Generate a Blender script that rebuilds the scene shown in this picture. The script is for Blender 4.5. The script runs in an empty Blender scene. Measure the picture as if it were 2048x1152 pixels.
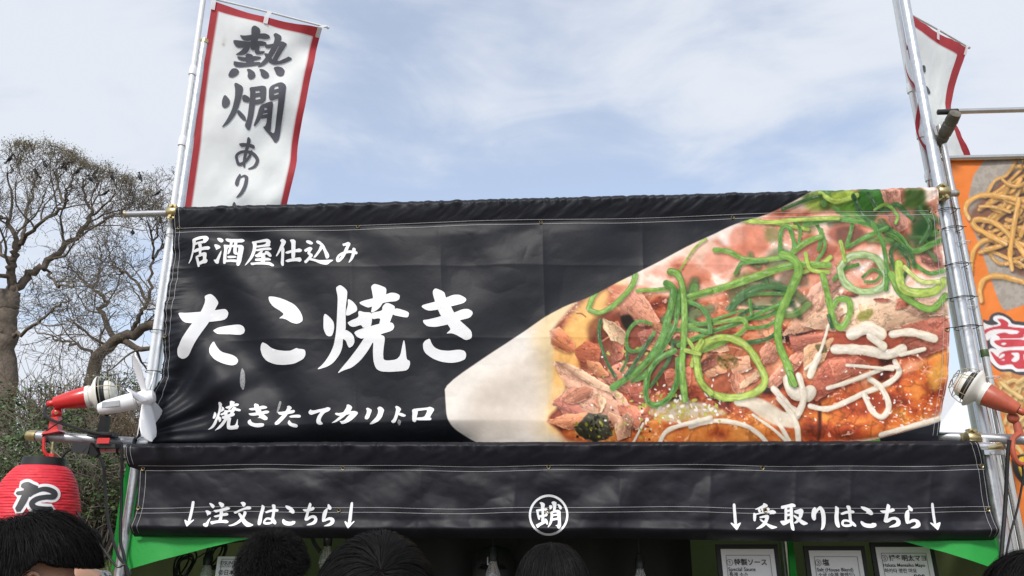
import bpy, math, random
import numpy as np
from mathutils import Vector, Matrix
from mathutils.geometry import delaunay_2d_cdt

SC = bpy.context.scene
COL = SC.collection
R = math.radians
random.seed(7)
RNG = np.random.default_rng(11)

# ---------------------------------------------------------------- camera
F = 1547.0                       # focal length in photo pixels (2048 wide)
PITCH = R(18.5)
EYE = np.array([0.0, 0.0, 1.65])
cam_d = bpy.data.cameras.new('camera')
cam_d.sensor_width = 36
cam_d.lens = 36 * F / 2048
cam_d.clip_end = 2000
cam = bpy.data.objects.new('camera', cam_d)
COL.objects.link(cam)
cam.location = EYE
cam.rotation_euler = (R(90) + PITCH, 0, 0)
SC.camera = cam

# ---------------------------------------------------------------- sky and sun
SUN_EL, SUN_AZ = R(42), R(198)      # azimuth clockwise from +Y (behind the camera, to the left)
world = bpy.data.worlds.new('World')
SC.world = world
world.use_nodes = True
nt = world.node_tree
nt.nodes.clear()
def wn(t, **k):
    n = nt.nodes.new(t)
    for a, b in k.items(): setattr(n, a, b)
    return n
def wmath(op, a, b=None, clamp=False):
    n = wn('ShaderNodeMath', operation=op); n.use_clamp = clamp
    for i, x in enumerate((a, b)):
        if x is None: continue
        if isinstance(x, (int, float)): n.inputs[i].default_value = x
        else: nt.links.new(x, n.inputs[i])
    return n.outputs[0]
wo = wn('ShaderNodeOutputWorld'); bg = wn('ShaderNodeBackground')
sky = wn('ShaderNodeTexSky', sky_type='NISHITA')
sky.sun_disc = False; sky.sun_elevation = SUN_EL; sky.sun_rotation = SUN_AZ
sky.air_density = 1.0; sky.dust_density = 2.0; sky.ozone_density = 1.2
tc = wn('ShaderNodeTexCoord')
sep = wn('ShaderNodeSeparateXYZ'); nt.links.new(tc.outputs['Generated'], sep.inputs[0])
zz = wmath('ADD', wmath('MAXIMUM', sep.outputs[2], 0.0), 0.16)
cx = wmath('DIVIDE', sep.outputs[0], zz); cy = wmath('DIVIDE', sep.outputs[1], zz)
cmb = wn('ShaderNodeCombineXYZ'); nt.links.new(cx, cmb.inputs[0]); nt.links.new(cy, cmb.inputs[1])
def cloudnoise(scale, loc, detail, dist, sx=1.0, sy=1.0, rot=0.0):
    mp = wn('ShaderNodeMapping'); mp.inputs['Location'].default_value = loc
    mp.inputs['Scale'].default_value = (sx, sy, 1); mp.inputs['Rotation'].default_value = (0, 0, rot)
    nt.links.new(cmb.outputs[0], mp.inputs[0])
    nz = wn('ShaderNodeTexNoise'); nz.inputs['Scale'].default_value = scale
    nz.inputs['Detail'].default_value = detail; nz.inputs['Distortion'].default_value = dist
    nz.inputs['Roughness'].default_value = 0.55
    nt.links.new(mp.outputs[0], nz.inputs[0]); return nz.outputs[0]
n_big = cloudnoise(0.55, (12.7, 17.36, 0), 3, 0.3)
n_str = cloudnoise(1.25, (10.46, 14.83, 0), 8, 0.7, 0.9, 1.25, R(35))
n_fin = cloudnoise(3.4, (1.3, 0.4, 0), 7, 0.8, 0.9, 1.2, R(35))
v = wmath('ADD', wmath('ADD', wmath('MULTIPLY', n_big, 1.0), wmath('MULTIPLY', n_str, 0.62)), wmath('MULTIPLY', n_fin, 0.34))
cr = wn('ShaderNodeMapRange', interpolation_type='SMOOTHSTEP')
cr.inputs['From Min'].default_value = 0.84; cr.inputs['From Max'].default_value = 1.06
nt.links.new(v, cr.inputs['Value'])
cov = wmath('ADD', wmath('MULTIPLY', cr.outputs[0], 0.58), 0.38)
hz = wmath('SUBTRACT', 1.0, wmath('MULTIPLY', sep.outputs[2], 1.75), True)      # thicker air near the horizon
cov = wmath('MAXIMUM', cov, wmath('MULTIPLY', hz, 0.92))
mixc = wn('ShaderNodeMix', data_type='RGBA')
nt.links.new(cov, mixc.inputs['Factor'])
nt.links.new(sky.outputs[0], mixc.inputs['A'])
mixc.inputs['B'].default_value = (3.55, 3.75, 4.1, 1)
nt.links.new(mixc.outputs['Result'], bg.inputs[0])
bg.inputs[1].default_value = 0.15
nt.links.new(bg.outputs[0], wo.inputs[0])

sd = bpy.data.lights.new('sun', 'SUN'); sd.energy = 2.0; sd.angle = R(9); sd.color = (1.0, 0.96, 0.9)
sun = bpy.data.objects.new('sun', sd); COL.objects.link(sun)
_to = Vector((math.sin(SUN_AZ) * math.cos(SUN_EL), math.cos(SUN_AZ) * math.cos(SUN_EL), math.sin(SUN_EL)))
sun.rotation_euler = _to.to_track_quat('Z', 'Y').to_euler()
sun.location = (-4, -6, 12)
vs = SC.view_settings
vs.view_transform = 'Standard'; vs.look = 'None'; vs.gamma = 1; vs.exposure = 0.6; vs.use_curve_mapping = False

# ---------------------------------------------------------------- geometry of the place
cP, sP = math.cos(PITCH), math.sin(PITCH)
def rays(u, v):
    u = np.asarray(u, float); v = np.asarray(v, float)
    xc = (u - 1024) / F; yc = (576 - v) / F
    return np.stack([xc, cP - yc * sP, sP + yc * cP], -1)
O2 = np.array([-1.59, 3.32, 0.0])
E2 = np.array([3.47, -0.19, 0.0]); E2 /= np.linalg.norm(E2)      # along the stall front, to the right
N2 = np.array([E2[1], -E2[0], 0.0])                              # towards the street
def onfront(u, v, off=0.0):
    """point of the stall-front plane (moved off metres to the street) seen at photo pixel u, v"""
    d = rays(u, v)
    t = ((O2 - EYE) @ N2 + off) / (d @ N2)
    return EYE + d * t[..., None]
def onplane(u, v, p0, nrm):
    d = rays(u, v); t = ((np.asarray(p0) - EYE) @ np.asarray(nrm)) / (d @ np.asarray(nrm))
    return EYE + d * t[..., None]
def at(u, v, Y):
    d = rays(u, v); return EYE + d * (Y / d[..., 1])[..., None]
def V(a): return Vector((float(a[0]), float(a[1]), float(a[2])))
def topx(p):
    q = np.asarray(p, float) - EYE
    zc = q[..., 1] * cP + q[..., 2] * sP; yc = -q[..., 1] * sP + q[..., 2] * cP
    return 1024 + F * q[..., 0] / zc, 576 - F * yc / zc

# ---------------------------------------------------------------- noise
def _h(ix, iy, s):
    n = (ix.astype(np.int64) * 374761393 + iy.astype(np.int64) * 668265263 + s * 1442695041) & 0x7fffffff
    n = (n ^ (n >> 13)) * 1274126177 & 0x7fffffff
    return ((n ^ (n >> 16)) & 0xffff) / 65535.0
def vnoise(x, y, s=0):
    x = np.asarray(x, float); y = np.asarray(y, float)
    ix = np.floor(x); iy = np.floor(y); fx = x - ix; fy = y - iy
    fx = fx * fx * (3 - 2 * fx); fy = fy * fy * (3 - 2 * fy)
    a = _h(ix, iy, s); b = _h(ix + 1, iy, s); c = _h(ix, iy + 1, s); d = _h(ix + 1, iy + 1, s)
    return a + (b - a) * fx + (c - a) * fy + (a - b - c + d) * fx * fy
def fbm(x, y, s=0, o=4):
    r = 0; a = 0.5; t = 0
    for i in range(o):
        r = r + a * vnoise(x * 2 ** i + 17.3 * i, y * 2 ** i - 9.1 * i, s + i); t += a; a *= 0.5
    return r / t
def sstep(a, b, x):
    t = np.clip((np.asarray(x, float) - a) / (b - a), 0, 1); return t * t * (3 - 2 * t)

# ---------------------------------------------------------------- objects
def tag(o, label=None, cat=None, group=None, kind=None):
    if label: o['label'] = label
    if cat: o['category'] = cat
    if group: o['group'] = group
    if kind: o['kind'] = kind
    return o
def empty(name, loc, label=None, cat=None, group=None):
    o = bpy.data.objects.new(name, None); COL.objects.link(o); o.location = V(loc)
    o.empty_display_size = 0.1
    return tag(o, label, cat, group)
def link(name, me, parent=None, mats=()):
    for m in mats: me.materials.append(m)
    o = bpy.data.objects.new(name, me); COL.objects.link(o)
    if parent is not None:
        o.parent = parent
        b = Vector((0, 0, 0)); p = parent
        while p is not None: b += p.location; p = p.parent
        o.location = -b                    # meshes are given in world coordinates
    return o
def mesh_np(name, verts, faces, smooth=True):
    """verts (n,3); faces (m,3) or (m,4) arrays or list"""
    me = bpy.data.meshes.new(name)
    verts = np.asarray(verts, np.float32)
    if isinstance(faces, np.ndarray):
        k = faces.shape[1]; m = len(faces)
        me.vertices.add(len(verts)); me.vertices.foreach_set('co', verts.ravel())
        me.loops.add(m * k); me.loops.foreach_set('vertex_index', faces.astype(np.int32).ravel())
        me.polygons.add(m); me.polygons.foreach_set('loop_start', np.arange(0, m * k, k, dtype=np.int32))
        me.update(calc_edges=True); me.validate()
    else:
        me.from_pydata(verts.tolist(), [], faces); me.update()
    if smooth and len(me.polygons): me.polygons.foreach_set('use_smooth', np.ones(len(me.polygons), bool))
    return me
def gridfaces(nu, nv):
    i = np.arange(nv - 1)[:, None] * nu + np.arange(nu - 1)[None, :]
    i = i.ravel()
    return np.stack([i, i + nu, i + nu + 1, i + 1], 1)
def setcol(me, rgb):
    at_ = me.color_attributes.new('print', 'FLOAT_COLOR', 'POINT')
    c = np.ones((len(me.vertices), 4), np.float32); c[:, :3] = rgb
    at_.data.foreach_set('color', c.ravel())

class MB:
    def __init__(s): s.v = []; s.f = []; s.sm = []
    def add(s, vs, fs, smooth=True):
        b = len(s.v); s.v += [tuple(map(float, p)) for p in vs]
        s.f += [tuple(b + i for i in f) for f in fs]; s.sm += [smooth] * len(fs); return s
    def box(s, c, sz, rot=None, bev=0.0):
        x, y, z = [k / 2 for k in sz]; P = []
        for dx in (-x, x):
            for dy in (-y, y):
                for dz in (-z, z):
                    p = Vector((dx, dy, dz))
                    if rot is not None: p = rot @ p
                    P.append(V(c) + p)
        return s.add(P, [(0, 1, 3, 2), (4, 6, 7, 5), (0, 4, 5, 1), (2, 3, 7, 6), (0, 2, 6, 4), (1, 5, 7, 3)], False)
    def frustum(s, p0, p1, sz0, sz1, up=(0, 0, 1)):
        p0, p1 = V(p0), V(p1); d = (p1 - p0).normalized(); a = d.cross(Vector(up)).normalized(); b = a.cross(d)
        P = [p + a * sx * z[0] / 2 + b * sy * z[1] / 2 for p, z in ((p0, sz0), (p1, sz1)) for sx, sy in ((-1, -1), (1, -1), (1, 1), (-1, 1))]
        return s.add(P, [(0, 1, 5, 4), (1, 2, 6, 5), (2, 3, 7, 6), (3, 0, 4, 7), (3, 2, 1, 0), (4, 5, 6, 7)], False)
    def tube(s, pts, rad, n=10, caps=True, closed=False):
        pts = [V(p) for p in pts]; m = len(pts)
        if isinstance(rad, (int, float)): rad = [rad] * m
        P = []; prev = None
        for i, p in enumerate(pts):
            a = pts[(i - 1) % m] if (closed or i > 0) else p
            b = pts[(i + 1) % m] if (closed or i < m - 1) else p
            t = (b - a).normalized() if (b - a).length > 1e-9 else Vector((0, 0, 1))
            if prev is None:
                u = t.orthogonal().normalized()
            else:
                u = (prev - t * prev.dot(t)); u = u.normalized() if u.length > 1e-6 else t.orthogonal().normalized()
            prev = u; w = t.cross(u)
            for k in range(n):
                q = 2 * math.pi * k / n
                P.append(p + (u * math.cos(q) + w * math.sin(q)) * rad[i])
        Fs = []
        for i in range(m if closed else m - 1):
            for k in range(n):
                a = i * n + k; b = i * n + (k + 1) % n; j = ((i + 1) % m) * n
                Fs.append((a, b, j + (k + 1) % n, j + k))
        if caps and not closed:
            Fs.append(tuple(range(n - 1, -1, -1))); Fs.append(tuple(range((m - 1) * n, m * n)))
        return s.add(P, Fs)
    def lathe(s, base, axis, prof, n=28, caps=True):
        """prof: (distance along axis, radius)"""
        base = V(base); ax = V(axis).normalized(); u = ax.orthogonal().normalized(); w = ax.cross(u)
        P = []
        for d, r in prof:
            for k in range(n):
                q = 2 * math.pi * k / n
                P.append(base + ax * d + (u * math.cos(q) + w * math.sin(q)) * max(r, 1e-5))
        Fs = []
        for i in range(len(prof) - 1):
            for k in range(n):
                Fs.append((i * n + k, i * n + (k + 1) % n, (i + 1) * n + (k + 1) % n, (i + 1) * n + k))
        if caps:
            Fs.append(tuple(range(n - 1, -1, -1))); Fs.append(tuple(range((len(prof) - 1) * n, len(prof) * n)))
        return s.add(P, Fs)
    def ball(s, c, r, n=16, m=10, rot=None):
        c = V(c); r = (r, r, r) if isinstance(r, (int, float)) else r; P = []
        for i in range(m + 1):
            th = math.pi * i / m
            for k in range(n):
                q = 2 * math.pi * k / n
                p = Vector((r[0] * math.sin(th) * math.cos(q), r[1] * math.sin(th) * math.sin(q), r[2] * math.cos(th)))
                P.append(c + (rot @ p if rot else p))
        Fs = [(i * n + k, i * n + (k + 1) % n, (i + 1) * n + (k + 1) % n, (i + 1) * n + k) for i in range(m) for k in range(n)]
        return s.add(P, Fs)
    def mesh(s, name):
        me = bpy.data.meshes.new(name); me.from_pydata(s.v, [], s.f); me.update()
        me.polygons.foreach_set('use_smooth', np.array(s.sm, bool))
        me.set_sharp_from_angle(angle=R(42))
        return me
    def build(s, name, m, parent=None):
        return link(name, s.mesh(name), parent, (m,))
def smooth_path(pts, k=6):
    P = [np.asarray(p, float) for p in pts]; out = []
    for i in range(len(P) - 1):
        a = P[max(i - 1, 0)]; b = P[i]; c = P[i + 1]; d = P[min(i + 2, len(P) - 1)]
        for j in range(k):
            t = j / k
            out.append(0.5 * ((2 * b) + (c - a) * t + (2 * a - 5 * b + 4 * c - d) * t * t + (3 * b - a - 3 * c + d) * t ** 3))
    out.append(P[-1]); return out

# ---------------------------------------------------------------- materials
def material(name, col, rough=0.5, metal=0.0, var=0.0, vscale=20.0, bump=0.0, bscale=60.0, spec=0.5, col2=None, attr=False, trans=0.0, coat=0.0, bdist=0.01, rvar=0.0):
    m = bpy.data.materials.new(name); m.use_nodes = True
    t = m.node_tree; N = t.nodes; L = t.links
    p = N['Principled BSDF']
    p.inputs['Roughness'].default_value = rough; p.inputs['Metallic'].default_value = metal
    p.inputs['Specular IOR Level'].default_value = spec; p.inputs['Coat Weight'].default_value = coat
    p.inputs['Coat Roughness'].default_value = 0.15
    tcn = N.new('ShaderNodeTexCoord')
    src = None
    if attr:
        a = N.new('ShaderNodeAttribute'); a.attribute_name = 'print'; src = a.outputs['Color']
    if var > 0 or col2 is not None:
        nz = N.new('ShaderNodeTexNoise'); nz.inputs['Scale'].default_value = vscale; nz.inputs['Detail'].default_value = 6
        nz.inputs['Roughness'].default_value = 0.62
        L.new(tcn.outputs['Object'], nz.inputs['Vector'])
        if col2 is not None:
            rmp = N.new('ShaderNodeMapRange'); rmp.inputs['From Min'].default_value = 0.36; rmp.inputs['From Max'].default_value = 0.66
            L.new(nz.outputs[0], rmp.inputs['Value'])
            mx = N.new('ShaderNodeMix'); mx.data_type = 'RGBA'
            mx.inputs['A'].default_value = (*col, 1); mx.inputs['B'].default_value = (*col2, 1)
            L.new(rmp.outputs[0], mx.inputs['Factor']); src = mx.outputs['Result']
        else:
            mr = N.new('ShaderNodeMapRange'); mr.inputs['From Min'].default_value = 0.25; mr.inputs['From Max'].default_value = 0.75
            mr.inputs['To Min'].default_value = 1 - var; mr.inputs['To Max'].default_value = 1 + var
            L.new(nz.outputs[0], mr.inputs['Value'])
            vm = N.new('ShaderNodeVectorMath'); vm.operation = 'SCALE'
            if src is None: vm.inputs[0].default_value = col
            else: L.new(src, vm.inputs[0])
            L.new(mr.outputs[0], vm.inputs['Scale']); src = vm.outputs[0]
        if rvar > 0:
            rr = N.new('ShaderNodeMapRange'); rr.inputs['From Min'].default_value = 0.3; rr.inputs['From Max'].default_value = 0.7
            rr.inputs['To Min'].default_value = rough - rvar; rr.inputs['To Max'].default_value = rough + rvar
            L.new(nz.outputs[0], rr.inputs['Value']); L.new(rr.outputs[0], p.inputs['Roughness'])
    if src is None: p.inputs['Base Color'].default_value = (*col, 1)
    else: L.new(src, p.inputs['Base Color'])
    if bump > 0:
        b2 = N.new('ShaderNodeTexNoise'); b2.inputs['Scale'].default_value = bscale; b2.inputs['Detail'].default_value = 5
        L.new(tcn.outputs['Object'], b2.inputs['Vector'])
        bp = N.new('ShaderNodeBump'); bp.inputs['Strength'].default_value = bump; bp.inputs['Distance'].default_value = bdist
        L.new(b2.outputs[0], bp.inputs['Height']); L.new(bp.outputs[0], p.inputs['Normal'])
    if trans > 0:
        tr = N.new('ShaderNodeBsdfTranslucent'); mxs = N.new('ShaderNodeMixShader'); mxs.inputs[0].default_value = trans
        if src is None: tr.inputs[0].default_value = (*col, 1)
        else: L.new(src, tr.inputs[0])
        L.new(p.outputs[0], mxs.inputs[1]); L.new(tr.outputs[0], mxs.inputs[2])
        L.new(mxs.outputs[0], N['Material Output'].inputs[0])
    return m

M = {}
M['tarp'] = material('printed_vinyl', (0.02, 0.02, 0.022), 0.50, attr=True, var=0.07, vscale=30, bump=0.16, bscale=60, bdist=0.003, spec=0.24)
M['black_tarp'] = material('black_vinyl', (0.0088, 0.0090, 0.0140), 0.52, var=0.2, vscale=24, bump=0.16, bscale=60, bdist=0.003, spec=0.28, rvar=0.05)
M['letter'] = material('white_print', (0.74, 0.75, 0.77), 0.45, var=0.03, vscale=6, bump=0.15, bscale=55, bdist=0.004)
M['thread'] = material('white_thread', (0.42, 0.42, 0.43), 0.8)
M['brass'] = material('brass', (0.46, 0.38, 0.20), 0.36, 1.0, var=0.3, vscale=60)
M['galv'] = material('galvanised_steel', (0.60, 0.62, 0.64), 0.36, 0.85, var=0.16, vscale=35, rvar=0.1, bump=0.05)
M['grey_pipe'] = material('painted_grey_pipe', (0.36, 0.37, 0.39), 0.42, 0.55, var=0.15, vscale=30, rvar=0.08)
M['steel'] = material('stainless_steel', (0.62, 0.60, 0.57), 0.2, 1.0, var=0.08, vscale=25, rvar=0.06)
M['white_pipe'] = material('white_painted_pole', (0.74, 0.76, 0.78), 0.35, 0.1, var=0.06, vscale=30)
M['white_plastic'] = material('white_plastic', (0.78, 0.79, 0.82), 0.32, var=0.04, vscale=8)
M['enamel'] = material('white_enamel', (0.70, 0.69, 0.64), 0.3, var=0.1, vscale=12)
M['red_paint'] = material('red_paint', (0.58, 0.022, 0.022), 0.3, var=0.12, vscale=14, coat=0.2)
M['rust_paint'] = material('faded_red_paint', (0.40, 0.085, 0.045), 0.42, var=0.25, vscale=22)
M['rubber'] = material('black_rubber', (0.014, 0.014, 0.015), 0.5, var=0.2)
M['wire'] = material('old_wire', (0.42, 0.38, 0.28), 0.4, 0.8, var=0.2)
M['glass'] = material('lamp_glass', (0.75, 0.74, 0.66), 0.15, coat=0.5)
M['paper_red'] = material('red_lantern_paper', (0.74, 0.035, 0.055), 0.55, var=0.16, vscale=9, bump=0.5, bscale=34, trans=0.12)
M['ink'] = material('black_ink', (0.022, 0.022, 0.026), 0.5, var=0.2, vscale=30)
M['ink_white'] = material('white_ink', (0.72, 0.71, 0.72), 0.55, var=0.06, vscale=30)
M['flag'] = material('flag_polyester', (0.8, 0.8, 0.8), 0.7, attr=True, trans=0.35, bump=0.2, bscale=40, bdist=0.004)
M['flag_ink'] = material('faded_black_dye', (0.075, 0.075, 0.095), 0.75, var=0.08, trans=0.1)
M['flag_tab'] = material('white_ribbon', (0.75, 0.76, 0.78), 0.7, trans=0.3)
M['green'] = material('green_canvas', (0.045, 0.56, 0.10), 0.5, var=0.08, vscale=5, trans=0.5, bump=0.15, bscale=40)
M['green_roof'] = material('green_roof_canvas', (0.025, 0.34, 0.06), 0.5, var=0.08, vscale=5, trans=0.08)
M['olive'] = material('olive_canvas', (0.13, 0.155, 0.065), 0.8, var=0.12, vscale=3, trans=0.22)
M['white_canvas'] = material('white_canvas', (0.72, 0.73, 0.75), 0.7, trans=0.2, var=0.04)
M['black_board'] = material('black_board', (0.008, 0.008, 0.009), 0.6, var=0.3)
M['paper'] = material('menu_paper', (0.72, 0.72, 0.72), 0.6, var=0.03)
M['cable'] = material('black_cable', (0.012, 0.012, 0.013), 0.4)
M['bark'] = material('tree_bark', (0.125, 0.10, 0.078), 0.9, var=0.5, vscale=3.5, bump=0.8, bscale=9, bdist=0.05)
M['twig'] = material('twig_bark', (0.155, 0.128, 0.105), 0.9, var=0.35, vscale=1.2)
M['bud'] = material('spring_buds', (0.30, 0.27, 0.13), 0.8, col2=(0.20, 0.19, 0.10), vscale=1.5)
M['leaf'] = material('evergreen_leaf', (0.034, 0.068, 0.018), 0.45, col2=(0.085, 0.13, 0.035), vscale=1.8)
M['grass'] = material('grass_blades', (0.07, 0.115, 0.022), 0.7, col2=(0.12, 0.15, 0.05), vscale=1.1)
M['soil'] = material('hill_soil', (0.045, 0.05, 0.02), 0.95, col2=(0.075, 0.06, 0.035), vscale=0.9, bump=0.5, bscale=4, bdist=0.1)
M['dry_twig'] = material('dry_twig', (0.17, 0.125, 0.08), 0.9, var=0.35, vscale=2)
M['crow'] = material('crow_feathers', (0.010, 0.010, 0.012), 0.45)
M['ground'] = material('packed_earth', (0.16, 0.13, 0.10), 0.95, col2=(0.20, 0.17, 0.135), vscale=1.3, bump=0.5, bscale=25, bdist=0.02)
M['skin'] = material('skin', (0.56, 0.32, 0.22), 0.5, var=0.07, vscale=16)
M['hair'] = material('black_hair', (0.006, 0.0055, 0.0055), 0.55, spec=0.11)
M['scalp'] = material('hair_roots', (0.006, 0.005, 0.005), 0.95, spec=0.0)
M['cloth_navy'] = material('navy_cotton', (0.02, 0.025, 0.05), 0.8, var=0.15)
M['cloth_grey'] = material('grey_cotton', (0.18, 0.18, 0.19), 0.85, var=0.12)
M['cloth_black'] = material('black_cotton', (0.012, 0.012, 0.013), 0.85, var=0.2)
M['cloth_pattern'] = material('black_white_print_cloth', (0.01, 0.01, 0.012), 0.8, col2=(0.62, 0.62, 0.6), vscale=42)
M['wood'] = material('weathered_wood_in_tape', (0.17, 0.155, 0.125), 0.75, col2=(0.085, 0.075, 0.06), vscale=26, bump=0.4)
M['banner2'] = material('printed_vinyl_neighbour', (0.7, 0.25, 0.06), 0.42, attr=True, bump=0.25, bscale=45, bdist=0.004)
M['concrete'] = material('dark_counter', (0.05, 0.05, 0.05), 0.7)
M['socket'] = material('bulb_socket', (0.015, 0.015, 0.016), 0.4)
mb_ = bpy.data.materials.new('clear_bulb_glass'); mb_.use_nodes = True
_p = mb_.node_tree.nodes['Principled BSDF']; _p.inputs['Transmission Weight'].default_value = 0.75; _p.inputs['Roughness'].default_value = 0.08
_p.inputs['Base Color'].default_value = (0.92, 0.93, 0.93, 1); M['bulb'] = mb_
# ---------------------------------------------------------------- setting: ground, hillside
gN = 61
gx = np.linspace(-1, 1, gN); gx = np.sign(gx) * np.abs(gx) ** 2.2 * 400
GX, GY = np.meshgrid(gx, gx + 8)
def hill_z(x, y):
    z = 0.2 * sstep(13, 15, y) + 4.3 * sstep(14.5, 27, y) + 1.1 * sstep(26, 36, y) + 0.6 * sstep(36, 60, y)
    return z * sstep(16, 4, x)
me = mesh_np('ground', np.stack([GX.ravel(), GY.ravel(), np.full(GX.size, 0.0)], 1), gridfaces(gN, gN))
tag(link('ground', me, None, (M['ground'],)), kind='structure')
hx = np.linspace(-45, 17, 90); hy = np.linspace(12.6, 70, 90)
HX, HY = np.meshgrid(hx, hy)
HZ = hill_z(HX, HY) + 0.35 * (fbm(HX * .35, HY * .35, 3) - .5) * sstep(14, 18, HY) - 0.06 + 0.004
me = mesh_np('hillside', np.stack([HX.ravel(), HY.ravel(), HZ.ravel()], 1), gridfaces(90, 90)[:, ::-1])
tag(link('hillside', me, None, (M['soil'],)), kind='structure')

def leaf_quads(P, size, flat=0.3, aspect=1.7, droop=0.0):
    """one small folded leaf (two triangles) at each point"""
    n = len(P)
    d = RNG.normal(size=(n, 3)); d[:, 2] = d[:, 2] * flat - droop; d /= np.linalg.norm(d, axis=1)[:, None]
    w = np.cross(d, RNG.normal(size=(n, 3))); w /= np.linalg.norm(w, axis=1)[:, None]
    s = size * RNG.uniform(.6, 1.35, (n, 1))
    a = P; b = P + d * s * .5 + w * s / aspect * .5; c = P + d * s; e = P + d * s * .5 - w * s / aspect * .5
    vs = np.stack([a, b, c, e], 1).reshape(-1, 3)
    i = np.arange(n)[:, None] * 4
    return vs, np.concatenate([i + [[0, 1, 2, 3]]], 0)
# grass on the bank: nobody could count the blades
gp = []
while len(gp) < 16000:
    y = random.uniform(14.6, 29); x = random.uniform(-.66 * y - 1, -.40 * y + 2.5)
    gp.append((x, y))
gp = np.array(gp); gz = hill_z(gp[:, 0], gp[:, 1])
P = np.stack([gp[:, 0], gp[:, 1], gz + 0.35 * (fbm(gp[:, 0] * .35, gp[:, 1] * .35, 3) - .5) - 0.08], 1)
n = len(P); lean = RNG.normal(size=(n, 3)) * .35; lean[:, 2] = 1
sd_ = np.cross(lean, RNG.normal(size=(n, 3))); sd_ /= np.linalg.norm(sd_, axis=1)[:, None]
hh = RNG.uniform(.12, .34, (n, 1))
vs_ = np.stack([P - sd_ * .022, P + sd_ * .022, P + lean * hh], 1).reshape(-1, 3)
me = mesh_np('grass', vs_, np.arange(3 * n).reshape(-1, 3), False)
tag(link('grass', me, None, (M['grass'],)), 'green grass growing on the bank below the trees', 'grass', kind='stuff')

# shrubs on the bank
def multi_tube(name, paths, mat, parent, sides):
    """many tapering polylines in one mesh; paths: list of (pts (k,3), radii (k,))"""
    Vv = []; Ff = []; base = 0
    for pts, rad in paths:
        pts = np.asarray(pts, float); k = len(pts); ns = sides(rad[0]) if callable(sides) else sides
        t = np.gradient(pts, axis=0); t /= np.linalg.norm(t, axis=1)[:, None] + 1e-9
        ref = np.array([0.31, 0.83, 0.46]) if abs(t[0] @ np.array([0.31, 0.83, 0.46])) < .9 else np.array([1., 0, 0])
        u = np.cross(t, ref); u /= np.linalg.norm(u, axis=1)[:, None] + 1e-9
        w = np.cross(t, u)
        q = 2 * np.pi * np.arange(ns) / ns
        ring = pts[:, None, :] + (u[:, None, :] * np.cos(q)[None, :, None] + w[:, None, :] * np.sin(q)[None, :, None]) * np.asarray(rad)[:, None, None]
        Vv.append(ring.reshape(-1, 3))
        i = (np.arange(k - 1)[:, None] * ns + np.arange(ns)[None, :]).ravel()
        j = (np.arange(k - 1)[:, None] * ns + (np.arange(ns)[None, :] + 1) % ns).ravel()
        Ff.append(np.stack([i, j, j + ns, i + ns], 1) + base); base += k * ns
    me = mesh_np(name, np.concatenate(Vv), np.concatenate(Ff))
    return link(name, me, parent, (mat,))

def shrub(u, v, Y, rx, rz, nleaf, label, ntwig=60, leafsize=.10, lm='leaf', name='evergreen_shrub', ry=None):
    c = at(u, v, Y); ry = ry or rx * .7
    root = empty(name, (c[0], c[1], float(hill_z(c[0], c[1])) - .1), label, 'shrub', 'shrubs on the bank')
    b = np.array(root.location); paths = []
    for i in range(ntwig):
        a = random.uniform(0, 6.28); q = random.uniform(.2, 1.0)
        tip = c + np.array([math.cos(a) * rx * q, math.sin(a) * ry * q, rz * random.uniform(-.2, 1.05)])
        s = b + np.array([math.cos(a) * rx * .25 * q, math.sin(a) * ry * .25 * q, 0.0])
        pts = [s + (tip - s) * t + np.array([0, 0, .35 * math.sin(t * 3.14)]) + RNG.normal(size=3) * .10 * (t > 0) for t in np.linspace(0, 1, 6)]
        paths.append((np.array(pts), np.linspace(.03, .008, 6)))
        for k in range(4):
            p0 = pts[random.randint(2, 4)]; d = RNG.normal(size=3) * .6; d[2] += .2
            e = [p0 + d * t + RNG.normal(size=3) * .05 for t in np.linspace(0, 1, 4)]
            paths.append((np.array(e), np.linspace(.012, .006, 4)))
    multi_tube('stems', paths, M['dry_twig'] if lm != 'leaf' else M['twig'], root, 3)
    if nleaf:
        d = RNG.normal(size=(nleaf, 3)); d /= np.linalg.norm(d, axis=1)[:, None]
        r = RNG.uniform(.35, 1, (nleaf, 1)) ** .5
        lump = .72 + .5 * fbm(d[:, 0] * 3 + 5, d[:, 1] * 3 + d[:, 2] * 4, int(u) % 97, 3)[:, None]
        P = c + d * r * lump * np.array([rx, ry, rz])
        P = P[fbm(P[:, 0] * 1.9 + 50, P[:, 2] * 1.9 + P[:, 1], int(v) % 91, 2) > .40]
        vs_, fs = leaf_quads(P, leafsize)
        link('foliage', mesh_np('foliage', vs_, fs, False), root, (M[lm],))
    return root
shrub(35, 885, 22.5, 2.6, 1.7, 9000, 'dark evergreen shrub at the far left behind the red lamp arm', 30)
shrub(120, 915, 20.5, 1.6, 1.3, 5000, 'glossy dark green shrub just above the red lantern', 36)
shrub(225, 815, 25.5, 1.5, 1.4, 2600, 'dark shrub under the white fan', 60)
shrub(120, 815, 27, 2.3, 1.3, 1500, 'brown leafless bush behind the horn of the red lamp', 130, .07, 'bud', 'bare_bush')
shrub(245, 905, 22, 1.5, 1.2, 900, 'tangle of dry brown twigs left of the lower banner', 130, .06, 'bud', 'bare_bush')
shrub(195, 985, 18.5, 1.3, 1.0, 4200, 'low green bush with dry stalks to the right of the lantern', 90)
shrub(15, 1000, 18.5, 2.0, 1.5, 6000, 'evergreen shrub hidden behind the lantern at the left edge', 20)
shrub(330, 900, 26, 2.2, 1.6, 3500, 'shrub behind the stall, mostly hidden by the black banners', 40)

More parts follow.
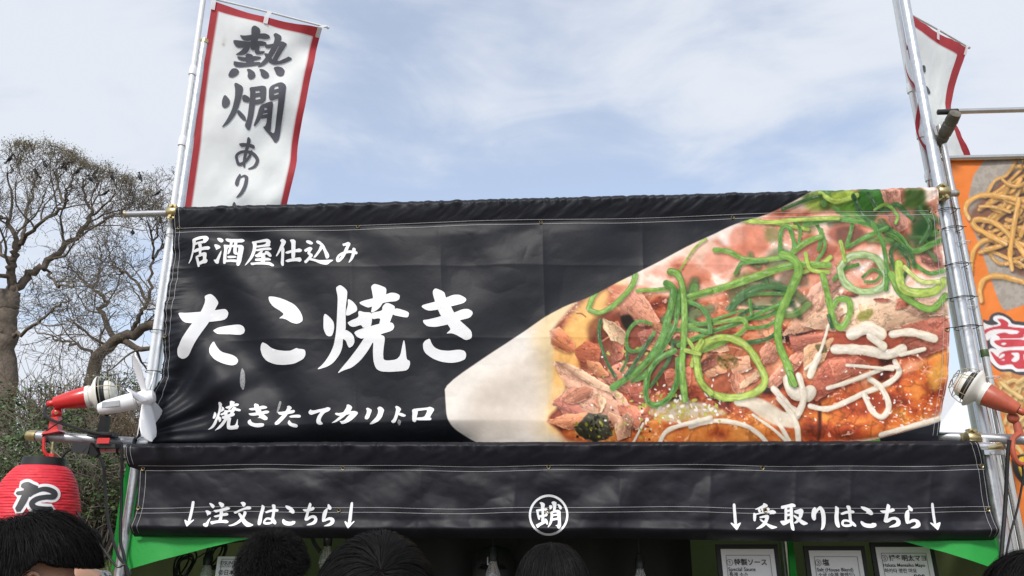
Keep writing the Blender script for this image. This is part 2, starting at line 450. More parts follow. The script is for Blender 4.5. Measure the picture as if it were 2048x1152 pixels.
# ---------------------------------------------------------------- trees
TIPS = []
def tree(name, label, base, limbs, env, Y, nb, buds, seed):
    rs = np.random.default_rng(seed); rnd = random.Random(seed)
    ec, er = env
    big = []; fine = []; tips = []
    def inside(p):
        q_ = (p - ec) / er; return (q_ ** 2).sum() < .62 + .85 * float(fbm(np.array(q_[0] * 2.6 + 11), np.array(q_[2] * 2.6 + q_[1] * 1.7 + seed), seed, 3))
    def grow(p, d, L, r, lvl):
        k = max(4, int(L / (.34 if lvl < 3 else .2))); st = L / k
        pts = [p]; q = p.copy(); d = d / np.linalg.norm(d)
        for i in range(k):
            d = d + rs.normal(size=3) * (.20 if lvl < 3 else .28); d[2] += .05 if lvl < 4 else .02
            d /= np.linalg.norm(d); q = q + d * st
            pts.append(q)
            if not inside(q): break
        pts = np.array(pts); m = len(pts); rad = np.linspace(r, max(r * .42, .0095), m)
        (big if lvl <= 2 else fine).append((pts, rad))
        if lvl >= 5 or m < 3:
            tips.append(pts[-1]); return
        step = (None, None, .62, .34, .26)[lvl]
        n = max(2, int(L / step * nb)); 
        for i in range(n):
            t = rnd.uniform(.22, 1.0) * (m - 1); a = int(min(t, m - 2)); f = t - a
            s = pts[a] * (1 - f) + pts[a + 1] * f; tg = pts[a + 1] - pts[a]; tg /= np.linalg.norm(tg)
            o = rs.normal(size=3); o -= tg * (o @ tg); o /= np.linalg.norm(o)
            out = (s - ec) / er; out /= np.linalg.norm(out) + 1e-6
            nd = tg * .62 + o * .85 + out * .38 + np.array([0, 0, .16])
            grow(s, nd, {2: rnd.uniform(1.2, 2.6), 3: rnd.uniform(.6, 1.4), 4: rnd.uniform(.35, .8)}[lvl], max(r * (1 - .5 * t / (m - 1)) * .52, .0105), lvl + 1)
    for (px, r0, r1, dy, kids) in limbs:
        n = len(px); dy = dy if isinstance(dy, tuple) else (0, dy)
        P3 = [at(u, v, Y + dy[0] + (dy[1] - dy[0]) * i / (n - 1)) for i, (u, v) in enumerate(px)]
        P3 = np.array(smooth_path(P3, 5)); m = len(P3)
        P3[1:-1] += rs.normal(size=(m - 2, 3)) * .07
        rad = np.linspace(r0, r1, m) * (1 if kids == 0 else .60); big.append((P3, rad))
        seg = np.linalg.norm(np.diff(P3, axis=0), axis=1); Lt = seg.sum()
        for i in range(int(Lt * kids)):
            t = rnd.uniform(.22, 1.0) * (m - 1); a = int(min(t, m - 2)); f = t - a
            s = P3[a] * (1 - f) + P3[a + 1] * f; tg = P3[a + 1] - P3[a]; tg /= np.linalg.norm(tg)
            o = rs.normal(size=3); o -= tg * (o @ tg); o /= np.linalg.norm(o)
            out = (s - ec) / er; out /= np.linalg.norm(out) + 1e-6
            grow(s, tg * .55 + o * .9 + out * .5 + np.array([0, 0, .2]), rnd.uniform(2.0, 4.2) * (1 - .3 * t / m), min(rad[a] * .5, .07), 2)
    root = empty(name, base, label, 'tree', 'leafless trees on the bank')
    multi_tube('trunk', big, M['bark'], root, lambda r: 10 if r > .12 else (6 if r > .04 else 4))
    cr_ = multi_tube('crown', fine, M['twig'], root, 3)
    if buds:
        T = np.array(tips); T = T[rs.integers(0, len(T), buds)] + rs.normal(size=(buds, 3)) * .13
        keep = T[:, 2] > ec[2] - er[2] * (.2 + .5 * rs.random(buds)); T = T[keep]
        vs_, fs = leaf_quads(T, .065)
        link('buds', mesh_np('buds', vs_, fs, False), cr_, (M['bud'],)).location = (0, 0, 0)
    TIPS.append(np.array(tips))
def z1(*p): return [(x / 2.617, 280 + y / 2.617) for x, y in p]
c1 = at(62, 535, 36.0)
tree('deciduous_tree', 'large spreading tree with olive spring buds at the left edge, crows on top', (*at(8, 1000, 36)[:2], 5.2),
     [(z1((5, 1750), (20, 1150), (35, 1000), (42, 880), (60, 790)), .58, .46, 0, 0.0),
      (z1((60, 790), (58, 700), (75, 620), (85, 560), (45, 440), (0, 395)), .40, .10, -1.5, 1.0),
      (z1((62, 800), (160, 705), (235, 655), (330, 560), (420, 480), (472, 390), (440, 290), (430, 200)), .36, .06, 1.5, 1.25),
      (z1((85, 560), (150, 490), (270, 400), (340, 330), (350, 260), (390, 180)), .20, .05, -2.0, 1.4),
      (z1((85, 575), (130, 470), (140, 350), (180, 240), (200, 150)), .18, .05, 2.5, 1.4),
      (z1((420, 480), (540, 420), (640, 370), (690, 330)), .13, .04, (.8, 2.5), 1.5),
      (z1((60, 640), (-20, 540), (-80, 400), (-120, 300)), .2, .06, 1.0, 1.1),
      (z1((45, 440), (60, 320), (40, 200), (60, 130)), .12, .04, (-1.2, -2.5), 1.5),
      (z1((45, 1000), (110, 1010), (200, 950), (300, 880), (375, 835)), .2, .05, -1.5, 1.3),
      (z1((230, 665), (280, 735), (345, 765), (385, 758)), .13, .06, (.8, -.5), .7),
      (z1((470, 395), (560, 330), (610, 250), (600, 190)), .1, .04, (1.4, .4), 1.6),
      (z1((340, 330), (300, 220), (310, 130)), .1, .04, (-1.7, -.5), 1.6),
      (z1((60, 720), (-40, 690), (-120, 600)), .22, .08, -2.5, 1.0)],
     (c1, np.array([6.6, 5.6, 6.2])), 36.0, 0.98, 15000, 5)
c2 = at(300, 600, 40.0)
tree('deciduous_tree', 'bare gnarled tree between the large tree and the white pole', (*at(175, 1000, 40)[:2], 5.6),
     [(z1((460, 1500), (480, 1200), (600, 1065), (760, 985), (900, 930), (1080, 800)), .62, .26, -1, 0.9),
      (z1((600, 1050), (555, 950), (520, 885), (560, 855), (480, 770), (430, 735), (360, 660)), .26, .06, 1.5, 1.5),
      (z1((690, 1010), (740, 900), (775, 850), (795, 700), (800, 540), (770, 420)), .22, .05, -1.5, 1.5),
      (z1((775, 850), (700, 740), (620, 670), (575, 610), (560, 520)), .15, .04, (-.8, 1.2), 1.7),
      (z1((480, 770), (520, 700), (530, 600), (500, 500)), .12, .04, (.9, 2.4), 1.7),
      (z1((800, 620), (880, 500), (930, 380)), .14, .04, (-1.2, .5), 1.6),
      (z1((800, 540), (830, 420), (800, 300), (790, 220)), .1, .035, (-1.4, .8), 1.7),
      (z1((640, 1050), (760, 1090), (900, 1060)), .3, .12, (-.4, -2), .9),
      (z1((520, 1130), (380, 1060), (280, 1040), (180, 980)), .16, .04, 1.8, 1.7),
      (z1((560, 1090), (420, 980), (330, 930)), .14, .04, -1.8, 1.7)],
     (c2, np.array([7.0, 5.6, 7.2])), 40.0, 0.88, 3500, 8)

# crows perched in the crowns
def crow_mesh():
    m = MB()
    body = [(0, .0), (.02, .03), (.07, .062), (.14, .078), (.21, .07), (.27, .045), (.31, .02)]
    m.lathe((0, 0, 0), (.28, 0, 1), body, 12)
    m.ball((.105, 0, .335), (.052, .046, .048), 12, 8)
    m.tube([(.14, 0, .335), (.19, 0, .325), (.215, 0, .312)], [.02, .013, .003], 8)
    m.frustum((.0, 0, .06), (-.12, 0, -.12), (.05, .03), (.09, .012), (0, 1, 0))
    for s in (-1, 1):
        m.tube([(.07, s * .065, .22), (.0, s * .07, .10), (-.07, s * .035, -.03)], [.03, .035, .008], 8)
        m.tube([(.04, s * .025, .05), (.045, s * .025, -.04)], [.012, .008], 6)
    return m.mesh('crow')
cm = crow_mesh(); cm.materials.append(M['crow'])
crows = [(16, 330, .4, 'crow perched at the top of the large tree, nearest the left edge'), (94, 334, 2.6, 'crow on the tree top left of the centre of the crown'),
         (82, 351, 3.5, 'crow a little below the top, third from the left'), (129, 336, .2, 'left crow of the close pair on the tree top'),
         (137, 340, 2.9, 'right crow of the close pair on the tree top'), (148, 330, 2.4, 'small crow on the twigs right of the close pair'),
         (160, 348, .9, 'lone black crow between the close pair and the cluster of three'), (191, 347, .3, 'upper crow of the cluster of three on the right crown edge'),
         (185, 361, 3.3, 'lower left crow of the cluster of three, leaning'), (197, 361, 2.7, 'lower right crow of the cluster of three'),
         (230, 361, 3.4, 'crow at the outer right edge of the large tree'), (212, 389, .7, 'crow sitting lowest on the large tree, below the cluster'),
         (287, 360, 3.0, 'crow on the topmost twig of the bare tree by the pole'), (318, 388, .5, 'crow nearest the white pole'), (283, 470, 2.2, 'crow low inside the bare tree, left of the steel bar')]
for u, v, rz, lab in crows:
    o = bpy.data.objects.new('crow', cm); COL.objects.link(o)
    T_ = TIPS[0 if u < 270 else 1]; tu, tv = topx(T_); dd = np.hypot(tu - u, tv - v - 6)      # sit on the nearest twig on this side of the crown
    k_ = np.argsort(dd)[:14]; b_ = k_[np.argmin(T_[k_, 1] + dd[k_] * .35)]
    o.location = V(T_[b_] + [0, -.25, .04]); o.rotation_euler = (0, random.uniform(-.1, .35), rz); o.scale = (1.12,) * 3
    tag(o, lab, 'crow', 'crows perched in the trees')
# ---------------------------------------------------------------- brush lettering (outlines in banner print)
def chaikin(P, it=2, r=.2):
    P = np.asarray(P, float)
    for _ in range(it):
        Q = np.roll(P, -1, 0)
        P = np.stack([P * (1 - r) + Q * r, P * r + Q * (1 - r)], 1).reshape(-1, 2)
    return P
def brush(*pts):
    """stroke (x, y, width)... -> outline polygon"""
    P = np.array(smooth_path(pts, 5)); xy = P[:, :2]; w = P[:, 2:] / 2
    t = np.gradient(xy, axis=0); t /= np.linalg.norm(t, axis=1)[:, None] + 1e-9
    n = np.stack([-t[:, 1], t[:, 0]], 1)
    e0 = xy[0] - t[0] * w[0] * .7; e1 = xy[-1] + t[-1] * w[-1] * .7
    return np.concatenate([[e0], xy + n * w, [e1], (xy - n * w)[::-1]])
def inpoly(x, y, P):
    P = np.asarray(P); r = np.zeros(len(x), int)
    a = P; b = np.roll(P, -1, 0)
    for (x0, y0), (x1, y1) in zip(a, b):
        up = (y0 <= y) & (y1 > y); dn = (y0 > y) & (y1 <= y)
        s = (x1 - x0) * (y - y0) - (x - x0) * (y1 - y0)
        r += (up & (s > 0)).astype(int) - (dn & (s < 0)).astype(int)
    return r != 0
def glyph_tris(polys, grid=5.0, sm=2):
    """union of the outline polygons as triangles in 2-D"""
    polys = [chaikin(p, sm) if len(p) < 40 else np.asarray(p) for p in polys]
    vs = []; es = []
    for p in polys:
        b = len(vs); vs += [tuple(q) for q in p]
        es += [(b + i, b + (i + 1) % len(p)) for i in range(len(p))]
    A = np.array(vs); lo = A.min(0); hi = A.max(0)
    gx_, gy_ = np.meshgrid(np.arange(lo[0], hi[0], grid), np.arange(lo[1], hi[1], grid))
    G = np.stack([gx_.ravel() + RNG.uniform(-.05, .05, gx_.size), gy_.ravel()], 1)
    k = np.zeros(len(G), bool)
    for p in polys: k |= inpoly(G[:, 0], G[:, 1], p)
    vs += [tuple(q) for q in G[k]]
    ov, oe, of, *_ = delaunay_2d_cdt([Vector(q) for q in vs], es, [], 0, 1e-4)
    ov = np.array([tuple(q) for q in ov]); of = np.array([f for f in of if len(f) == 3])
    c = ov[of].mean(1); k = np.zeros(len(of), bool)
    for p in polys: k |= inpoly(c[:, 0], c[:, 1], p)
    return ov, of[k]
def zf(x0, y0, s): return lambda polys: [np.stack([x0 + np.asarray(p)[:, 0] / s, y0 + np.asarray(p)[:, 1] / s], 1) for p in polys]
def tidy(polys): return [np.asarray(p, float)[:, :2] for p in polys]
B = brush
ZA = zf(350, 560, 5.76); ZB = zf(640, 560, 5.76); ZC = zf(410, 795, 8.533); ZD = zf(640, 795, 8.533)
ZE = zf(370, 465, 11.378); ZG = zf(545, 465, 11.378); ZH = zf(360, 995, 11.378); ZI = zf(1050, 980, 11.52); ZJ = zf(1455, 995, 11.378)
ZK = zf(430, 40, 4.43); ZL = zf(430, 260, 7.2)
G = {}
G['ta'] = ZA([[(60,390),(150,392),(290,360),(430,330),(545,310),(578,335),(587,365),(570,410),(530,438),(378,468),(220,510),(150,508),(110,485),(75,430)],
 [(322,170),(393,145),(440,180),(472,225),(476,255),(445,300),(420,360),(375,470),(270,680),(165,860),(120,895),(80,908),(45,890),(35,850),(45,800),(70,765),(215,510),(290,360),(335,230)],
 [(415,568),(470,528),(560,505),(660,495),(730,500),(775,525),(790,565),(775,600),(725,617),(600,606),(470,610),(440,590)],
 [(440,698),(475,760),(530,828),(640,850),(690,880),(714,920),(700,965),(655,985),(560,968),(470,925),(415,855),(402,800),(415,745)]])
G['ko'] = ZA([[(1082,195),(1150,195),(1240,215),(1370,275),(1430,345),(1465,410),(1473,470),(1440,498),(1400,510),(1340,493),(1290,460),(1240,448),(1205,452),(1265,400),(1220,360),(1140,315),(1095,255)],
 [(1005,714),(1060,740),(1110,785),(1180,812),(1270,825),(1340,825),(1410,788),(1425,798),(1495,802),(1508,830),(1505,875),(1480,915),(1380,968),(1250,978),(1150,968),(1050,930),(995,870),(973,800),(980,750)]])
G['yaki'] = ZB([[(57,385),(110,425),(160,485),(165,560),(140,640),(105,650),(70,635),(38,560),(40,470),(40,420)],
 [(190,90),(235,62),(275,85),(320,130),(318,200),(305,300),(300,400),(300,570),(265,680),(255,770),(225,850),(150,950),(85,995),(-43,1040),(40,960),(110,850),(160,740),(185,600),(200,400),(210,200),(192,120)],
 [(335,225),(385,255),(430,310),(437,350),(420,375),(345,415),(300,415),(310,350),(330,290),(325,240)],
 [(290,568),(360,610),(395,655),(402,715),(380,760),(335,783),(315,750),(300,700),(262,675),(250,640)],
 [(588,75),(625,42),(690,60),(750,85),(765,105),(762,165),(740,240),(690,325),(640,365),(590,388),(605,310),(615,210),(600,130)],
 [(458,265),(500,245),(610,215),(765,165),(810,145),(870,148),(922,175),(915,220),(880,245),(760,255),(605,310),(560,325),(520,310),(470,285)],
 [(445,375),(465,362),(510,378),(600,380),(605,460),(600,500),(590,540),(500,560),(480,520),(400,548),(355,540),(318,497),(350,480),(455,435)],
 [(395,610),(430,585),(520,555),(690,508),(800,488),(840,498),(862,540),(840,590),(690,635),(740,650),(755,680),(745,740),(730,850),(735,935),(920,918),(965,700),(978,705),(990,800),(1000,918),(1038,935),(1040,975),(1020,1025),(985,1048),(800,1060),(690,1050),(640,1015),(615,930),(612,820),(622,705),(560,810),(470,920),(370,1005),(270,1035),(190,1078),(260,990),(400,830),(520,665),(485,683),(430,660)],
 [(720,310),(755,268),(790,265),(862,300),(862,335),(830,430),(800,510),(680,530),(705,440),(600,462),(590,385),(720,358)],
 [(850,335),(890,325),(1030,370),(1018,435),(960,430),(830,403)]])
G['ki'] = ZB([[(1168,312),(1190,290),(1330,260),(1460,215),(1540,180),(1610,178),(1680,215),(1692,245),(1660,280),(1515,318),(1370,352),(1260,362),(1215,345)],
 [(1187,465),(1240,462),(1400,430),(1550,390),(1650,350),(1710,346),(1755,370),(1768,400),(1735,450),(1615,480),(1480,525),(1340,550),(1240,540),(1195,500)],
 [(1298,145),(1328,102),(1400,130),(1440,155),(1455,215),(1515,318),(1550,390),(1615,480),(1690,545),(1750,600),(1757,665),(1735,690),(1680,704),(1620,668),(1560,635),(1510,622),(1455,628),(1515,580),(1480,528),(1400,430),(1365,352),(1330,260)],
 [(1268,676),(1285,730),(1320,780),(1390,812),(1480,820),(1600,805),(1665,818),(1685,850),(1685,885),(1670,918),(1600,945),(1510,958),(1400,945),(1300,905),(1220,850),(1190,800),(1188,735),(1215,700)]])
def fit(polys, x0, y0, x1, y1, sh=0.0):
    A = np.concatenate(polys); lo = A.min(0); hi = A.max(0)
    out = []
    for p in polys:
        f = (p - lo) / (hi - lo); fx = f[:, 0] * (1 - sh) + sh * (1 - f[:, 1])
        out.append(np.stack([x0 + fx * (x1 - x0), y0 + f[:, 1] * (y1 - y0)], 1))
    return out
G['yaki_s'] = fit(G['yaki'], 410, 801.4, 488.5, 860.6, .12)
G['ki_s'] = fit(G['ki'], 410 + 738 / 8.533, 795 + 103 / 8.533, 410 + 1110 / 8.533, 795 + 520 / 8.533, .10)
G['ta_s'] = fit(G['ta'], 410 + 1190 / 8.533, 795 + 127 / 8.533, 410 + 1640 / 8.533, 795 + 505 / 8.533, .06)
G['te'] = ZC([[(1760,245),(1800,200),(1835,228),(2050,185),(2095,165),(2145,180),(2143,215),(2110,240),(2040,270),(1990,340),(1975,400),(2010,440),(2015,455),(1950,470),(1905,440),(1898,390),(1930,310),(1985,245),(1870,280),(1810,298),(1770,275)]])
G['ka'] = ZD([[(452,125),(485,115),(535,145),(550,170),(540,200),(515,240),(450,300),(370,370),(280,425),(195,442),(260,400),(360,310),(410,240),(455,160)],
 [(258,275),(280,262),(330,270),(410,250),(520,235),(590,228),(640,245),(650,270),(620,315),(560,380),(490,425),(420,452),(370,455),(360,430),(340,402),(385,408),(430,385),(500,300),(520,285),(440,300),(330,318),(275,300)]])
G['ri_k'] = ZD([[(775,185),(808,165),(878,205),(872,240),(850,300),(835,350),(800,376),(765,365),(760,335),(790,270),(795,215)],
 [(965,180),(1005,145),(1050,160),(1090,205),(1080,240),(1055,330),(1000,400),(900,450),(835,455),(890,400),(955,330),(985,260),(985,205)]])
G['to'] = ZD([[(1275,155),(1300,135),(1345,155),(1388,195),(1355,250),(1330,310),(1310,370),(1285,420),(1240,437),(1208,405),(1250,365),(1275,300),(1290,235),(1295,190)],
 [(1345,258),(1400,265),(1468,300),(1455,325),(1410,330),(1330,295)]])
G['ro'] = ZD([[(1570,215),(1610,190),(1675,200),(1672,270),(1655,330),(1650,400),(1620,427),(1580,405),(1575,330),(1580,270)],
 [(1610,190),(1830,175),(1880,158),(1940,185),(1955,215),(1935,250),(1880,345),(1910,360),(1905,390),(1870,395),(1640,392),(1640,345),(1785,340),(1825,260),(1835,212),(1670,235),(1610,235)]])
G['i'] = ZE([[(218,190),(290,165),(300,240),(285,300),(240,400),(215,480),(160,600),(75,700),(65,685),(120,590),(190,430),(215,280),(212,250)],
 [(218,188),(380,130),(510,115),(555,130),(605,180),(590,235),(520,293),(480,290),(460,255),(490,180),(300,228),(240,240)],
 [(250,290),(300,265),(400,245),(480,240),(500,280),(440,300),(380,290),(290,320)],
 [(340,310),(380,285),(435,310),(432,370),(415,450),(410,515),(350,525),(350,450),(365,390)],
 [(205,440),(280,400),(360,385),(500,365),(600,362),(638,395),(625,425),(585,445),(500,435),(350,455),(230,480)],
 [(252,565),(290,545),(325,590),(335,670),(345,760),(325,790),(290,780),(275,700)],
 [(255,565),(400,500),(500,485),(545,510),(540,570),(520,630),(555,655),(550,690),(510,725),(440,720),(335,745),(325,675),(430,650),(445,600),(440,555),(330,580)]])
G['zaka'] = ZE([[(775,175),(820,160),(885,175),(920,215),(910,260),(870,275),(815,240)],
 [(730,325),(770,322),(830,340),(862,365),(862,400),(820,425),(770,455),(765,420),(735,370)],
 [(888,450),(885,520),(860,610),(830,690),(825,745),(790,755),(750,745),(705,680),(715,660),(760,665),(800,600),(850,510)],
 [(950,180),(975,160),(1050,165),(1200,145),(1290,130),(1340,155),(1335,185),(1290,215),(1190,235),(1020,248),(980,230)],
 [(1045,225),(1110,225),(1100,300),(1085,420),(1060,510),(1010,550),(1020,460),(1045,370),(1050,290)],
 [(1130,220),(1200,220),(1195,270),(1195,400),(1200,470),(1230,480),(1225,530),(1160,530),(1130,490),(1125,400),(1130,300)],
 [(925,340),(940,315),(1010,320),(1240,280),(1290,275),(1332,315),(1325,420),(1310,560),(1300,690),(1265,790),(1235,795),(1205,770),(1210,600),(1225,370),(1215,345),(1020,372),(1005,450),(995,600),(1000,680),(975,755),(940,762),(920,745),(925,600),(945,450),(940,380)],
 [(1005,590),(1050,570),(1170,558),(1205,575),(1190,605),(1060,630),(1020,620)], [(980,668),(1080,650),(1225,640),(1225,710),(1090,708),(980,722)]])
G['ya'] = ZE([[(1490,190),(1520,172),(1600,190),(1608,270),(1585,390),(1540,530),(1470,660),(1390,772),(1380,765),(1420,660),(1470,540),(1515,380),(1520,250)],
 [(1500,180),(1700,150),(1860,130),(1925,165),(1945,210),(1920,250),(1935,280),(1900,305),(1760,305),(1590,320),(1590,270),(1740,260),(1820,240),(1840,195),(1610,210),(1520,220)],
 [(1590,355),(1740,325),(1900,320),(1955,345),(1950,375),(1900,385),(1800,375),(1650,400),(1580,395)],
 [(1565,490),(1610,470),(1690,395),(1760,385),(1720,450),(1800,430),(1830,470),(1790,500),(1640,545),(1595,535),(1570,515)],
 [(1800,400),(1860,400),(1920,445),(1950,495),(1945,525),(1910,535),(1850,490),(1790,435)],
 [(1700,500),(1780,490),(1810,530),(1790,600),(1780,690),(1690,690),(1710,600)],
 [(1572,590),(1590,572),(1740,550),(1880,548),(1930,580),(1925,610),(1780,612),(1650,630),(1585,632)],
 [(1490,685),(1540,680),(1700,645),(1880,640),(1940,665),(2008,715),(2005,745),(1965,755),(1880,715),(1740,710),(1600,720),(1530,748),(1500,730)]])
G['shi'] = ZG([[(175,195),(230,155),(285,180),(322,215),(315,250),(260,330),(180,420),(90,520),(60,525),(62,505),(130,400),(180,300),(215,235)],
 [(205,340),(260,335),(278,380),(262,500),(248,640),(245,735),(215,748),(190,735),(168,680),(178,620),(195,500),(195,400)],
 [(410,190),(460,175),(510,178),(548,220),(540,270),(535,400),(520,590),(435,600),(440,420),(445,260),(425,220)],
 [(285,465),(320,435),(440,410),(560,395),(625,375),(685,405),(682,440),(640,465),(520,460),(400,475),(350,490)],
 [(282,630),(350,605),(460,590),(580,578),(640,575),(672,615),(665,655),(625,678),(560,655),(440,658),(340,672),(300,655)]])
G['komi'] = ZG([[(770,210),(810,188),(870,200),(930,240),(925,275),(895,288),(840,275),(790,250)],
 [(728,415),(770,385),(855,340),(910,355),(922,390),(885,440),(870,480),(925,505),(935,545),(890,600),(850,640),(790,700),(765,712),(735,690),(728,660),(760,640),(830,570),(850,535),(815,510),(805,480),(820,425),(775,465),(745,445)],
 [(860,590),(960,610),(1060,640),(1180,638),(1300,628),(1395,628),(1370,660),(1310,700),(1280,735),(1240,750),(1160,742),(1080,720),(980,670),(840,640)],
 [(1090,290),(1150,300),(1140,380),(1080,470),(1000,580),(950,592),(940,575),(1000,490),(1060,400)],
 [(995,210),(1030,185),(1080,200),(1150,260),(1190,310),(1220,390),(1285,490),(1300,550),(1285,590),(1240,610),(1215,580),(1180,450),(1140,370),(1085,280),(1020,255)]])
G['mi'] = ZG([[(1580,250),(1640,240),(1715,205),(1775,240),(1770,285),(1735,350),(1715,410),(1640,430),(1680,300),(1650,295),(1610,310)],
 B((1690,340,70),(1640,470,75),(1560,600,70),(1495,655,60),(1478,600,56),(1510,530,55),(1570,485,60),(1680,445,62),(1800,440,62),(1915,465,66)),
 [(1815,365),(1840,340),(1890,360),(1895,420),(1870,520),(1820,620),(1750,695),(1730,690),(1770,600),(1800,500),(1815,430)]])
G['arrow1'] = ZH([[(278,90),(310,80),(340,90),(325,210),(290,400),(255,560),(190,560),(240,300),(268,150)], [(112,520),(130,500),(192,545),(258,540),(330,497),(343,520),(210,662),(190,662),(150,590)]])
G['chu'] = ZH([[(670,130),(720,128),(790,175),(800,210),(765,250),(735,235),(700,180)], [(582,300),(630,290),(700,320),(717,350),(700,380),(650,395),(630,425),(620,370)],
 [(712,440),(690,520),(670,590),(665,655),(620,675),(580,660),(548,620),(560,590),(610,580),(650,500)], [(890,110),(920,102),(1000,135),(1020,165),(1000,215),(950,238),(925,200),(890,145)],
 [(762,295),(800,285),(900,270),(1010,235),(1090,212),(1150,235),(1145,260),(1100,285),(980,310),(880,325),(820,345),(790,325)], [(905,305),(980,300),(985,350),(970,420),(950,530),(875,530),(900,430)],
 [(762,425),(800,410),(900,385),(1000,355),(1070,345),(1103,370),(1095,405),(1050,418),(950,425),(860,445),(800,455)],
 [(700,550),(730,540),(870,520),(1050,505),(1118,545),(1110,575),(1075,590),(980,575),(850,585),(790,600),(745,618),(715,590)]])
G['mon'] = ZH([[(1388,120),(1420,102),(1475,102),(1515,140),(1505,180),(1460,218),(1435,195),(1415,150)],
 [(1220,330),(1290,310),(1400,260),(1520,215),(1570,197),(1635,225),(1630,258),(1600,275),(1500,275),(1390,310),(1290,365),(1250,370)],
 [(1460,310),(1490,308),(1528,335),(1515,390),(1470,480),(1400,570),(1300,630),(1200,655),(1130,648),(1135,630),(1210,612),(1310,550),(1380,480),(1440,400)],
 [(1320,370),(1360,340),(1410,390),(1480,480),(1550,550),(1640,590),(1725,630),(1640,668),(1560,670),(1500,630),(1430,560),(1360,440)]])
G['ha'] = ZH([[(1870,180),(1890,165),(1945,210),(1930,270),(1895,400),(1880,560),(1865,620),(1830,640),(1798,610),(1795,520),(1815,400),(1855,270)],
 [(1950,330),(2000,300),(2090,270),(2210,258),(2242,285),(2230,325),(2120,325),(2050,335),(1990,358),(1960,350)],
 [(2088,170),(2120,155),(2165,165),(2175,200),(2170,300),(2155,430),(2150,490),(2185,520),(2215,570),(2205,610),(2185,618),(2120,575),(2085,480),(2100,380),(2110,250)],
 B((2130,480,60),(2110,565,52),(2040,592,52),(1950,585,52),(1945,535,46),(1990,482,46),(2080,490,50),(2150,540,60))])
b2 = 2048
G['ko_s'] = fit(G['ko'], 540 + 283 / 11.378, 995 + 183 / 11.378, 540 + 582 / 11.378, 995 + 642 / 11.378)
sh_ = lambda P: [(x + b2, y) for x, y in P]
G['chi'] = ZH([sh_([(915,125),(940,122),(970,160),(950,230),(910,310),(880,400),(860,470),(830,530),(810,530),(785,505),(790,470),(825,370),(850,290),(880,210)]),
 sh_([(750,270),(800,265),(880,262),(960,235),(1000,210),(1035,240),(1030,270),(980,300),(880,325),(800,325),(765,300)]),
 sh_([(850,450),(940,410),(1010,402),(1065,430),(1092,490),(1080,560),(1030,610),(940,632),(830,636),(880,600),(970,560),(1015,510),(1005,470),(950,465),(870,520),(825,535)])])
G['ra'] = ZH([sh_([(1330,165),(1355,148),(1415,220),(1420,245),(1400,285),(1360,280),(1330,258)]), sh_([(1345,235),(1330,270),(1325,330),(1290,450),(1260,540),(1230,565),(1200,545),(1200,470),(1215,370),(1255,290),(1310,250)]),
 sh_([(1260,500),(1350,450),(1420,450),(1475,480),(1495,535),(1475,600),(1410,645),(1330,658),(1240,655),(1290,630),(1370,590),(1405,550),(1395,515),(1340,520),(1250,560)])])
G['arrow2'] = ZH([sh_([(1842,105),(1900,105),(1885,330),(1862,590),(1785,585),(1815,300)]), sh_([(1708,555),(1728,535),(1785,580),(1862,580),(1922,530),(1940,550),(1810,706),(1790,700)])])
th = np.linspace(0, 2 * np.pi, 65)[:-1]
G['tako'] = ZI([[(328,290),(375,272),(440,300),(460,330),(440,420),(440,560),(450,730),(370,750),(385,560),(370,420),(365,330)],
 B((268,475,55),(400,450,52),(500,442,58)), B((282,480,50),(305,590,50),(328,675,46)), B((320,612,56),(420,592,56),(495,580,52)), B((500,445,56),(502,520,54),(492,585,48)),
 [(248,800),(280,785),(370,740),(450,700),(500,690),(520,730),(440,780),(350,830),(290,885),(270,850)], [(450,655),(490,660),(525,710),(535,770),(520,808),(490,790),(455,720)],
 [(605,280),(655,252),(720,275),(728,310),(715,400),(705,470),(640,490),(650,380),(625,310)], [(550,360),(580,342),(620,350),(635,390),(600,440),(570,450)], [(735,315),(790,325),(840,370),(850,410),(840,440),(800,448),(780,400)],
 [(575,520),(600,490),(650,490),(645,600),(635,720),(600,800),(540,865),(518,860),(560,770),(585,650),(590,560)],
 [(600,495),(700,455),(780,450),(825,490),(820,600),(830,760),(832,840),(790,900),(750,880),(735,840),(692,815),(750,805),(760,740),(745,600),(740,510),(630,530)],
 B((630,582,48),(770,560,48)), B((625,682,52),(775,655,52))])
G['uke'] = ZJ([[(805,135),(830,128),(900,165),(910,200),(880,225),(760,255),(650,280),(620,270),(700,225),(800,175)], [(685,280),(730,255),(760,300),(745,345),(710,340)], B((775,255,40),(815,335,46)), [(880,235),(930,230),(965,265),(945,290),(900,310)],
 [(582,360),(605,345),(655,370),(650,450),(640,535),(610,548),(582,520)], [(600,390),(680,355),(800,325),(940,300),(1020,280),(1085,315),(1103,350),(1060,378),(980,380),(950,385),(960,350),(880,350),(750,370),(640,400)],
 [(720,440),(770,425),(870,395),(920,395),(945,430),(935,490),(900,570),(850,640),(760,700),(640,720),(628,708),(720,650),(810,570),(860,480),(840,460),(770,470),(735,475)],
 [(720,490),(760,490),(830,540),(900,590),(990,630),(1120,670),(1110,690),(1000,720),(950,700),(850,600),(760,545)]])
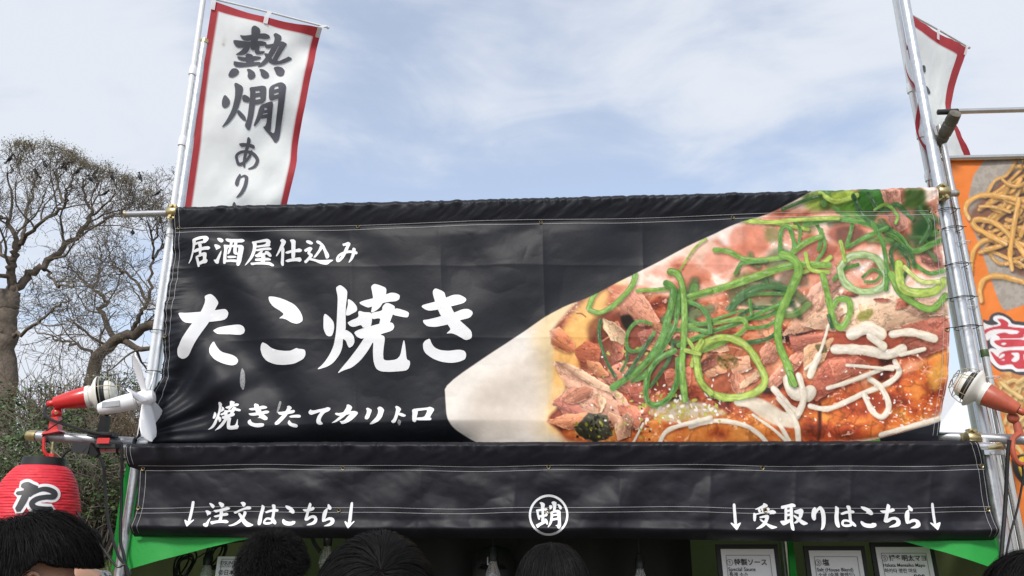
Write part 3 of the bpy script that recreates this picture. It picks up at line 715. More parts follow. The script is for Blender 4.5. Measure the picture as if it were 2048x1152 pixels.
G['tori'] = ZJ([[(1200,205),(1230,190),(1350,165),(1450,135),(1510,155),(1535,190),(1520,220),(1465,225),(1350,235),(1215,270)], [(1285,240),(1350,225),(1350,400),(1345,530),(1290,540),(1290,400)],
 [(1400,215),(1470,210),(1475,400),(1480,560),(1500,730),(1490,755),(1460,755),(1425,720),(1410,580),(1405,400)], B((1320,312,56),(1430,295,56)), B((1320,407,56),(1430,390,56)),
 [(1185,545),(1215,530),(1300,525),(1400,490),(1480,470),(1480,530),(1380,580),(1310,620),(1260,640),(1220,600)],
 [(1490,310),(1520,295),(1600,270),(1660,250),(1710,285),(1718,330),(1690,430),(1640,520),(1580,580),(1520,595),(1485,580),(1560,520),(1610,440),(1610,380),(1570,375),(1520,360)],
 [(1480,400),(1520,400),(1600,450),(1680,510),(1815,580),(1815,605),(1720,635),(1660,600),(1580,520),(1490,440)]])
r5 = lambda P: [(x * 1.4444 + 1991, y * 1.4444) for x, y in P]
G['ri'] = ZJ([[(1900,340),(1920,260),(1965,215),(2005,245),(2010,300),(2000,420),(2005,490),(1980,525),(1945,520),(1910,480),(1895,420)],
 r5([(0,200),(60,135),(95,145),(140,195),(165,290),(165,400),(140,480),(90,518),(78,505),(100,440),(100,330),(85,240),(65,185),(15,250),(0,290)])])
G['arrow3'] = ZJ([[(115,140),(180,135),(190,300),(215,610),(140,610),(125,300)], [(55,585),(80,570),(140,605),(215,605),(280,570),(302,580),(205,740),(180,742)]])
r6 = lambda P: [(1630 + x / 7.877, 995 + y / 7.877) for x, y in P]
G['arrow4'] = tidy([r6([(1820,85),(1868,85),(1890,250),(1912,410),(1868,415),(1845,260)]), r6([(1800,402),(1815,392),(1868,415),(1912,412),(1970,385),(1982,402),(1915,517),(1900,510)])])
def to_sz(polys):                      # photo -> metres on the banner plane
    o = []
    for p in polys:
        q = onfront(p[:, 0], p[:, 1], .06); o.append(np.stack([(q - O2) @ E2, q[:, 2]], 1))
    return o
def from_sz(polys):
    o = []
    for p in polys:
        q = O2 + N2 * .06 + E2 * p[:, :1] + np.array([0, 0, 1.0]) * p[:, 1:]
        o.append(np.stack(topx(q), 1))
    return o
rep = {k: to_sz(G[k]) for k in ('ha', 'ko_s', 'chi', 'ra')}
def repl(k, u0, v0, u1, v1):
    """the same glyph printed again, fitted to another place on the banner"""
    c = to_sz([np.array([(u0, v0), (u1, v1), (u0, v1), (u1, v0)], float)])[0]
    x0, x1 = (c[0, 0] + c[2, 0]) / 2, (c[1, 0] + c[3, 0]) / 2; z0, z1_ = c[[0, 3], 1].mean(), c[[1, 2], 1].mean()
    A = np.concatenate(rep[k]); lo = A.min(0); hi = A.max(0)
    return from_sz([np.stack([x0 + (p[:, 0] - lo[0]) / (hi[0] - lo[0]) * (x1 - x0), z1_ + (p[:, 1] - lo[1]) / (hi[1] - lo[1]) * (z0 - z1_)], 1) for p in rep[k]])
R6 = lambda x, y: (1630 + x / 7.877, 995 + y / 7.877)
G['ha2'] = repl('ha', *R6(296, 126), *R6(632, 480)); G['ko2'] = repl('ko_s', *R6(712, 142), *R6(952, 480))
G['chi2'] = repl('chi', *R6(1022, 102), *R6(1325, 473)); G['ra2'] = repl('ra', *R6(1400, 120), *R6(1640, 488))

# ---------------------------------------------------------------- upper banner
def edgeL(v): return np.interp(v, [415, 620, 760, 840, 884, 900], [350, 334, 318, 292, 266, 262])
def edgeR(v): return np.interp(v, [378, 500, 640, 760, 890, 900], [1869, 1888, 1901, 1896, 1877, 1876])
def topV(u): return 417.0 - 39 * (u - 350) / 1519 + .5 * np.sin((u - 350) / 1519 * np.pi)
BOTV = 900.0
def disp_up(u, v):
    t = v - topV(u)
    d = .030 * sstep(-9, 9, t) - .030 * np.clip((t - 7) / 38, 0, 1) ** 1.3
    sl = sstep(46, 30, t)
    d = d + sl * .010 * (fbm(u / 26 + t / 22, t / 34, 5, 3) - .5)
    d = d + sstep(18, 3, t) * .014 * (np.abs(fbm(u / 15, t / 60, 9, 2) - .5) * 2 - .3)
    face = sstep(40, 70, t)
    d = d + face * .032 * (fbm(u / 330, v / 260, 21, 2) - .5)
    q = u * .80 - v * .60 + 40 * (fbm(u / 160, v / 160, 31, 2) - .5)
    wl = sstep(760, 420, u) * .9 + .35
    d = d + face * wl * .017 * np.sin(q / 24) * (.35 + fbm(u / 220, v / 200, 41, 2))
    q2 = u * .55 + v * .83 + 60 * (fbm(u / 140 + 7, v / 140, 51, 2) - .5)
    d = d + face * sstep(650, 1000, u) * .009 * np.sin(q2 / 26) * fbm(u / 260, v / 200, 61, 2)
    d = d + face * .009 * (np.abs(fbm(u / 90, v / 70, 71, 3) - .5)) + face * .004 * np.abs(fbm(u / 34 + v / 90, v / 30, 73, 2) - .5) * sstep(.5, .62, fbm(u / 120, v / 120, 75, 2))
    # folds that radiate from the tied lower left corner
    rx, ry = u - 268, 886 - v; r = np.hypot(rx, ry); a = np.arctan2(ry, rx)
    fan = sstep(12, 70, r) * np.exp(-(r / 260) ** 2)
    d = d + fan * .030 * (np.sin(a * 11 + .6) * .55 + .35 * np.sin(a * 23 + 1)) * np.clip(r / 120, 0, 1.1)
    # puckers along the laced edges
    e = u - edgeL(v); w = np.exp(-(e / 30) ** 2) * sstep(445, 480, v)
    d = d + w * .022 * (fbm(v / 13 + e / 60, e / 80, 81, 3) - .5)
    e2 = edgeR(v) - u; w2 = np.exp(-(e2 / 26) ** 2) * face
    d = d + w2 * .008 * (fbm(v / 16, e2 / 60, 91, 2) - .5)
    # creases where it was folded for storage
    for x in (705, 885, 1090, 1290, 1490):
        d = d + face * .0042 * np.exp(-np.abs(u - x - (v - 640) * .03) / 11.0)
    for y in (531, 676): d = d + face * .0026 * np.exp(-np.abs(v - y + (u - 1000) * .006) / 9.0)
    # lower hem drawn in behind the pipe
    vb = np.interp(u, [266, 400, 640, 1000, 1300, 1880], [872, 858, 846, 838, 846, 868])
    k = np.clip((v - vb) / 40, 0, 1.6)
    d = d - .075 * (1 - .65 * sstep(880, 1000, u)) * k ** 1.4 + .003 * np.exp(-((v - vb + 6) / 18) ** 2)
    return d
OFF_UP = 0.030
def onfront_var(u, v, off, dsp):
    return onfront(u, v, off) + N2 * np.asarray(dsp)[..., None]

# ---- the printed food photograph, painted from strokes and patches into the cloth's colour attribute
class Paint:
    def __init__(s, u, v, base): s.u = u; s.v = v; s.c = np.tile(np.array(base, float), (len(u), 1))
    def box(s, P, m):
        P = np.asarray(P); return np.where((s.u > P[:, 0].min() - m) & (s.u < P[:, 0].max() + m) & (s.v > P[:, 1].min() - m) & (s.v < P[:, 1].max() + m))[0]
    def mix(s, i, w, col): s.c[i] = s.c[i] * (1 - w[:, None]) + np.asarray(col) * w[:, None]
    def poly(s, P, col, soft=1.5, var=0.0, sc=12., col2=None, alpha=1.0, seed=0, streak=None):
        P = np.asarray(P, float)[:, :2]; P = chaikin(P, 2) if len(P) > 3 else P
        i = s.box(P, soft * 3 + 2); u, v = s.u[i], s.v[i]
        d = np.full(len(i), 1e9)
        for a, b in zip(P, np.roll(P, -1, 0)):
            ab = b - a; t = np.clip(((u - a[0]) * ab[0] + (v - a[1]) * ab[1]) / (ab @ ab + 1e-9), 0, 1)
            d = np.minimum(d, np.hypot(u - a[0] - t * ab[0], v - a[1] - t * ab[1]))
        sd = np.where(inpoly(u, v, P), d, -d); w = sstep(-soft, soft, sd) * alpha
        if streak is None: n = fbm(u / sc, v / sc, 101 + seed, 4)
        else:
            ca, sa = math.cos(streak), math.sin(streak); n = fbm((u * ca + v * sa) / (sc * 5), (-u * sa + v * ca) / (sc * .55), 101 + seed, 4)
        c = np.asarray(col)[None] * (1 + var * (n[:, None] * 2 - 1))
        if col2 is not None: k = sstep(.35, .65, n)[:, None]; c = c * (1 - k) + np.asarray(col2)[None] * k
        s.c[i] = s.c[i] * (1 - w[:, None]) + c * w[:, None]
    def stroke(s, pts, wid, col, edge=None, core=None, soft=1.0, var=.15, alpha=1.0, seed=0, shade=0.0, gloss=0.0, flat=False, wob=.3):
        P = np.array(smooth_path([(p[0], p[1]) for p in pts], 5)); i = s.box(P, wid * 2 + 4)
        u, v = s.u[i], s.v[i]; d = np.full(len(i), 1e9); sg = np.zeros(len(i)); al = np.zeros(len(i)); lit = np.zeros(len(i)); L = 0; ds = np.full(len(i), 1e9)
        for a, b in zip(P[:-1], P[1:]):
            ab = b - a; l2 = ab @ ab + 1e-9; ln = math.sqrt(l2); t = np.clip(((u - a[0]) * ab[0] + (v - a[1]) * ab[1]) / l2, 0, 1)
            dd = np.hypot(u - a[0] - t * ab[0], v - a[1] - t * ab[1]); m = dd < d
            cr_ = ((v - a[1]) * ab[0] - (u - a[0]) * ab[1]) / ln
            nl_ = (-ab[1] * -.45 + ab[0] * -.89) / ln
            d = np.where(m, dd, d); sg = np.where(m, cr_, sg); al = np.where(m, L + t * ln, al); lit = np.where(m, nl_, lit); L += ln
            if shade > 0: ds = np.minimum(ds, np.hypot(u - 2.5 - a[0] - t * ab[0], v - 4.0 - a[1] - t * ab[1]))
        h = wid / 2 * (1.0 + wob * (fbm(al / 17, sg * 0 + seed, 7, 2) - .5))
        if shade > 0:
            ws = sstep(h * 1.7, h * .5, ds) * shade; s.c[i] *= (1 - ws[:, None])
        w = sstep(h + soft, h - soft, d) * alpha; x = np.clip(d / h, 0, 1); sx = np.clip(sg / h, -1, 1)
        n = fbm(al / 26 + seed, sg / 2.2, 211 + seed, 3); n2 = fbm(al / 10, sg / 5, 251 + seed, 3)
        if flat:
            k = np.clip(.55 + .22 * sx * lit + 1.1 * (n2 - .5) + .5 * (n - .5), 0, 1)[:, None]; pale = np.asarray(col) * 1.15 + np.array((.10, .12, .05)) * .55
            c = np.asarray(col) * .50 * (1 - k) + pale * k
            rim = (sstep(.70, .92, x) * (.45 + .9 * fbm(al / 20, sg * 0 + seed, 57, 2)))[:, None].clip(0, 1); c = c * (1 - rim) + np.asarray(edge if edge is not None else col) * .62 * rim
            li = (np.exp(-((sx - .35 * np.sin(al / 31 + seed)) / .13) ** 2) * sstep(.42, .6, fbm(al / 19, sg * 0 + 5.1 * seed, 33, 2)) * .75)[:, None]
            c = c * (1 - li) + (np.asarray(core) if core is not None else np.asarray(col) * .55) * li
        else:
            k = np.clip(.56 + .34 * sx * lit + .7 * (n2 - .5), 0, 1)[:, None]
            cd = np.asarray(col) * .55; cl = np.asarray(col) * 1.18 + .012
            c = (cd * (1 - k) + cl * k) * (1 + 2 * var * (n[:, None] - .5))
            if edge is not None: q = (sstep(.62, .98, x) * .6)[:, None]; c = c * (1 - q) + np.asarray(edge)[None] * (.6 + .5 * k) * q
            if core is not None:
                off = .30 * np.sin(al / 23 + seed); q = np.clip(np.exp(-((sx - off) / .20) ** 2) * sstep(.38, .62, fbm(al / 13, sg * 0 + 3.3 * seed, 31, 2)), 0, 1)[:, None] * .8; c = c * (1 - q) + np.asarray(core)[None] * q
        if gloss > 0:
            q = (np.exp(-((sx * np.sign(lit + 1e-6) - .35) / .16) ** 2) * sstep(.56, .70, fbm(al / 7, sg / 9 + seed, 71, 2)) * gloss)[:, None]; c = c * (1 - q) + .82 * q
        s.c[i] = s.c[i] * (1 - w[:, None]) + c * w[:, None]
    def flake(s, P, c, ang, seed=0, soft=1.1, alpha=1.0):
        P = chaikin(np.asarray(P, float)[:, :2], 1, .06); i = s.box(P, soft * 3 + 2); u, v = s.u[i], s.v[i]; d = np.full(len(i), 1e9)
        for a, b in zip(P, np.roll(P, -1, 0)):
            ab = b - a; t = np.clip(((u - a[0]) * ab[0] + (v - a[1]) * ab[1]) / (ab @ ab + 1e-9), 0, 1)
            d = np.minimum(d, np.hypot(u - a[0] - t * ab[0], v - a[1] - t * ab[1]))
        sd_ = np.where(inpoly(u, v, P), d, -d) + 6.0 * (fbm(u / 10, v / 10, seed + 21, 3) - .5); d = np.abs(sd_)
        w = sstep(-soft, soft, sd_) * alpha; ca, sa = math.cos(ang), math.sin(ang); m = P.mean(0); ext = np.abs((P - m) @ np.array([-sa, ca])).max() + 1
        x = (u - m[0]) * ca + (v - m[1]) * sa; y = -(u - m[0]) * sa + (v - m[1]) * ca; y2 = y + 6 * (fbm(x / 26, y / 40, seed, 2) - .5)
        g = np.clip(.5 - .5 * y / ext + .5 * (fbm(x / 40, y2 / 11, seed + 3, 3) - .5) + .30 * (fbm(x / 60, y2 / 2.6, seed + 5, 2) - .5), 0, 1)[:, None]
        c = np.asarray(c, float); col = c * .48 * (1 - g) + np.minimum(c * 1.25 + .08, .8) * g
        cr_ = 1 - np.abs(2 * fbm(x / 22 + 7, y2 / 9, seed + 11, 4) - 1); col = col * (1 - .35 * sstep(.88, .99, cr_)[:, None])
        sp = sstep(.68, .76, fbm(x / 6, y2 / 4, seed + 13, 3))[:, None] * .10; col = col + sp
        rim = (np.exp(-(d / 1.6) ** 2) * sstep(.45, .62, fbm(u / 14, v / 14, seed + 9, 2)) * .6)[:, None]; col = col * (1 - rim) + np.minimum(c * 1.3 + .16, .82) * rim
        s.c[i] = s.c[i] * (1 - w[:, None]) + col * w[:, None]
    def tex(s, P, pal, sc, soft=3.0, crease=.7, seed=0, warp=14., alpha=1.0):
        """irregular glossy food surface: a palette run through warped noise, dark creases between"""
        P = chaikin(np.asarray(P, float)[:, :2], 2); i = s.box(P, soft * 3 + 2); u, v = s.u[i], s.v[i]; d = np.full(len(i), 1e9)
        for a, b in zip(P, np.roll(P, -1, 0)):
            ab = b - a; t = np.clip(((u - a[0]) * ab[0] + (v - a[1]) * ab[1]) / (ab @ ab + 1e-9), 0, 1)
            d = np.minimum(d, np.hypot(u - a[0] - t * ab[0], v - a[1] - t * ab[1]))
        w = sstep(-soft, soft, np.where(inpoly(u, v, P), d, -d)) * alpha
        wu = u + warp * (fbm(u / sc, v / sc, seed + 1, 3) - .5) * 2; wv_ = v + warp * (fbm(u / sc + 9, v / sc, seed + 2, 3) - .5) * 2
        n = fbm(wu / sc, wv_ / (sc * .7), seed + 3, 5); n = np.clip((n - .24) / .52, 0, .9999) * (len(pal) - 1)
        k = n.astype(int); f = (n - k)[:, None]; pal = np.asarray(pal); c = pal[k] * (1 - f) + pal[np.minimum(k + 1, len(pal) - 1)] * f
        r = 1 - np.abs(2 * fbm(wu / sc * 1.6 + 40, wv_ / sc * 1.6, seed + 5, 4) - 1); c = c * (1 - crease * sstep(.86, .985, r)[:, None])
        g = sstep(.66, .74, fbm(wu / 7, wv_ / 5, seed + 7, 3)) * sstep(.45, .6, fbm(u / 60, v / 60, seed + 8, 2)); c = c + g[:, None] * .30
        s.c[i] = s.c[i] * (1 - w[:, None]) + c * w[:, None]
    def specks(s, n, box_, rad, cols, seed=1, cond=None):
        rs = np.random.default_rng(seed)
        for k in range(n):
            x, y = rs.uniform(box_[0], box_[2]), rs.uniform(box_[1], box_[3])
            if cond is not None and not cond(x, y): continue
            a, b = rs.uniform(*rad), rs.uniform(*rad) * .6; th_ = rs.uniform(0, 3.14)
            i = s.box([(x, y)], max(a, b) * 2 + 2); du, dv = s.u[i] - x, s.v[i] - y
            p = (du * math.cos(th_) + dv * math.sin(th_)) / a; q = (-du * math.sin(th_) + dv * math.cos(th_)) / b
            s.mix(i, sstep(1.25, .7, np.hypot(p, q)), cols[rs.integers(len(cols))])
BLK = (0.0085, 0.0098, 0.0150)
cols_ = np.concatenate([np.linspace(0, 1, 190)[:-1] * (880 - 350), np.arange(880 - 350, 1519, 1.30), [1519.0]]) / 1519
rows_ = np.concatenate([np.linspace(0, .12, 46)[:-1], np.linspace(.12, 1, 312)])
nu, nv = len(cols_), len(rows_)
A_, B_ = np.meshgrid(cols_, rows_)
u0 = 350 + A_ * 1519; v_ = topV(u0) + (BOTV - topV(u0)) * B_
for _ in range(3):
    u0 = edgeL(v_) + A_ * (edgeR(v_) - edgeL(v_)); v_ = topV(u0) + (BOTV - topV(u0)) * B_
UU, VV = u0.ravel(), v_.ravel()
co = onfront_var(UU, VV, OFF_UP, disp_up(UU, VV))
pt = Paint(UU, VV, BLK)
Z7 = lambda *P: [(860 + x / 2.1732, 370 + y / 2.1732) for x, y in P]
Z8 = lambda *P: [(1380 + x / 2.1732, 370 + y / 2.1732) for x, y in P]
W = 1 / 2.1732
plate = [(1640, 366), (1615, 392), (1540, 428), (1466, 449), (1400, 480), (1300, 531), (1240, 562), (1180, 594), (1122, 614), (1000, 695), (889, 769), (891, 800), (894, 835), (905, 855), (935, 874), (975, 893), (1000, 912), (1500, 915), (1690, 893), (1780, 872), (1895, 840), (1930, 800), (1930, 360)]
pt.poly(plate, (.70, .655, .60), 1.0, .05, 60)
i = pt.box(plate, 0); ww = sstep(1180, 1090, pt.u[i] * 0 + 1090) * 0
# warm bounce of the food on the plate
pt.poly([(1060, 640), (1150, 575), (1260, 545), (1300, 700), (1200, 880), (1060, 880), (1080, 780)], (.66, .48, .22), 26, .25, 40, alpha=.75)
pt.poly([(940, 770), (1080, 690), (1100, 860), (1000, 885), (930, 860)], (.66, .56, .47), 24, .1, 40, alpha=.6)
# blurred background of the food
pt.tex([(1240, 570), (1400, 490), (1480, 455), (1640, 375), (1910, 360), (1910, 560), (1600, 600), (1350, 640), (1200, 640)], [(.30, .11, .07), (.50, .22, .15), (.62, .34, .25), (.70, .48, .40), (.78, .68, .62)], 40, 9, .0, 3)
for (x, y, rx, ry, c, a) in [(1405, 500, 42, 30, (.72, .55, .46), .8), (1465, 470, 30, 24, (.80, .70, .66), .9), (1440, 520, 40, 26, (.62, .32, .25), .8), (1500, 480, 46, 34, (.60, .27, .19), .8), (1385, 548, 44, 26, (.60, .27, .18), .7),
                             (1590, 405, 40, 16, (.60, .56, .50), .9), (1660, 400, 60, 26, (.09, .17, .04), .9), (1740, 410, 44, 40, (.035, .10, .03), .95), (1810, 400, 40, 42, (.30, .14, .10), .9), (1846, 450, 30, 46, (.03, .09, .03), .9), (1775, 440, 26, 26, (.42, .20, .14), .8),
                             (1560, 470, 26, 20, (.55, .30, .22), .8), (1690, 470, 40, 22, (.30, .11, .08), .8), (1620, 500, 46, 30, (.34, .13, .09), .8), (1640, 445, 30, 12, (.72, .68, .60), .8), (1668, 398, 46, 18, (.34, .44, .08), .85), (1700, 420, 30, 16, (.12, .27, .05), .9), (1737, 402, 30, 22, (.06, .19, .04), .9), (1822, 400, 34, 22, (.05, .16, .04), .85), (1850, 470, 26, 40, (.035, .11, .035), .9), (1790, 400, 16, 22, (.46, .22, .17), .8), (1630, 412, 26, 12, (.30, .40, .10), .8), (1560, 520, 40, 26, (.06, .15, .05), .7), (1500, 560, 40, 22, (.08, .17, .05), .6)]:
    pt.poly([(x + rx * math.cos(q) * (.8 + .3 * random.random()), y + ry * math.sin(q) * (.8 + .3 * random.random())) for q in np.linspace(0, 6.28, 9)[:-1]], c, 7, .25, 16, alpha=a)
# body of the food: glossy brown and orange
pt.tex(Z7((520, 640), (640, 500), (720, 420), (860, 440), (1000, 480), (1217, 500), (1420, 560), (2260, 600), (2250, 1010), (2030, 1085), (1760, 1125), (620, 1125), (560, 1070), (500, 1020), (590, 930), (600, 800), (540, 720)), [(.05, .014, .01), (.17, .04, .025), (.33, .10, .06), (.46, .17, .10), (.56, .28, .19), (.62, .38, .28)], 48, 5, .35, 9)
pt.tex(Z7((560, 1060), (900, 960), (1200, 1020), (1500, 960), (1760, 1000), (1760, 1130), (600, 1130)), [(.26, .07, .03), (.44, .14, .05), (.58, .25, .08), (.64, .34, .12)], 40, 14, .3, 4, alpha=.85)
pt.tex(Z8((520, 960), (700, 900), (950, 830), (1110, 690), (1130, 800), (1100, 1010), (830, 1085), (600, 1125), (480, 1125)), [(.22, .055, .025), (.36, .09, .04), (.50, .17, .06), (.60, .27, .09), (.60, .36, .12)], 46, 9, .35, 5)
pt.poly(Z8((1030, 820), (1100, 740), (1110, 850), (1060, 900)), (.52, .33, .10), 9, .3, 14, alpha=.8)
pt.poly(Z8((980, 600), (1135, 570), (1130, 700), (960, 740), (880, 640)), (.36, .115, .085), 5, .3, 16, col2=(.50, .22, .17), seed=6)
pt.poly(Z8((555, 940), (575, 945), (565, 1115), (550, 1115)), (.10, .03, .02), 3, .2)
# blurred pinkish layer at the left edge of the mound
pt.poly(Z7((560, 760), (620, 640), (700, 470), (760, 440), (720, 600), (650, 790), (600, 860)), (.64, .40, .16), 9, .2, 18, alpha=.85)
# dried fish flakes
Z9 = lambda *P: [(860 + x / 1.932, 360 + y / 1.932) for x, y in P]
pt.poly(Z9((470, 700), (500, 600), (560, 500), (640, 430), (700, 420), (660, 560), (600, 640), (540, 780), (480, 800)), (.70, .50, .24), 9, .15, 22, alpha=.85)
pt.poly(Z9((600, 560), (680, 500), (900, 520), (1000, 640), (980, 800), (800, 820), (680, 780), (620, 680)), (.17, .055, .04), 8, .5, 12, alpha=.8)
pt.poly(Z9((980, 640), (1300, 620), (1340, 760), (1250, 830), (1000, 800)), (.40, .17, .11), 8, .5, 14, alpha=.75)
pt.poly(Z9((1480, 600), (1820, 600), (1840, 680), (1500, 700)), (.36, .12, .09), 8, .4, 14, alpha=.8)
fl = [(Z9((465, 585), (500, 572), (556, 625), (560, 660), (530, 672), (470, 645)), (.58, .25, .14), .5), (Z9((555, 655), (610, 620), (660, 640), (650, 720), (585, 740)), (.44, .145, .075), .2), (Z9((690, 565), (725, 545), (755, 610), (745, 690), (705, 705)), (.45, .19, .14), 1.4),
      (Z9((735, 470), (790, 400), (840, 460), (890, 545), (820, 570), (735, 525)), (.62, .32, .25), .8), (Z9((800, 590), (880, 570), (900, 640), (830, 680)), (.30, .11, .09), .2), (Z9((470, 705), (525, 705), (640, 770), (745, 835), (815, 940), (805, 965), (700, 955), (590, 915), (470, 868), (530, 800)), (.68, .40, .34), .5),
      (Z9((475, 698), (560, 718), (745, 832), (735, 846), (620, 792), (520, 735)), (.72, .47, .39), .55), (Z9((470, 850), (530, 830), (600, 900), (520, 910)), (.50, .22, .19), .4), (Z9((445, 935), (520, 905), (625, 900), (600, 935), (540, 965)), (.62, .30, .19), -.1), (Z9((640, 760), (740, 700), (820, 790), (760, 830)), (.52, .24, .19), .5),
      (Z9((720, 870), (830, 880), (800, 960), (740, 940)), (.58, .26, .20), .9), (Z9((760, 800), (860, 790), (840, 860), (780, 870)), (.40, .13, .10), .3), (Z9((900, 740), (1010, 720), (1000, 800), (920, 820)), (.46, .18, .13), .2), (Z9((1040, 700), (1120, 680), (1150, 740), (1070, 770)), (.60, .36, .26), .4),
      (Z9((1150, 690), (1230, 680), (1250, 760), (1180, 780)), (.62, .38, .30), -.3), (Z9((1275, 660), (1300, 620), (1345, 640), (1340, 700), (1285, 715)), (.60, .32, .26), -.8), (Z9((1290, 790), (1340, 730), (1440, 640), (1475, 650), (1420, 730), (1330, 810)), (.58, .31, .25), -.7), (Z9((1390, 600), (1540, 590), (1500, 650), (1400, 660)), (.40, .16, .13), -.1),
      (Z9((1360, 600), (1430, 480), (1480, 410), (1560, 370), (1590, 470), (1510, 570), (1430, 590)), (.57, .38, .31), -.7), (Z9((1430, 560), (1530, 470), (1600, 500), (1560, 590)), (.62, .44, .37), -.6), (Z9((1560, 580), (1640, 500), (1770, 440), (1900, 480), (2010, 520), (1900, 545), (1750, 590), (1640, 600)), (.67, .48, .40), -.35),
      (Z9((1780, 470), (1900, 440), (1990, 470), (2005, 520), (1880, 530)), (.62, .44, .38), .1), (Z9((1450, 830), (1530, 690), (1640, 680), (1705, 715), (1590, 790), (1490, 860)), (.42, .145, .11), -.6), (Z9((1540, 700), (1600, 690), (1640, 750), (1570, 780)), (.52, .22, .17), -.5), (Z9((1820, 560), (2005, 525), (2010, 640), (1900, 690), (1830, 640)), (.38, .14, .11), .2),
      (Z9((1880, 250), (1970, 240), (1985, 350), (1900, 320)), (.38, .17, .13), .3), (Z9((1730, 40), (1800, 40), (1850, 180), (1790, 220)), (.45, .24, .18), 1.0), (Z9((1450, 640), (1560, 610), (1520, 700), (1440, 760)), (.64, .42, .30), -.7), (Z9((1500, 380), (1560, 330), (1600, 400), (1540, 440)), (.50, .28, .22), -.7)]
for k, (P, c, a) in enumerate(fl):
    pt.poly(np.array(P) + (2.5, 4.5), (.05, .015, .01), 4.5, alpha=.6); pt.flake(P, c, a, 20 + 3 * k)
def small_flakes(n, box_, seed, pal):
    rs = np.random.default_rng(seed)
    for k in range(n):
        x, y = rs.uniform(box_[0], box_[2]), rs.uniform(box_[1], box_[3]); a = rs.uniform(0, 6.28); l = rs.uniform(14, 42); wd = l * rs.uniform(.28, .6); c = np.array(pal[rs.integers(len(pal))]) * rs.uniform(.75, 1.2)
        ca, sa = math.cos(a), math.sin(a); Q = [(x + (px_ * ca * l - py_ * sa * wd) + rs.normal() * 2, y + (px_ * sa * l + py_ * ca * wd) * .8 + rs.normal() * 2) for px_, py_ in ((-1, -.3), (-.3, -1), (.6, -.7), (1, .1), (.4, .8), (-.6, .7))]
        pt.poly(np.array(Q) + (1.5, 3), (.045, .012, .008), 3, alpha=.65); pt.flake(Q, c, a, 300 + seed * 9 + k, .9)
PK = [(.58, .30, .23), (.44, .17, .12), (.64, .40, .32), (.30, .10, .07), (.54, .27, .16), (.66, .46, .36), (.62, .36, .29)]
small_flakes(9, (1150, 650, 1320, 860), 1, PK); small_flakes(7, (1390, 650, 1560, 770), 2, PK); small_flakes(6, (1620, 590, 1880, 640), 3, PK); small_flakes(8, (1300, 560, 1420, 760), 4, PK[3:5])
for k in range(46):        # fine light and dark streaks of flake
    rs = np.random.default_rng(900 + k); x, y = rs.uniform(1150, 1880), rs.uniform(620, 780)
    if y < 560 + abs(x - 1500) * .1: continue
    a = rs.uniform(-.9, .5); l = rs.uniform(14, 44)
    pt.stroke([(x, y), (x + l * .5 * math.cos(a), y + l * .5 * math.sin(a) - 3), (x + l * math.cos(a), y + l * math.sin(a))], rs.uniform(1.6, 4), ((.66, .42, .34) if k % 2 else (.17, .05, .035)), soft=1.0, alpha=.75)
# dark seaweed
pt.flake(Z9((556, 958), (585, 930), (610, 900), (650, 908), (688, 915), (694, 950), (706, 985), (680, 1004), (640, 1012), (600, 1000), (575, 985)), (.035, .042, .022), .4, 61, 1.0)
pt.specks(26, (1152, 832, 1222, 878), (1.5, 5.5), [(.20, .24, .03), (.34, .36, .06), (.02, .02, .012), (.015, .02, .01)], 17)
pt.poly(Z7((820, 570), (870, 560), (900, 610), (850, 640)), (.03, .02, .014), 3, .4)
pt.poly(Z8((100, 740), (190, 730), (220, 790), (140, 810)), (.10, .12, .03), 2.5, .6, 5, col2=(.35, .22, .12), seed=62, alpha=.8)
pt.poly(Z8((720, 560), (800, 530), (790, 580), (730, 600)), (.24, .28, .06), 3, .5, 4, alpha=.8)
pt.poly(Z8((540, 690), (590, 690), (600, 730), (560, 730)), (.07, .09, .03), 2, .5, 4, alpha=.8)
fo = Paint(UU, VV, (0, 0, 0)); fo.poly(Z9((440, 960), (480, 760), (470, 590), (620, 440), (800, 340), (1200, 170), (1480, 30), (2020, 20), (2030, 1040), (560, 1040)), (1, 1, 1), 8)
gr = fbm(UU / 3.4, VV / 3.4, 401, 3) - .5; g2 = fbm(UU / 11, VV / 11, 411, 3) - .5; low_ = sstep(540, 640, VV)
wf = fo.c[:, :1] * .85; pt.c = pt.c * (1 - wf) + wf * np.clip(pt.c, 0, 1) ** 1.32 * np.array((1.30, 1.22, 1.18))
wm = (fo.c[:, :1] * low_[:, None]); pt.c = pt.c * (1 - wm + wm * np.array((1.06, .96, .80)))
pt.c = np.clip(pt.c * (1 + fo.c[:, :1] * ((.22 * gr + .30 * g2) * (.3 + .7 * low_))[:, None]), 0, .85)
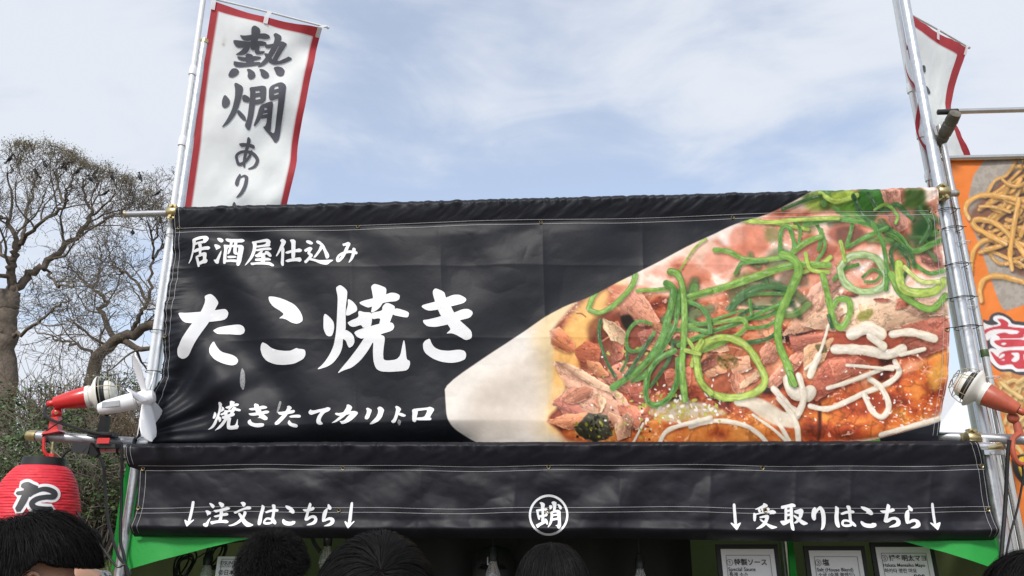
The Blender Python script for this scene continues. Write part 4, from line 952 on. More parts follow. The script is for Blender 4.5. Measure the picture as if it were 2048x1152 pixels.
# mayonnaise
mayo = (.76, .68, .56); me_ = (.50, .36, .22); mc = (.80, .75, .68)
for P, w in [(Z8((205, 945), (300, 965), (400, 1005), (455, 995)), 40), (Z8((360, 890), (420, 960), (465, 995), (440, 1020)), 34), (Z8((425, 850), (440, 900), (500, 920), (520, 900)), 62), (Z8((470, 830), (490, 930), (470, 990)), 34),
             (Z8((520, 962), (600, 972), (700, 932), (760, 902), (860, 862), (912, 815), (895, 765)), 27), (Z8((760, 908), (795, 985), (835, 1008), (862, 960), (832, 880), (780, 842)), 28),
             (Z8((630, 715), (760, 720), (860, 735), (925, 712)), 50), (Z8((880, 648), (960, 640), (1060, 668)), 40), (Z8((920, 735), (1020, 712)), 22), (Z8((700, 650), (770, 622), (825, 648)), 66), (Z8((780, 660), (840, 700)), 40),
             (Z8((600, 882), (700, 852), (850, 795), (905, 790)), 22), (Z8((680, 785), (780, 792), (885, 800)), 16), (Z8((0, 1052), (100, 1028), (220, 1042), (300, 1082), (335, 1115)), 22), (Z8((320, 950), (400, 1060), (440, 1120)), 20), (Z8((380, 930), (450, 1015), (475, 1120)), 26),
             (Z7((1000, 1118), (1035, 1065), (1150, 1030), (1217, 1012)), 22), (Z7((885, 1118), (925, 1040)), 12), (Z8((600, 610), (560, 740), (500, 800)), 14), (Z8((560, 740), (520, 830)), 34), (Z8((830, 1085), (950, 1052), (1100, 1008)), 24), (Z8((270, 1000), (360, 1060), (420, 1110)), 14)]:
    pt.stroke(P, w * W * .88, mayo, edge=(.64, .50, .34), core=mc, soft=.7, var=.05, shade=.45, gloss=.5, wob=.25)
pt.poly(Z9((1185, 850), (1260, 838), (1340, 880), (1405, 930), (1425, 962), (1330, 950), (1250, 900)), (.72, .63, .50), 3, .12, 8, alpha=.85)
pt.poly(Z7((930, 980), (1080, 930), (1217, 960), (1300, 1000), (1200, 1010), (1040, 1040)), (.62, .56, .46), 5, .3, 6, col2=(.42, .34, .10), alpha=.75, seed=71)
pt.specks(70, (1280, 790, 1440, 850), (2, 6), [(.72, .68, .58), (.42, .42, .08), (.75, .7, .62)], 5)
pt.specks(90, (1180, 700, 1880, 860), (1.0, 3.2), [(.82, .78, .74), (.8, .72, .64)], 6)
pt.specks(36, (1720, 780, 1880, 880), (1.0, 4), [(.80, .72, .66)], 8)
pt.specks(60, (1200, 690, 1330, 880), (2, 5), [(.30, .34, .05), (.10, .03, .02), (.45, .42, .1)], 7)
# spring onion
gL = (.19, .37, .06); gM = (.085, .25, .05); gD = (.028, .105, .035); gY = (.38, .50, .09); ed = (.28, .44, .12); dk = (.02, .085, .02)
on = [(Z8((500, 170), (640, 150), (780, 180), (900, 220), (970, 285), (1060, 252), (1110, 232)), 28, gM, ed, dk), (Z8((200, 150), (330, 165), (480, 150), (640, 145)), 24, gY, gL, None), (Z8((700, 60), (780, 170), (860, 190)), 26, gD, gM, None),
      (Z8((390, 290), (395, 200), (430, 188), (452, 262), (440, 300)), 24, gM, gL, dk), (Z8((570, 195), (585, 270), (550, 330)), 16, gM, gL, None), (Z8((400, 110), (480, 80), (560, 60)), 18, gD, gM, None), (Z8((800, 110), (850, 90), (900, 130), (890, 170)), 16, gL, gM, None),
      (Z8((880, 360), (870, 290), (905, 262), (960, 300), (975, 345)), 22, gD, gM, None), (Z8((110, 280), (170, 285), (240, 320), (330, 325), (420, 310), (500, 252), (565, 225)), 27, gL, ed, gM), (Z8((200, 380), (230, 340), (330, 330)), 18, gM, gL, None),
      (Z8((-20, 492), (150, 442), (300, 392), (450, 352), (600, 350)), 36, gL, gY, gM), (Z8((500, 300), (520, 370), (600, 380)), 24, gY, gL, None), (Z8((180, 550), (225, 490), (330, 442), (430, 452)), 27, gD, gM, dk), (Z8((240, 585), (330, 545), (405, 512)), 24, gM, gL, dk), (Z8((260, 500), (265, 560)), 16, gM, gL, None),
      (Z8((230, 690), (330, 672), (385, 635)), 22, gD, gM, None), (Z8((-30, 610), (110, 600), (215, 585), (240, 615), (195, 660), (60, 720)), 24, gL, gY, None), (Z8((250, 625), (330, 615), (370, 590)), 18, gM, gL, None), (Z8((90, 590), (230, 545)), 14, gM, gL, None), (Z8((-10, 510), (70, 545), (95, 625)), 15, gM, gD, None),
      (Z8((680, 275), (760, 232), (850, 192)), 22, gM, gL, None), (Z8((650, 362), (700, 312), (800, 322), (848, 400), (822, 452), (740, 462), (672, 422), (650, 362)), 36, (.40, .54, .26), (.16, .40, .08), (.66, .74, .60)), (Z8((750, 400), (790, 370), (825, 385), (805, 418), (760, 420)), 14, gM, gL, dk),
      (Z8((790, 180), (832, 262), (852, 362), (850, 455)), 25, gM, gL, dk), (Z8((575, 395), (600, 500), (622, 592), (655, 622), (692, 560), (688, 502), (640, 500), (620, 530)), 32, gL, ed, gM), (Z8((600, 570), (615, 620)), 20, gD, gM, None),
      (Z8((870, 390), (920, 482), (1040, 542), (1110, 482)), 36, gL, gM, ed), (Z8((905, 345), (912, 442), (970, 472), (1060, 462), (1105, 418)), 46, gY, gL, (.62, .66, .30)), (Z8((930, 360), (1000, 420), (1080, 420)), 26, (.55, .62, .20), gY, None),
      (Z8((650, 250), (670, 330)), 22, gY, gL, None), (Z8((440, 865), (422, 782), (385, 680), (390, 572), (440, 452), (468, 372), (442, 322), (400, 305)), 42, gL, (.15, .40, .06), ed), (Z8((430, 820), (450, 870)), 30, gL, gM, None),
      (Z8((28, 760), (60, 692), (150, 665), (240, 700), (305, 792), (322, 860), (270, 908), (150, 925), (60, 882), (32, 800), (28, 750)), 37, gY, gL, (.58, .66, .26)),
      (Z7((690, 535), (718, 470), (800, 402), (862, 375), (892, 388), (870, 450), (800, 522), (740, 555), (695, 545)), 27, gL, gM, ed), (Z7((740, 590), (735, 660), (765, 760), (802, 832)), 18, gD, gM, None), (Z7((860, 700), (855, 760), (830, 810)), 14, gD, gM, None),
      (Z7((962, 602), (905, 593), (860, 640), (858, 708), (900, 722), (950, 682), (975, 640)), 17, gM, gL, dk), (Z7((900, 460), (1000, 452), (1060, 440)), 20, gL, gY, None), (Z7((1120, 480), (1217, 455)), 24, gL, gM, None), (Z7((1085, 372), (1150, 275), (1200, 232)), 12, gY, gL, None),
      (Z7((1100, 560), (1160, 600), (1217, 596)), 18, gM, gL, dk), (Z7((1060, 630), (1140, 625), (1217, 640)), 22, gM, gL, dk), (Z7((1115, 500), (1180, 530), (1210, 590), (1217, 640)), 20, gM, gL, None), (Z7((1080, 460), (1068, 600), (1005, 720), (945, 820), (895, 846)), 24, gM, gL, dk),
      (Z7((1028, 425), (1058, 455), (1040, 560), (1000, 680), (930, 782), (795, 882)), 34, gM, gL, ed), (Z7((1062, 722), (990, 762), (945, 832), (940, 930), (980, 957), (1040, 922), (1072, 850), (1075, 760)), 28, gM, gL, dk), (Z7((960, 660), (900, 760), (850, 830)), 20, gD, gM, None),
      (Z7((1045, 375), (1075, 385), (1098, 440), (1108, 560), (1100, 700), (1092, 800), (1106, 935)), 34, gL, gM, ed), (Z7((1180, 680), (1155, 740), (1170, 850), (1217, 905)), 34, gY, gL, None), (Z7((1110, 720), (1170, 735)), 24, gY, gL, None)]
rs = np.random.default_rng(77)
for k in range(24):         # loose background shreds, darker and softer
    x, y = [(rs.uniform(1440, 1580), rs.uniform(500, 630)), (rs.uniform(1640, 1880), rs.uniform(400, 500)), (rs.uniform(1320, 1380), rs.uniform(600, 700))][k % 3]
    if y < 600 - (x - 1160) * .50: continue
    a = rs.uniform(-1.2, 1.0); l = rs.uniform(24, 70); bnd = rs.uniform(-14, 14)
    pt.stroke([(x, y), (x + l * .5 * math.cos(a) - bnd * math.sin(a), y + l * .5 * math.sin(a) + bnd * math.cos(a)), (x + l * math.cos(a), y + l * math.sin(a))], rs.uniform(7, 20), [gD, gD, (.05, .17, .045), (.04, .13, .04), gM][rs.integers(5)], edge=gD, soft=rs.uniform(2, 6), var=.5, seed=k, shade=.5, alpha=.75, flat=True)
for (x, y, rx, ry, c, a) in [(1590, 560, 34, 22, (.05, .06, .03), .75), (1500, 590, 60, 26, (.05, .10, .035), .7), (1700, 475, 36, 22, (.10, .05, .035), .7), (1818, 492, 34, 30, (.06, .10, .04), .75), (1770, 540, 30, 16, (.10, .06, .04), .6), (1610, 455, 26, 18, (.12, .18, .05), .6), (1545, 470, 22, 16, (.10, .22, .06), .6)]:
    pt.poly([(x + rx * math.cos(q) * (.7 + .5 * random.random()), y + ry * math.sin(q) * (.7 + .5 * random.random())) for q in np.linspace(0, 6.28, 9)[:-1]], c, 6, .3, 14, alpha=a)
on = [(Z9((1150, 500), (1200, 440), (1290, 405), (1370, 425)), 22, gD, gM, dk), (Z9((1180, 470), (1260, 440), (1390, 440)), 18, gM, gL, dk), (Z9((1160, 560), (1240, 500), (1340, 490), (1400, 470)), 22, gD, gM, dk), (Z9((1200, 540), (1290, 530), (1350, 500)), 20, gM, gL, None), (Z9((1190, 350), (1210, 310), (1290, 320)), 14, gM, gL, None),
      (Z9((1440, 360), (1500, 335), (1545, 300)), 24, gY, gL, None), (Z9((1560, 110), (1625, 160), (1605, 260)), 20, gM, gL, dk), (Z9((1650, 140), (1760, 205), (1850, 260), (1870, 335)), 24, gM, gL, dk), (Z9((1800, 250), (1850, 320), (1820, 390)), 20, gD, gM, None), (Z9((1480, 150), (1510, 210), (1500, 270)), 18, gM, gL, None), (Z9((1215, 150), (1350, 172), (1460, 190)), 20, gY, gL, None),
      (Z9((1560, 385), (1600, 345), (1650, 330)), 20, gM, gL, None), (Z9((1680, 60), (1740, 120), (1800, 100), (1860, 150)), 24, gD, gM, None), (Z9((1400, 150), (1430, 190), (1420, 260)), 16, gM, gL, dk), (Z9((1500, 60), (1560, 90), (1640, 70)), 24, gY, gL, None), (Z9((1890, 110), (1930, 180), (1900, 240)), 24, gD, gM, None),
      (Z9((1880, 330), (1930, 360), (1985, 350)), 24, gM, gL, None), (Z9((960, 640), (1080, 590), (1220, 545)), 24, gM, gL, dk), (Z9((990, 610), (1020, 660), (1010, 720)), 20, gY, gL, None), (Z9((780, 780), (860, 720), (900, 640), (930, 560)), 20, gM, gL, dk), (Z9((850, 800), (920, 700), (940, 620)), 18, gD, gM, None)] + on
for k, (P, w, c, e, co2) in enumerate(on):
    pt.stroke(P, w * W * .86, c, edge=e, core=co2, soft=.6, var=.55, seed=k, shade=.5, gloss=.25, flat=True, wob=.3)
# black lower right corner below the rim
pt.poly([(1690, 899), (1780, 876), (1896, 845), (1930, 830), (1930, 930), (1690, 930)], BLK, 1.0)
pt.stroke([(1700, 893), (1735, 884), (1760, 880)], 6, gM, edge=gD, soft=1.2)
pt.stroke([(1700, 898), (1760, 905)], 8, gD, soft=1.2)
pm = Paint(UU, VV, (0, 0, 0)); pm.poly(plate, (1, 1, 1), .9); pm.poly([(1690, 899), (1780, 876), (1896, 845), (1930, 830), (1930, 930), (1690, 930)], (0, 0, 0), 1.0)
grn = pt.c.copy(); msk = pm.c[:, :1].copy()
msk = np.maximum(msk, ((VV > 872) & (UU > 1690) & (UU < 1770) & (pt.c[:, 1] > .08))[:, None] * 1.0)
pt.c = np.array(BLK) * (1 - msk) + grn * msk
bottom_u = empty('upper_banner', (*onfront(1100, 885, OFF_UP)[:2], float(onfront(np.array(1100.), np.array(885.))[2])), 'large black vinyl banner with white brush lettering and a photo of takoyaki with spring onion', 'banner')
me = mesh_np('cloth', co, gridfaces(nu, nv)); setcol(me, pt.c)
link('cloth', me, bottom_u, (M['tarp'],))

def letters(keys, surf, parent, mat, name='character', grid=5.0, sm=2):
    for k in keys:
        vs2, fs2 = glyph_tris(G[k], grid, sm)
        me = mesh_np(name, surf(vs2[:, 0], vs2[:, 1]), np.ascontiguousarray(fs2[:, ::-1]))
        link(name, me, parent, (mat,))
SU = lambda u, v: onfront_var(u, v, OFF_UP, disp_up(u, v) + .0022)
letters(['ta', 'ko', 'yaki', 'ki', 'i', 'zaka', 'ya', 'shi', 'komi', 'mi'], SU, bottom_u, M['letter'])
letters(['yaki_s', 'ki_s', 'ta_s', 'te', 'ka', 'ri_k', 'to', 'ro'], SU, bottom_u, M['letter'], grid=4)

def ribbon_mesh(name, paths, surf, w, parent, mat):
    """thin stitched lines lying on the cloth; paths in photo coordinates"""
    Vv = []; Ff = []; b = 0
    for P in paths:
        P = np.asarray(P, float); L = np.r_[0, np.cumsum(np.hypot(*np.diff(P, axis=0).T))]
        s = np.arange(0, L[-1], 3.0); x = np.interp(s, L, P[:, 0]); y = np.interp(s, L, P[:, 1])
        t = np.stack([np.gradient(x), np.gradient(y)], 1); t /= np.linalg.norm(t, axis=1)[:, None] + 1e-9
        n_ = np.stack([-t[:, 1], t[:, 0]], 1) * w / 2; k = len(s)
        Vv.append(np.concatenate([surf(x - n_[:, 0], y - n_[:, 1]), surf(x + n_[:, 0], y + n_[:, 1])]))
        i = np.arange(k - 1); Ff.append(np.stack([i, i + k, i + k + 1, i + 1], 1) + b); b += 2 * k
    return link(name, mesh_np(name, np.concatenate(Vv), np.concatenate(Ff)), parent, (mat,))
uu_ = np.linspace(352, 1866, 60)
hs = lambda off: [(u, topV(u) + off + 1.5 * math.sin(u / 90)) for u in uu_]
vl = np.linspace(420, 870, 40); vr = np.linspace(382, 872, 40)
ribbon_mesh('stitching', [hs(42), hs(50), [(edgeL(v) + 5, v) for v in vl], [(edgeL(v) + 14, v) for v in vl], [(edgeR(v) - 4, v) for v in vr], [(edgeR(v) - 13, v) for v in vr]],
            lambda u, v: onfront_var(u, v, OFF_UP, disp_up(u, v) + .002), .62, bottom_u, M['thread'])
# scuffs on the cloth
for P in ([(482, 732), (489, 745), (490, 765), (486, 782), (480, 770)], [(556, 800), (561, 802), (557, 818), (551, 828)], [(797, 838), (803, 842), (798, 852), (794, 845)]):
    G['scuff'] = [np.array(P, float)]
    letters(['scuff'], SU, bottom_u, material('scuffed_vinyl', (.23, .23, .24), .5, var=.6, vscale=160), 'scuff')

_gm = None
def grommet(p, parent, nrm=N2, rr=.0085):
    global _gm
    if _gm is None:
        m = MB(); m.lathe((0, 0, 0), (0, 0, 1), [(0, .0085), (.0022, .0082), (.0034, .0068), (.0022, .0050), (-.001, .0044)], 18, False); _gm = m.mesh('grommet'); _gm.materials.append(M['brass'])
    o = bpy.data.objects.new('grommet', _gm); COL.objects.link(o); o.parent = parent
    o.location = V(p) - parent.location; o.rotation_euler = V(nrm).to_track_quat('Z', 'Y').to_euler(); return o
for u, v in [(359, 457), (716, 454), (1082, 445), (1465, 435), (1858, 424), (333, 674), (1893, 659)]:
    grommet(onfront_var(np.array(float(u)), np.array(float(v)), OFF_UP, disp_up(np.array(float(u)), np.array(float(v))) + .002), bottom_u)

# ---------------------------------------------------------------- lower banner
def eL2(v): return np.interp(v, [888, 905, 934, 940, 1016, 1074], [262, 262, 261, 279, 272, 258])
def eR2(v): return np.interp(v, [882, 930, 1020, 1080], [1946, 1968, 1985, 1998])
def tV2(u): return np.interp(u, [262, 600, 1100, 1946], [890, 885, 885, 882.5])
def bV2(u): return np.interp(u, [258, 700, 1250, 1640, 2000], [1073, 1077, 1077, 1084, 1080])
def disp_lo(u, v):
    t = v - tV2(u); b = bV2(u) - v
    d = .032 * sstep(-8, 9, t) - .032 * np.clip((t - 8) / 42, 0, 1) ** 1.25
    d = d + sstep(24, 4, t) * .018 * (np.abs(fbm(u / 24, t / 60, 109, 2) - .5) * 2 - .3)
    d = d + sstep(60, 30, t) * .008 * (fbm(u / 40 + t / 30, t / 30, 105, 2) - .5)
    f = sstep(45, 60, t)
    d = d + f * .014 * (fbm(u / 170, v / 90, 121, 2) - .5)
    d = d + f * .011 * (np.abs(fbm(u / 66 + v / 130, v / 52 - u / 210, 133, 3) - .5)) + f * .003 * np.abs(fbm(u / 28 - v / 60, v / 24, 135, 2) - .5)
    q = u * .6 - v * .8 + 34 * (fbm(u / 120, v / 120, 141, 2) - .5)
    d = d + f * .0045 * np.sin(q / 18) * sstep(.45, .7, fbm(u / 150, v / 150, 151, 2)) * 1.6
    q = u * .6 + v * .8 + 34 * (fbm(u / 120, v / 120, 143, 2) - .5)
    d = d + f * .0055 * np.sin(q / 20) * sstep(.45, .7, fbm(u / 150 + 30, v / 150, 153, 2)) * 1.6
    for c in (705, 840, 1030, 1240, 1420, 1590, 1700, 1860):
        d = d + f * .0045 * np.exp(-np.abs(u - c + (v - 980) * .05) / 9.0)
    d = d + .010 * sstep(40, 18, b) - .055 * np.clip((22 - b) / 22, 0, 1) ** 1.6
    d = d + sstep(40, 4, b) * .012 * (fbm(u / 60, v / 300, 161, 2) - .5)
    # loose flap at the left end of the sleeve
    d = d + sstep(520, 300, u) * sstep(60, 30, t) * .02
    return d
OFF_LO = 0.065
nu, nv = 640, 110
A_, B_ = np.meshgrid(np.linspace(0, 1, nu), np.linspace(0, 1, nv))
u0 = 262 + A_ * 1690; v_ = tV2(u0) + (bV2(u0) - tV2(u0)) * B_
for _ in range(3):
    u0 = eL2(v_) + A_ * (eR2(v_) - eL2(v_)); v_ = tV2(u0) + (bV2(u0) - tV2(u0)) * B_
UU, VV = u0.ravel(), v_.ravel()
lb = empty('lower_banner', onfront(np.array(1100.), np.array(1076.), OFF_LO), 'long low black vinyl banner with ordering arrows and a round white emblem', 'banner')
link('cloth', mesh_np('cloth', onfront_var(UU, VV, OFF_LO, disp_lo(UU, VV)), gridfaces(nu, nv)), lb, (M['black_tarp'],))
SL = lambda u, v: onfront_var(u, v, OFF_LO, disp_lo(u, v) + .0026)
letters(['arrow1', 'arrow2', 'arrow3', 'arrow4'], SL, lb, M['letter'], 'arrow', 4)
letters(['chu', 'mon', 'ha', 'ko_s', 'chi', 'ra', 'uke', 'tori', 'ri', 'ha2', 'ko2', 'chi2', 'ra2', 'tako'], SL, lb, M['letter'], 'character', 3.5)
q = np.linspace(0, 2 * np.pi, 97); cxr, cyr = 1050 + 545 / 11.52, 980 + 578 / 11.52
ring = [np.stack([cxr + np.cos(q) * (455 / 11.52) * k, cyr + np.sin(q) * (475 / 11.52) * k], 1) for k in (1.0, .945, .89)]
vv_ = np.concatenate(ring); i = np.arange(96)
link('emblem_ring', mesh_np('emblem_ring', SL(vv_[:, 0], vv_[:, 1]), np.concatenate([np.stack([i, i + 1, i + 98, i + 97], 1), np.stack([i + 97, i + 98, i + 195, i + 194], 1)])), lb, (M['letter'],))
uu_ = np.linspace(282, 1968, 70); u2_ = np.linspace(272, 1984, 70); vl = np.linspace(942, 1068, 20); vr = np.linspace(886, 1076, 26)
wv = lambda u: 1.6 * math.sin(u / 120) + 1.0 * math.sin(u / 47)
ribbon_mesh('stitching', [[(u, 931.5 + wv(u)) for u in uu_], [(u, 940.5 + wv(u)) for u in uu_], [(u, 1015.5 + wv(u + 50)) for u in u2_], [(u, 1025 + wv(u + 50)) for u in u2_],
                          [(eL2(v) + 4, v) for v in vl], [(eL2(v) + 14, v) for v in vl], [(eR2(v) - 5, v) for v in vr], [(eR2(v) - 15, v) for v in vr], [(265, v) for v in np.linspace(894, 932, 10)], [(273, v) for v in np.linspace(894, 932, 10)]],
            lambda u, v: onfront_var(u, v, OFF_LO, disp_lo(u, v) + .0022), .62, lb, M['thread'])
for u, v in [(289, 938), (687, 937), (1097, 934.5), (1524, 936), (1962, 932), (278, 1016), (679, 1021), (1096, 1023), (1530, 1021), (1976, 1019)]:
    grommet(onfront_var(np.array(float(u)), np.array(float(v)), OFF_LO, disp_lo(np.array(float(u)), np.array(float(v))) + .003), lb, rr=.01)
# ---------------------------------------------------------------- stall frame (pipes clamped together)
Pf = lambda u, v, off=0.0: onfront(np.array(float(u)), np.array(float(v)), off)
frame = empty('stall_frame', (O2[0], O2[1], 0), 'galvanised pipe frame of the stall carrying both black banners', 'stall frame')
def vpost(name, u, v, off, z1_, r, mat, z0=0.0, parent=None, n=16):
    p = Pf(u, v, off)
    return MB().tube([(p[0], p[1], z0), (p[0], p[1], z1_)], r, n).build(name, mat, parent)
pL = Pf(364, 390, -.03); zL = Pf(409, 82, -.03)[2]
PL = MB().tube([Pf(291, 890, -.03) * [1, 1, 0], Pf(409, 82, -.03)], .0205, 18).build('post', M['galv'], frame)
MB().lathe(Pf(409, 88, -.03), (0, 0, 1), [(0, .0215), (.012, .0225), (.022, .0215), (.024, .012)], 18).build('post_cap', M['brass'], frame)
MB().tube([Pf(1938, 743, -.03) * [1, 1, 0], Pf(1809, -6, -.03) + [0, 0, .25]], .0225, 18).build('post', M['galv'], frame)
MB().tube([Pf(250, 428.5, OFF_UP + .002), Pf(1914, 386.5, OFF_UP + .002)], .0145, 16).build('crossbar', M['grey_pipe'], frame)
for u, v in ((250, 428.5), (1916, 386.5)):
    a, b = Pf(u, v, OFF_UP + .002), Pf(u + (4 if u < 999 else -5), v, OFF_UP + .002)
    MB().tube([a, b], .0156, 14).build('pipe_end', M['brass'], frame)
MB().tube([Pf(190, 897, OFF_LO), Pf(1990, 893, OFF_LO)], .0165, 16).build('crossbar', M['galv'], frame)
MB().tube([Pf(60, 871, .10), Pf(268, 885, .035)], .0215, 16).build('side_arm', M['grey_pipe'], frame)
MB().tube([Pf(1862, 873, -.085), Pf(1945, 876, .0), Pf(2250, 886, .10)], .0205, 16).build('side_arm', M['grey_pipe'], frame)
MB().lathe(Pf(60.5, 871, .10), V(Pf(40, 870, .10) - Pf(70, 871.5, .10)), [(-.03, .0222), (.0, .0226), (.012, .019), (.018, .008)], 16).build('pipe_end', M['brass'], frame)
MB().tube([Pf(1972, 897, OFF_LO), Pf(2002, 894, OFF_LO)], .0185, 14).build('pipe_end', M['brass'], frame)
# front legs of the tent
for (u, v) in ((267, 965), (1988, 990)):
    p = Pf(u, v, .015); MB().tube([(p[0], p[1], 0), (p[0], p[1], 2.06)], .0205, 16).build('leg', M['galv'], frame)
    MB().box((p[0], p[1], .004), (.11, .11, .008)).build('foot_plate', M['galv'], frame)
    # rear legs and eaves
    MB().tube([(p[0], p[1] + 2.55, 0), (p[0], p[1] + 2.55, 2.06)], .0205, 12).build('leg', M['galv'], frame)
    MB().tube([(p[0], p[1], 2.05), (p[0], p[1] + 2.55, 2.05)], .018, 12).build('eave_pipe', M['galv'], frame)
def clamp(p, ax1, ax2, mat=M['brass'], s=1.0):
    m = MB()
    m.lathe(V(p) - V(ax1) * .024 * s, ax1, [(0, .024 * s), (.004, .027 * s), (.044 * s, .027 * s), (.048 * s, .024 * s)], 16)
    p2 = V(p) - V(N2) * .045
    m.lathe(p2 - V(ax2) * .024 * s, ax2, [(0, .026 * s), (.004, .029 * s), (.044 * s, .029 * s), (.048 * s, .026 * s)], 16)
    for k in (-1, 1):
        m.tube([V(p) + V(ax2) * .027 * k * s, V(p) + V(ax2) * .027 * k * s + V(N2) * .026], .007, 6)
        m.box(V(p) + V(ax2) * .029 * k * s, (.03 * s, .03 * s, .012 * s))
    return m.build('clamp', mat, frame)
ZA_ = (0, 0, 1)
clamp(Pf(346, 425, OFF_UP + .006), E2, ZA_); clamp(Pf(1886, 384.5, OFF_UP + .006), E2, ZA_)
clamp(Pf(1945, 876, .03), E2, ZA_); clamp(Pf(290, 886, .03), E2, ZA_, M['galv'])
MB().box(Pf(1985, 905, OFF_LO + .012), (.075, .02, .018)).tube([Pf(1985, 905, OFF_LO + .01), Pf(1985, 905, OFF_LO + .03)], .008, 8).build('bracket', M['galv'], frame)
# dark lacing that holds the banner to the posts
def wrap(name, c, ax, r, parent, mat, turns=1, rr=.0016, tail=None):
    ax = V(ax).normalized(); u = ax.orthogonal().normalized(); w = ax.cross(u); pts = []
    for k in range(20 * turns + 1):
        q = 2 * math.pi * k / 20; pts.append(V(c) + (u * math.cos(q) + w * math.sin(q)) * r + ax * (.0035 * k / 20))
    m = MB().tube(pts, rr, 5)
    if tail is not None: m.tube(tail, rr, 5)
    return m.build(name, mat, parent)
for u, v in ((349, 474), (320, 664), (311, 745), (300, 835)):
    c = Pf(u, v, -.03); wrap('lace_tie', c + [-.008, 0, 0], (0, 0, 1), .034, bottom_u, M['cable'], 1, .0018, [c + N2 * .035 + E2 * .02, Pf(u + 16, v + 3, OFF_UP + .012)])
for u, v in ((1885, 424), (1897, 460), (1908, 532), (1919, 598), (1928, 656)):
    c = Pf(u, v, -.03); wrap('lace_tie', c + [.012, 0, 0], (0, 0, 1), .046, bottom_u, M['cable'], 1, .0018, [Pf(edgeR(v) - 6, v, OFF_UP + .006), c + N2 * .03, c + N2 * .036 + E2 * .06])

# ---------------------------------------------------------------- tall flags on telescopic poles
def flag_grid(rows, p0, nrm, nu, nv, wave):
    """rows: (t, left px, right px); cloth grid on a vertical plane with waves along its normal"""
    t = np.linspace(0, 1, nv); T = [r[0] for r in rows]
    L = np.stack([np.interp(t, T, [r[1][k] for r in rows]) for k in (0, 1)], 1); Rr = np.stack([np.interp(t, T, [r[2][k] for r in rows]) for k in (0, 1)], 1)
    for _ in range(2):      # smooth outline
        L[1:-1] = (L[:-2] + 2 * L[1:-1] + L[2:]) / 4; Rr[1:-1] = (Rr[:-2] + 2 * Rr[1:-1] + Rr[2:]) / 4
    a = np.linspace(0, 1, nu)[None, :, None]
    px = L[:, None] * (1 - a) + Rr[:, None] * a; px[..., 1] += (4 * (a[..., 0] - a[..., 0] ** 2) * 5 * np.exp(-t[:, None] * 6))
    A, T2 = np.meshgrid(np.linspace(0, 1, nu), t)
    P = onplane(px[..., 0], px[..., 1], p0, nrm); P = P + np.asarray(nrm) * wave(A, T2)[..., None]
    return P, px, A, T2
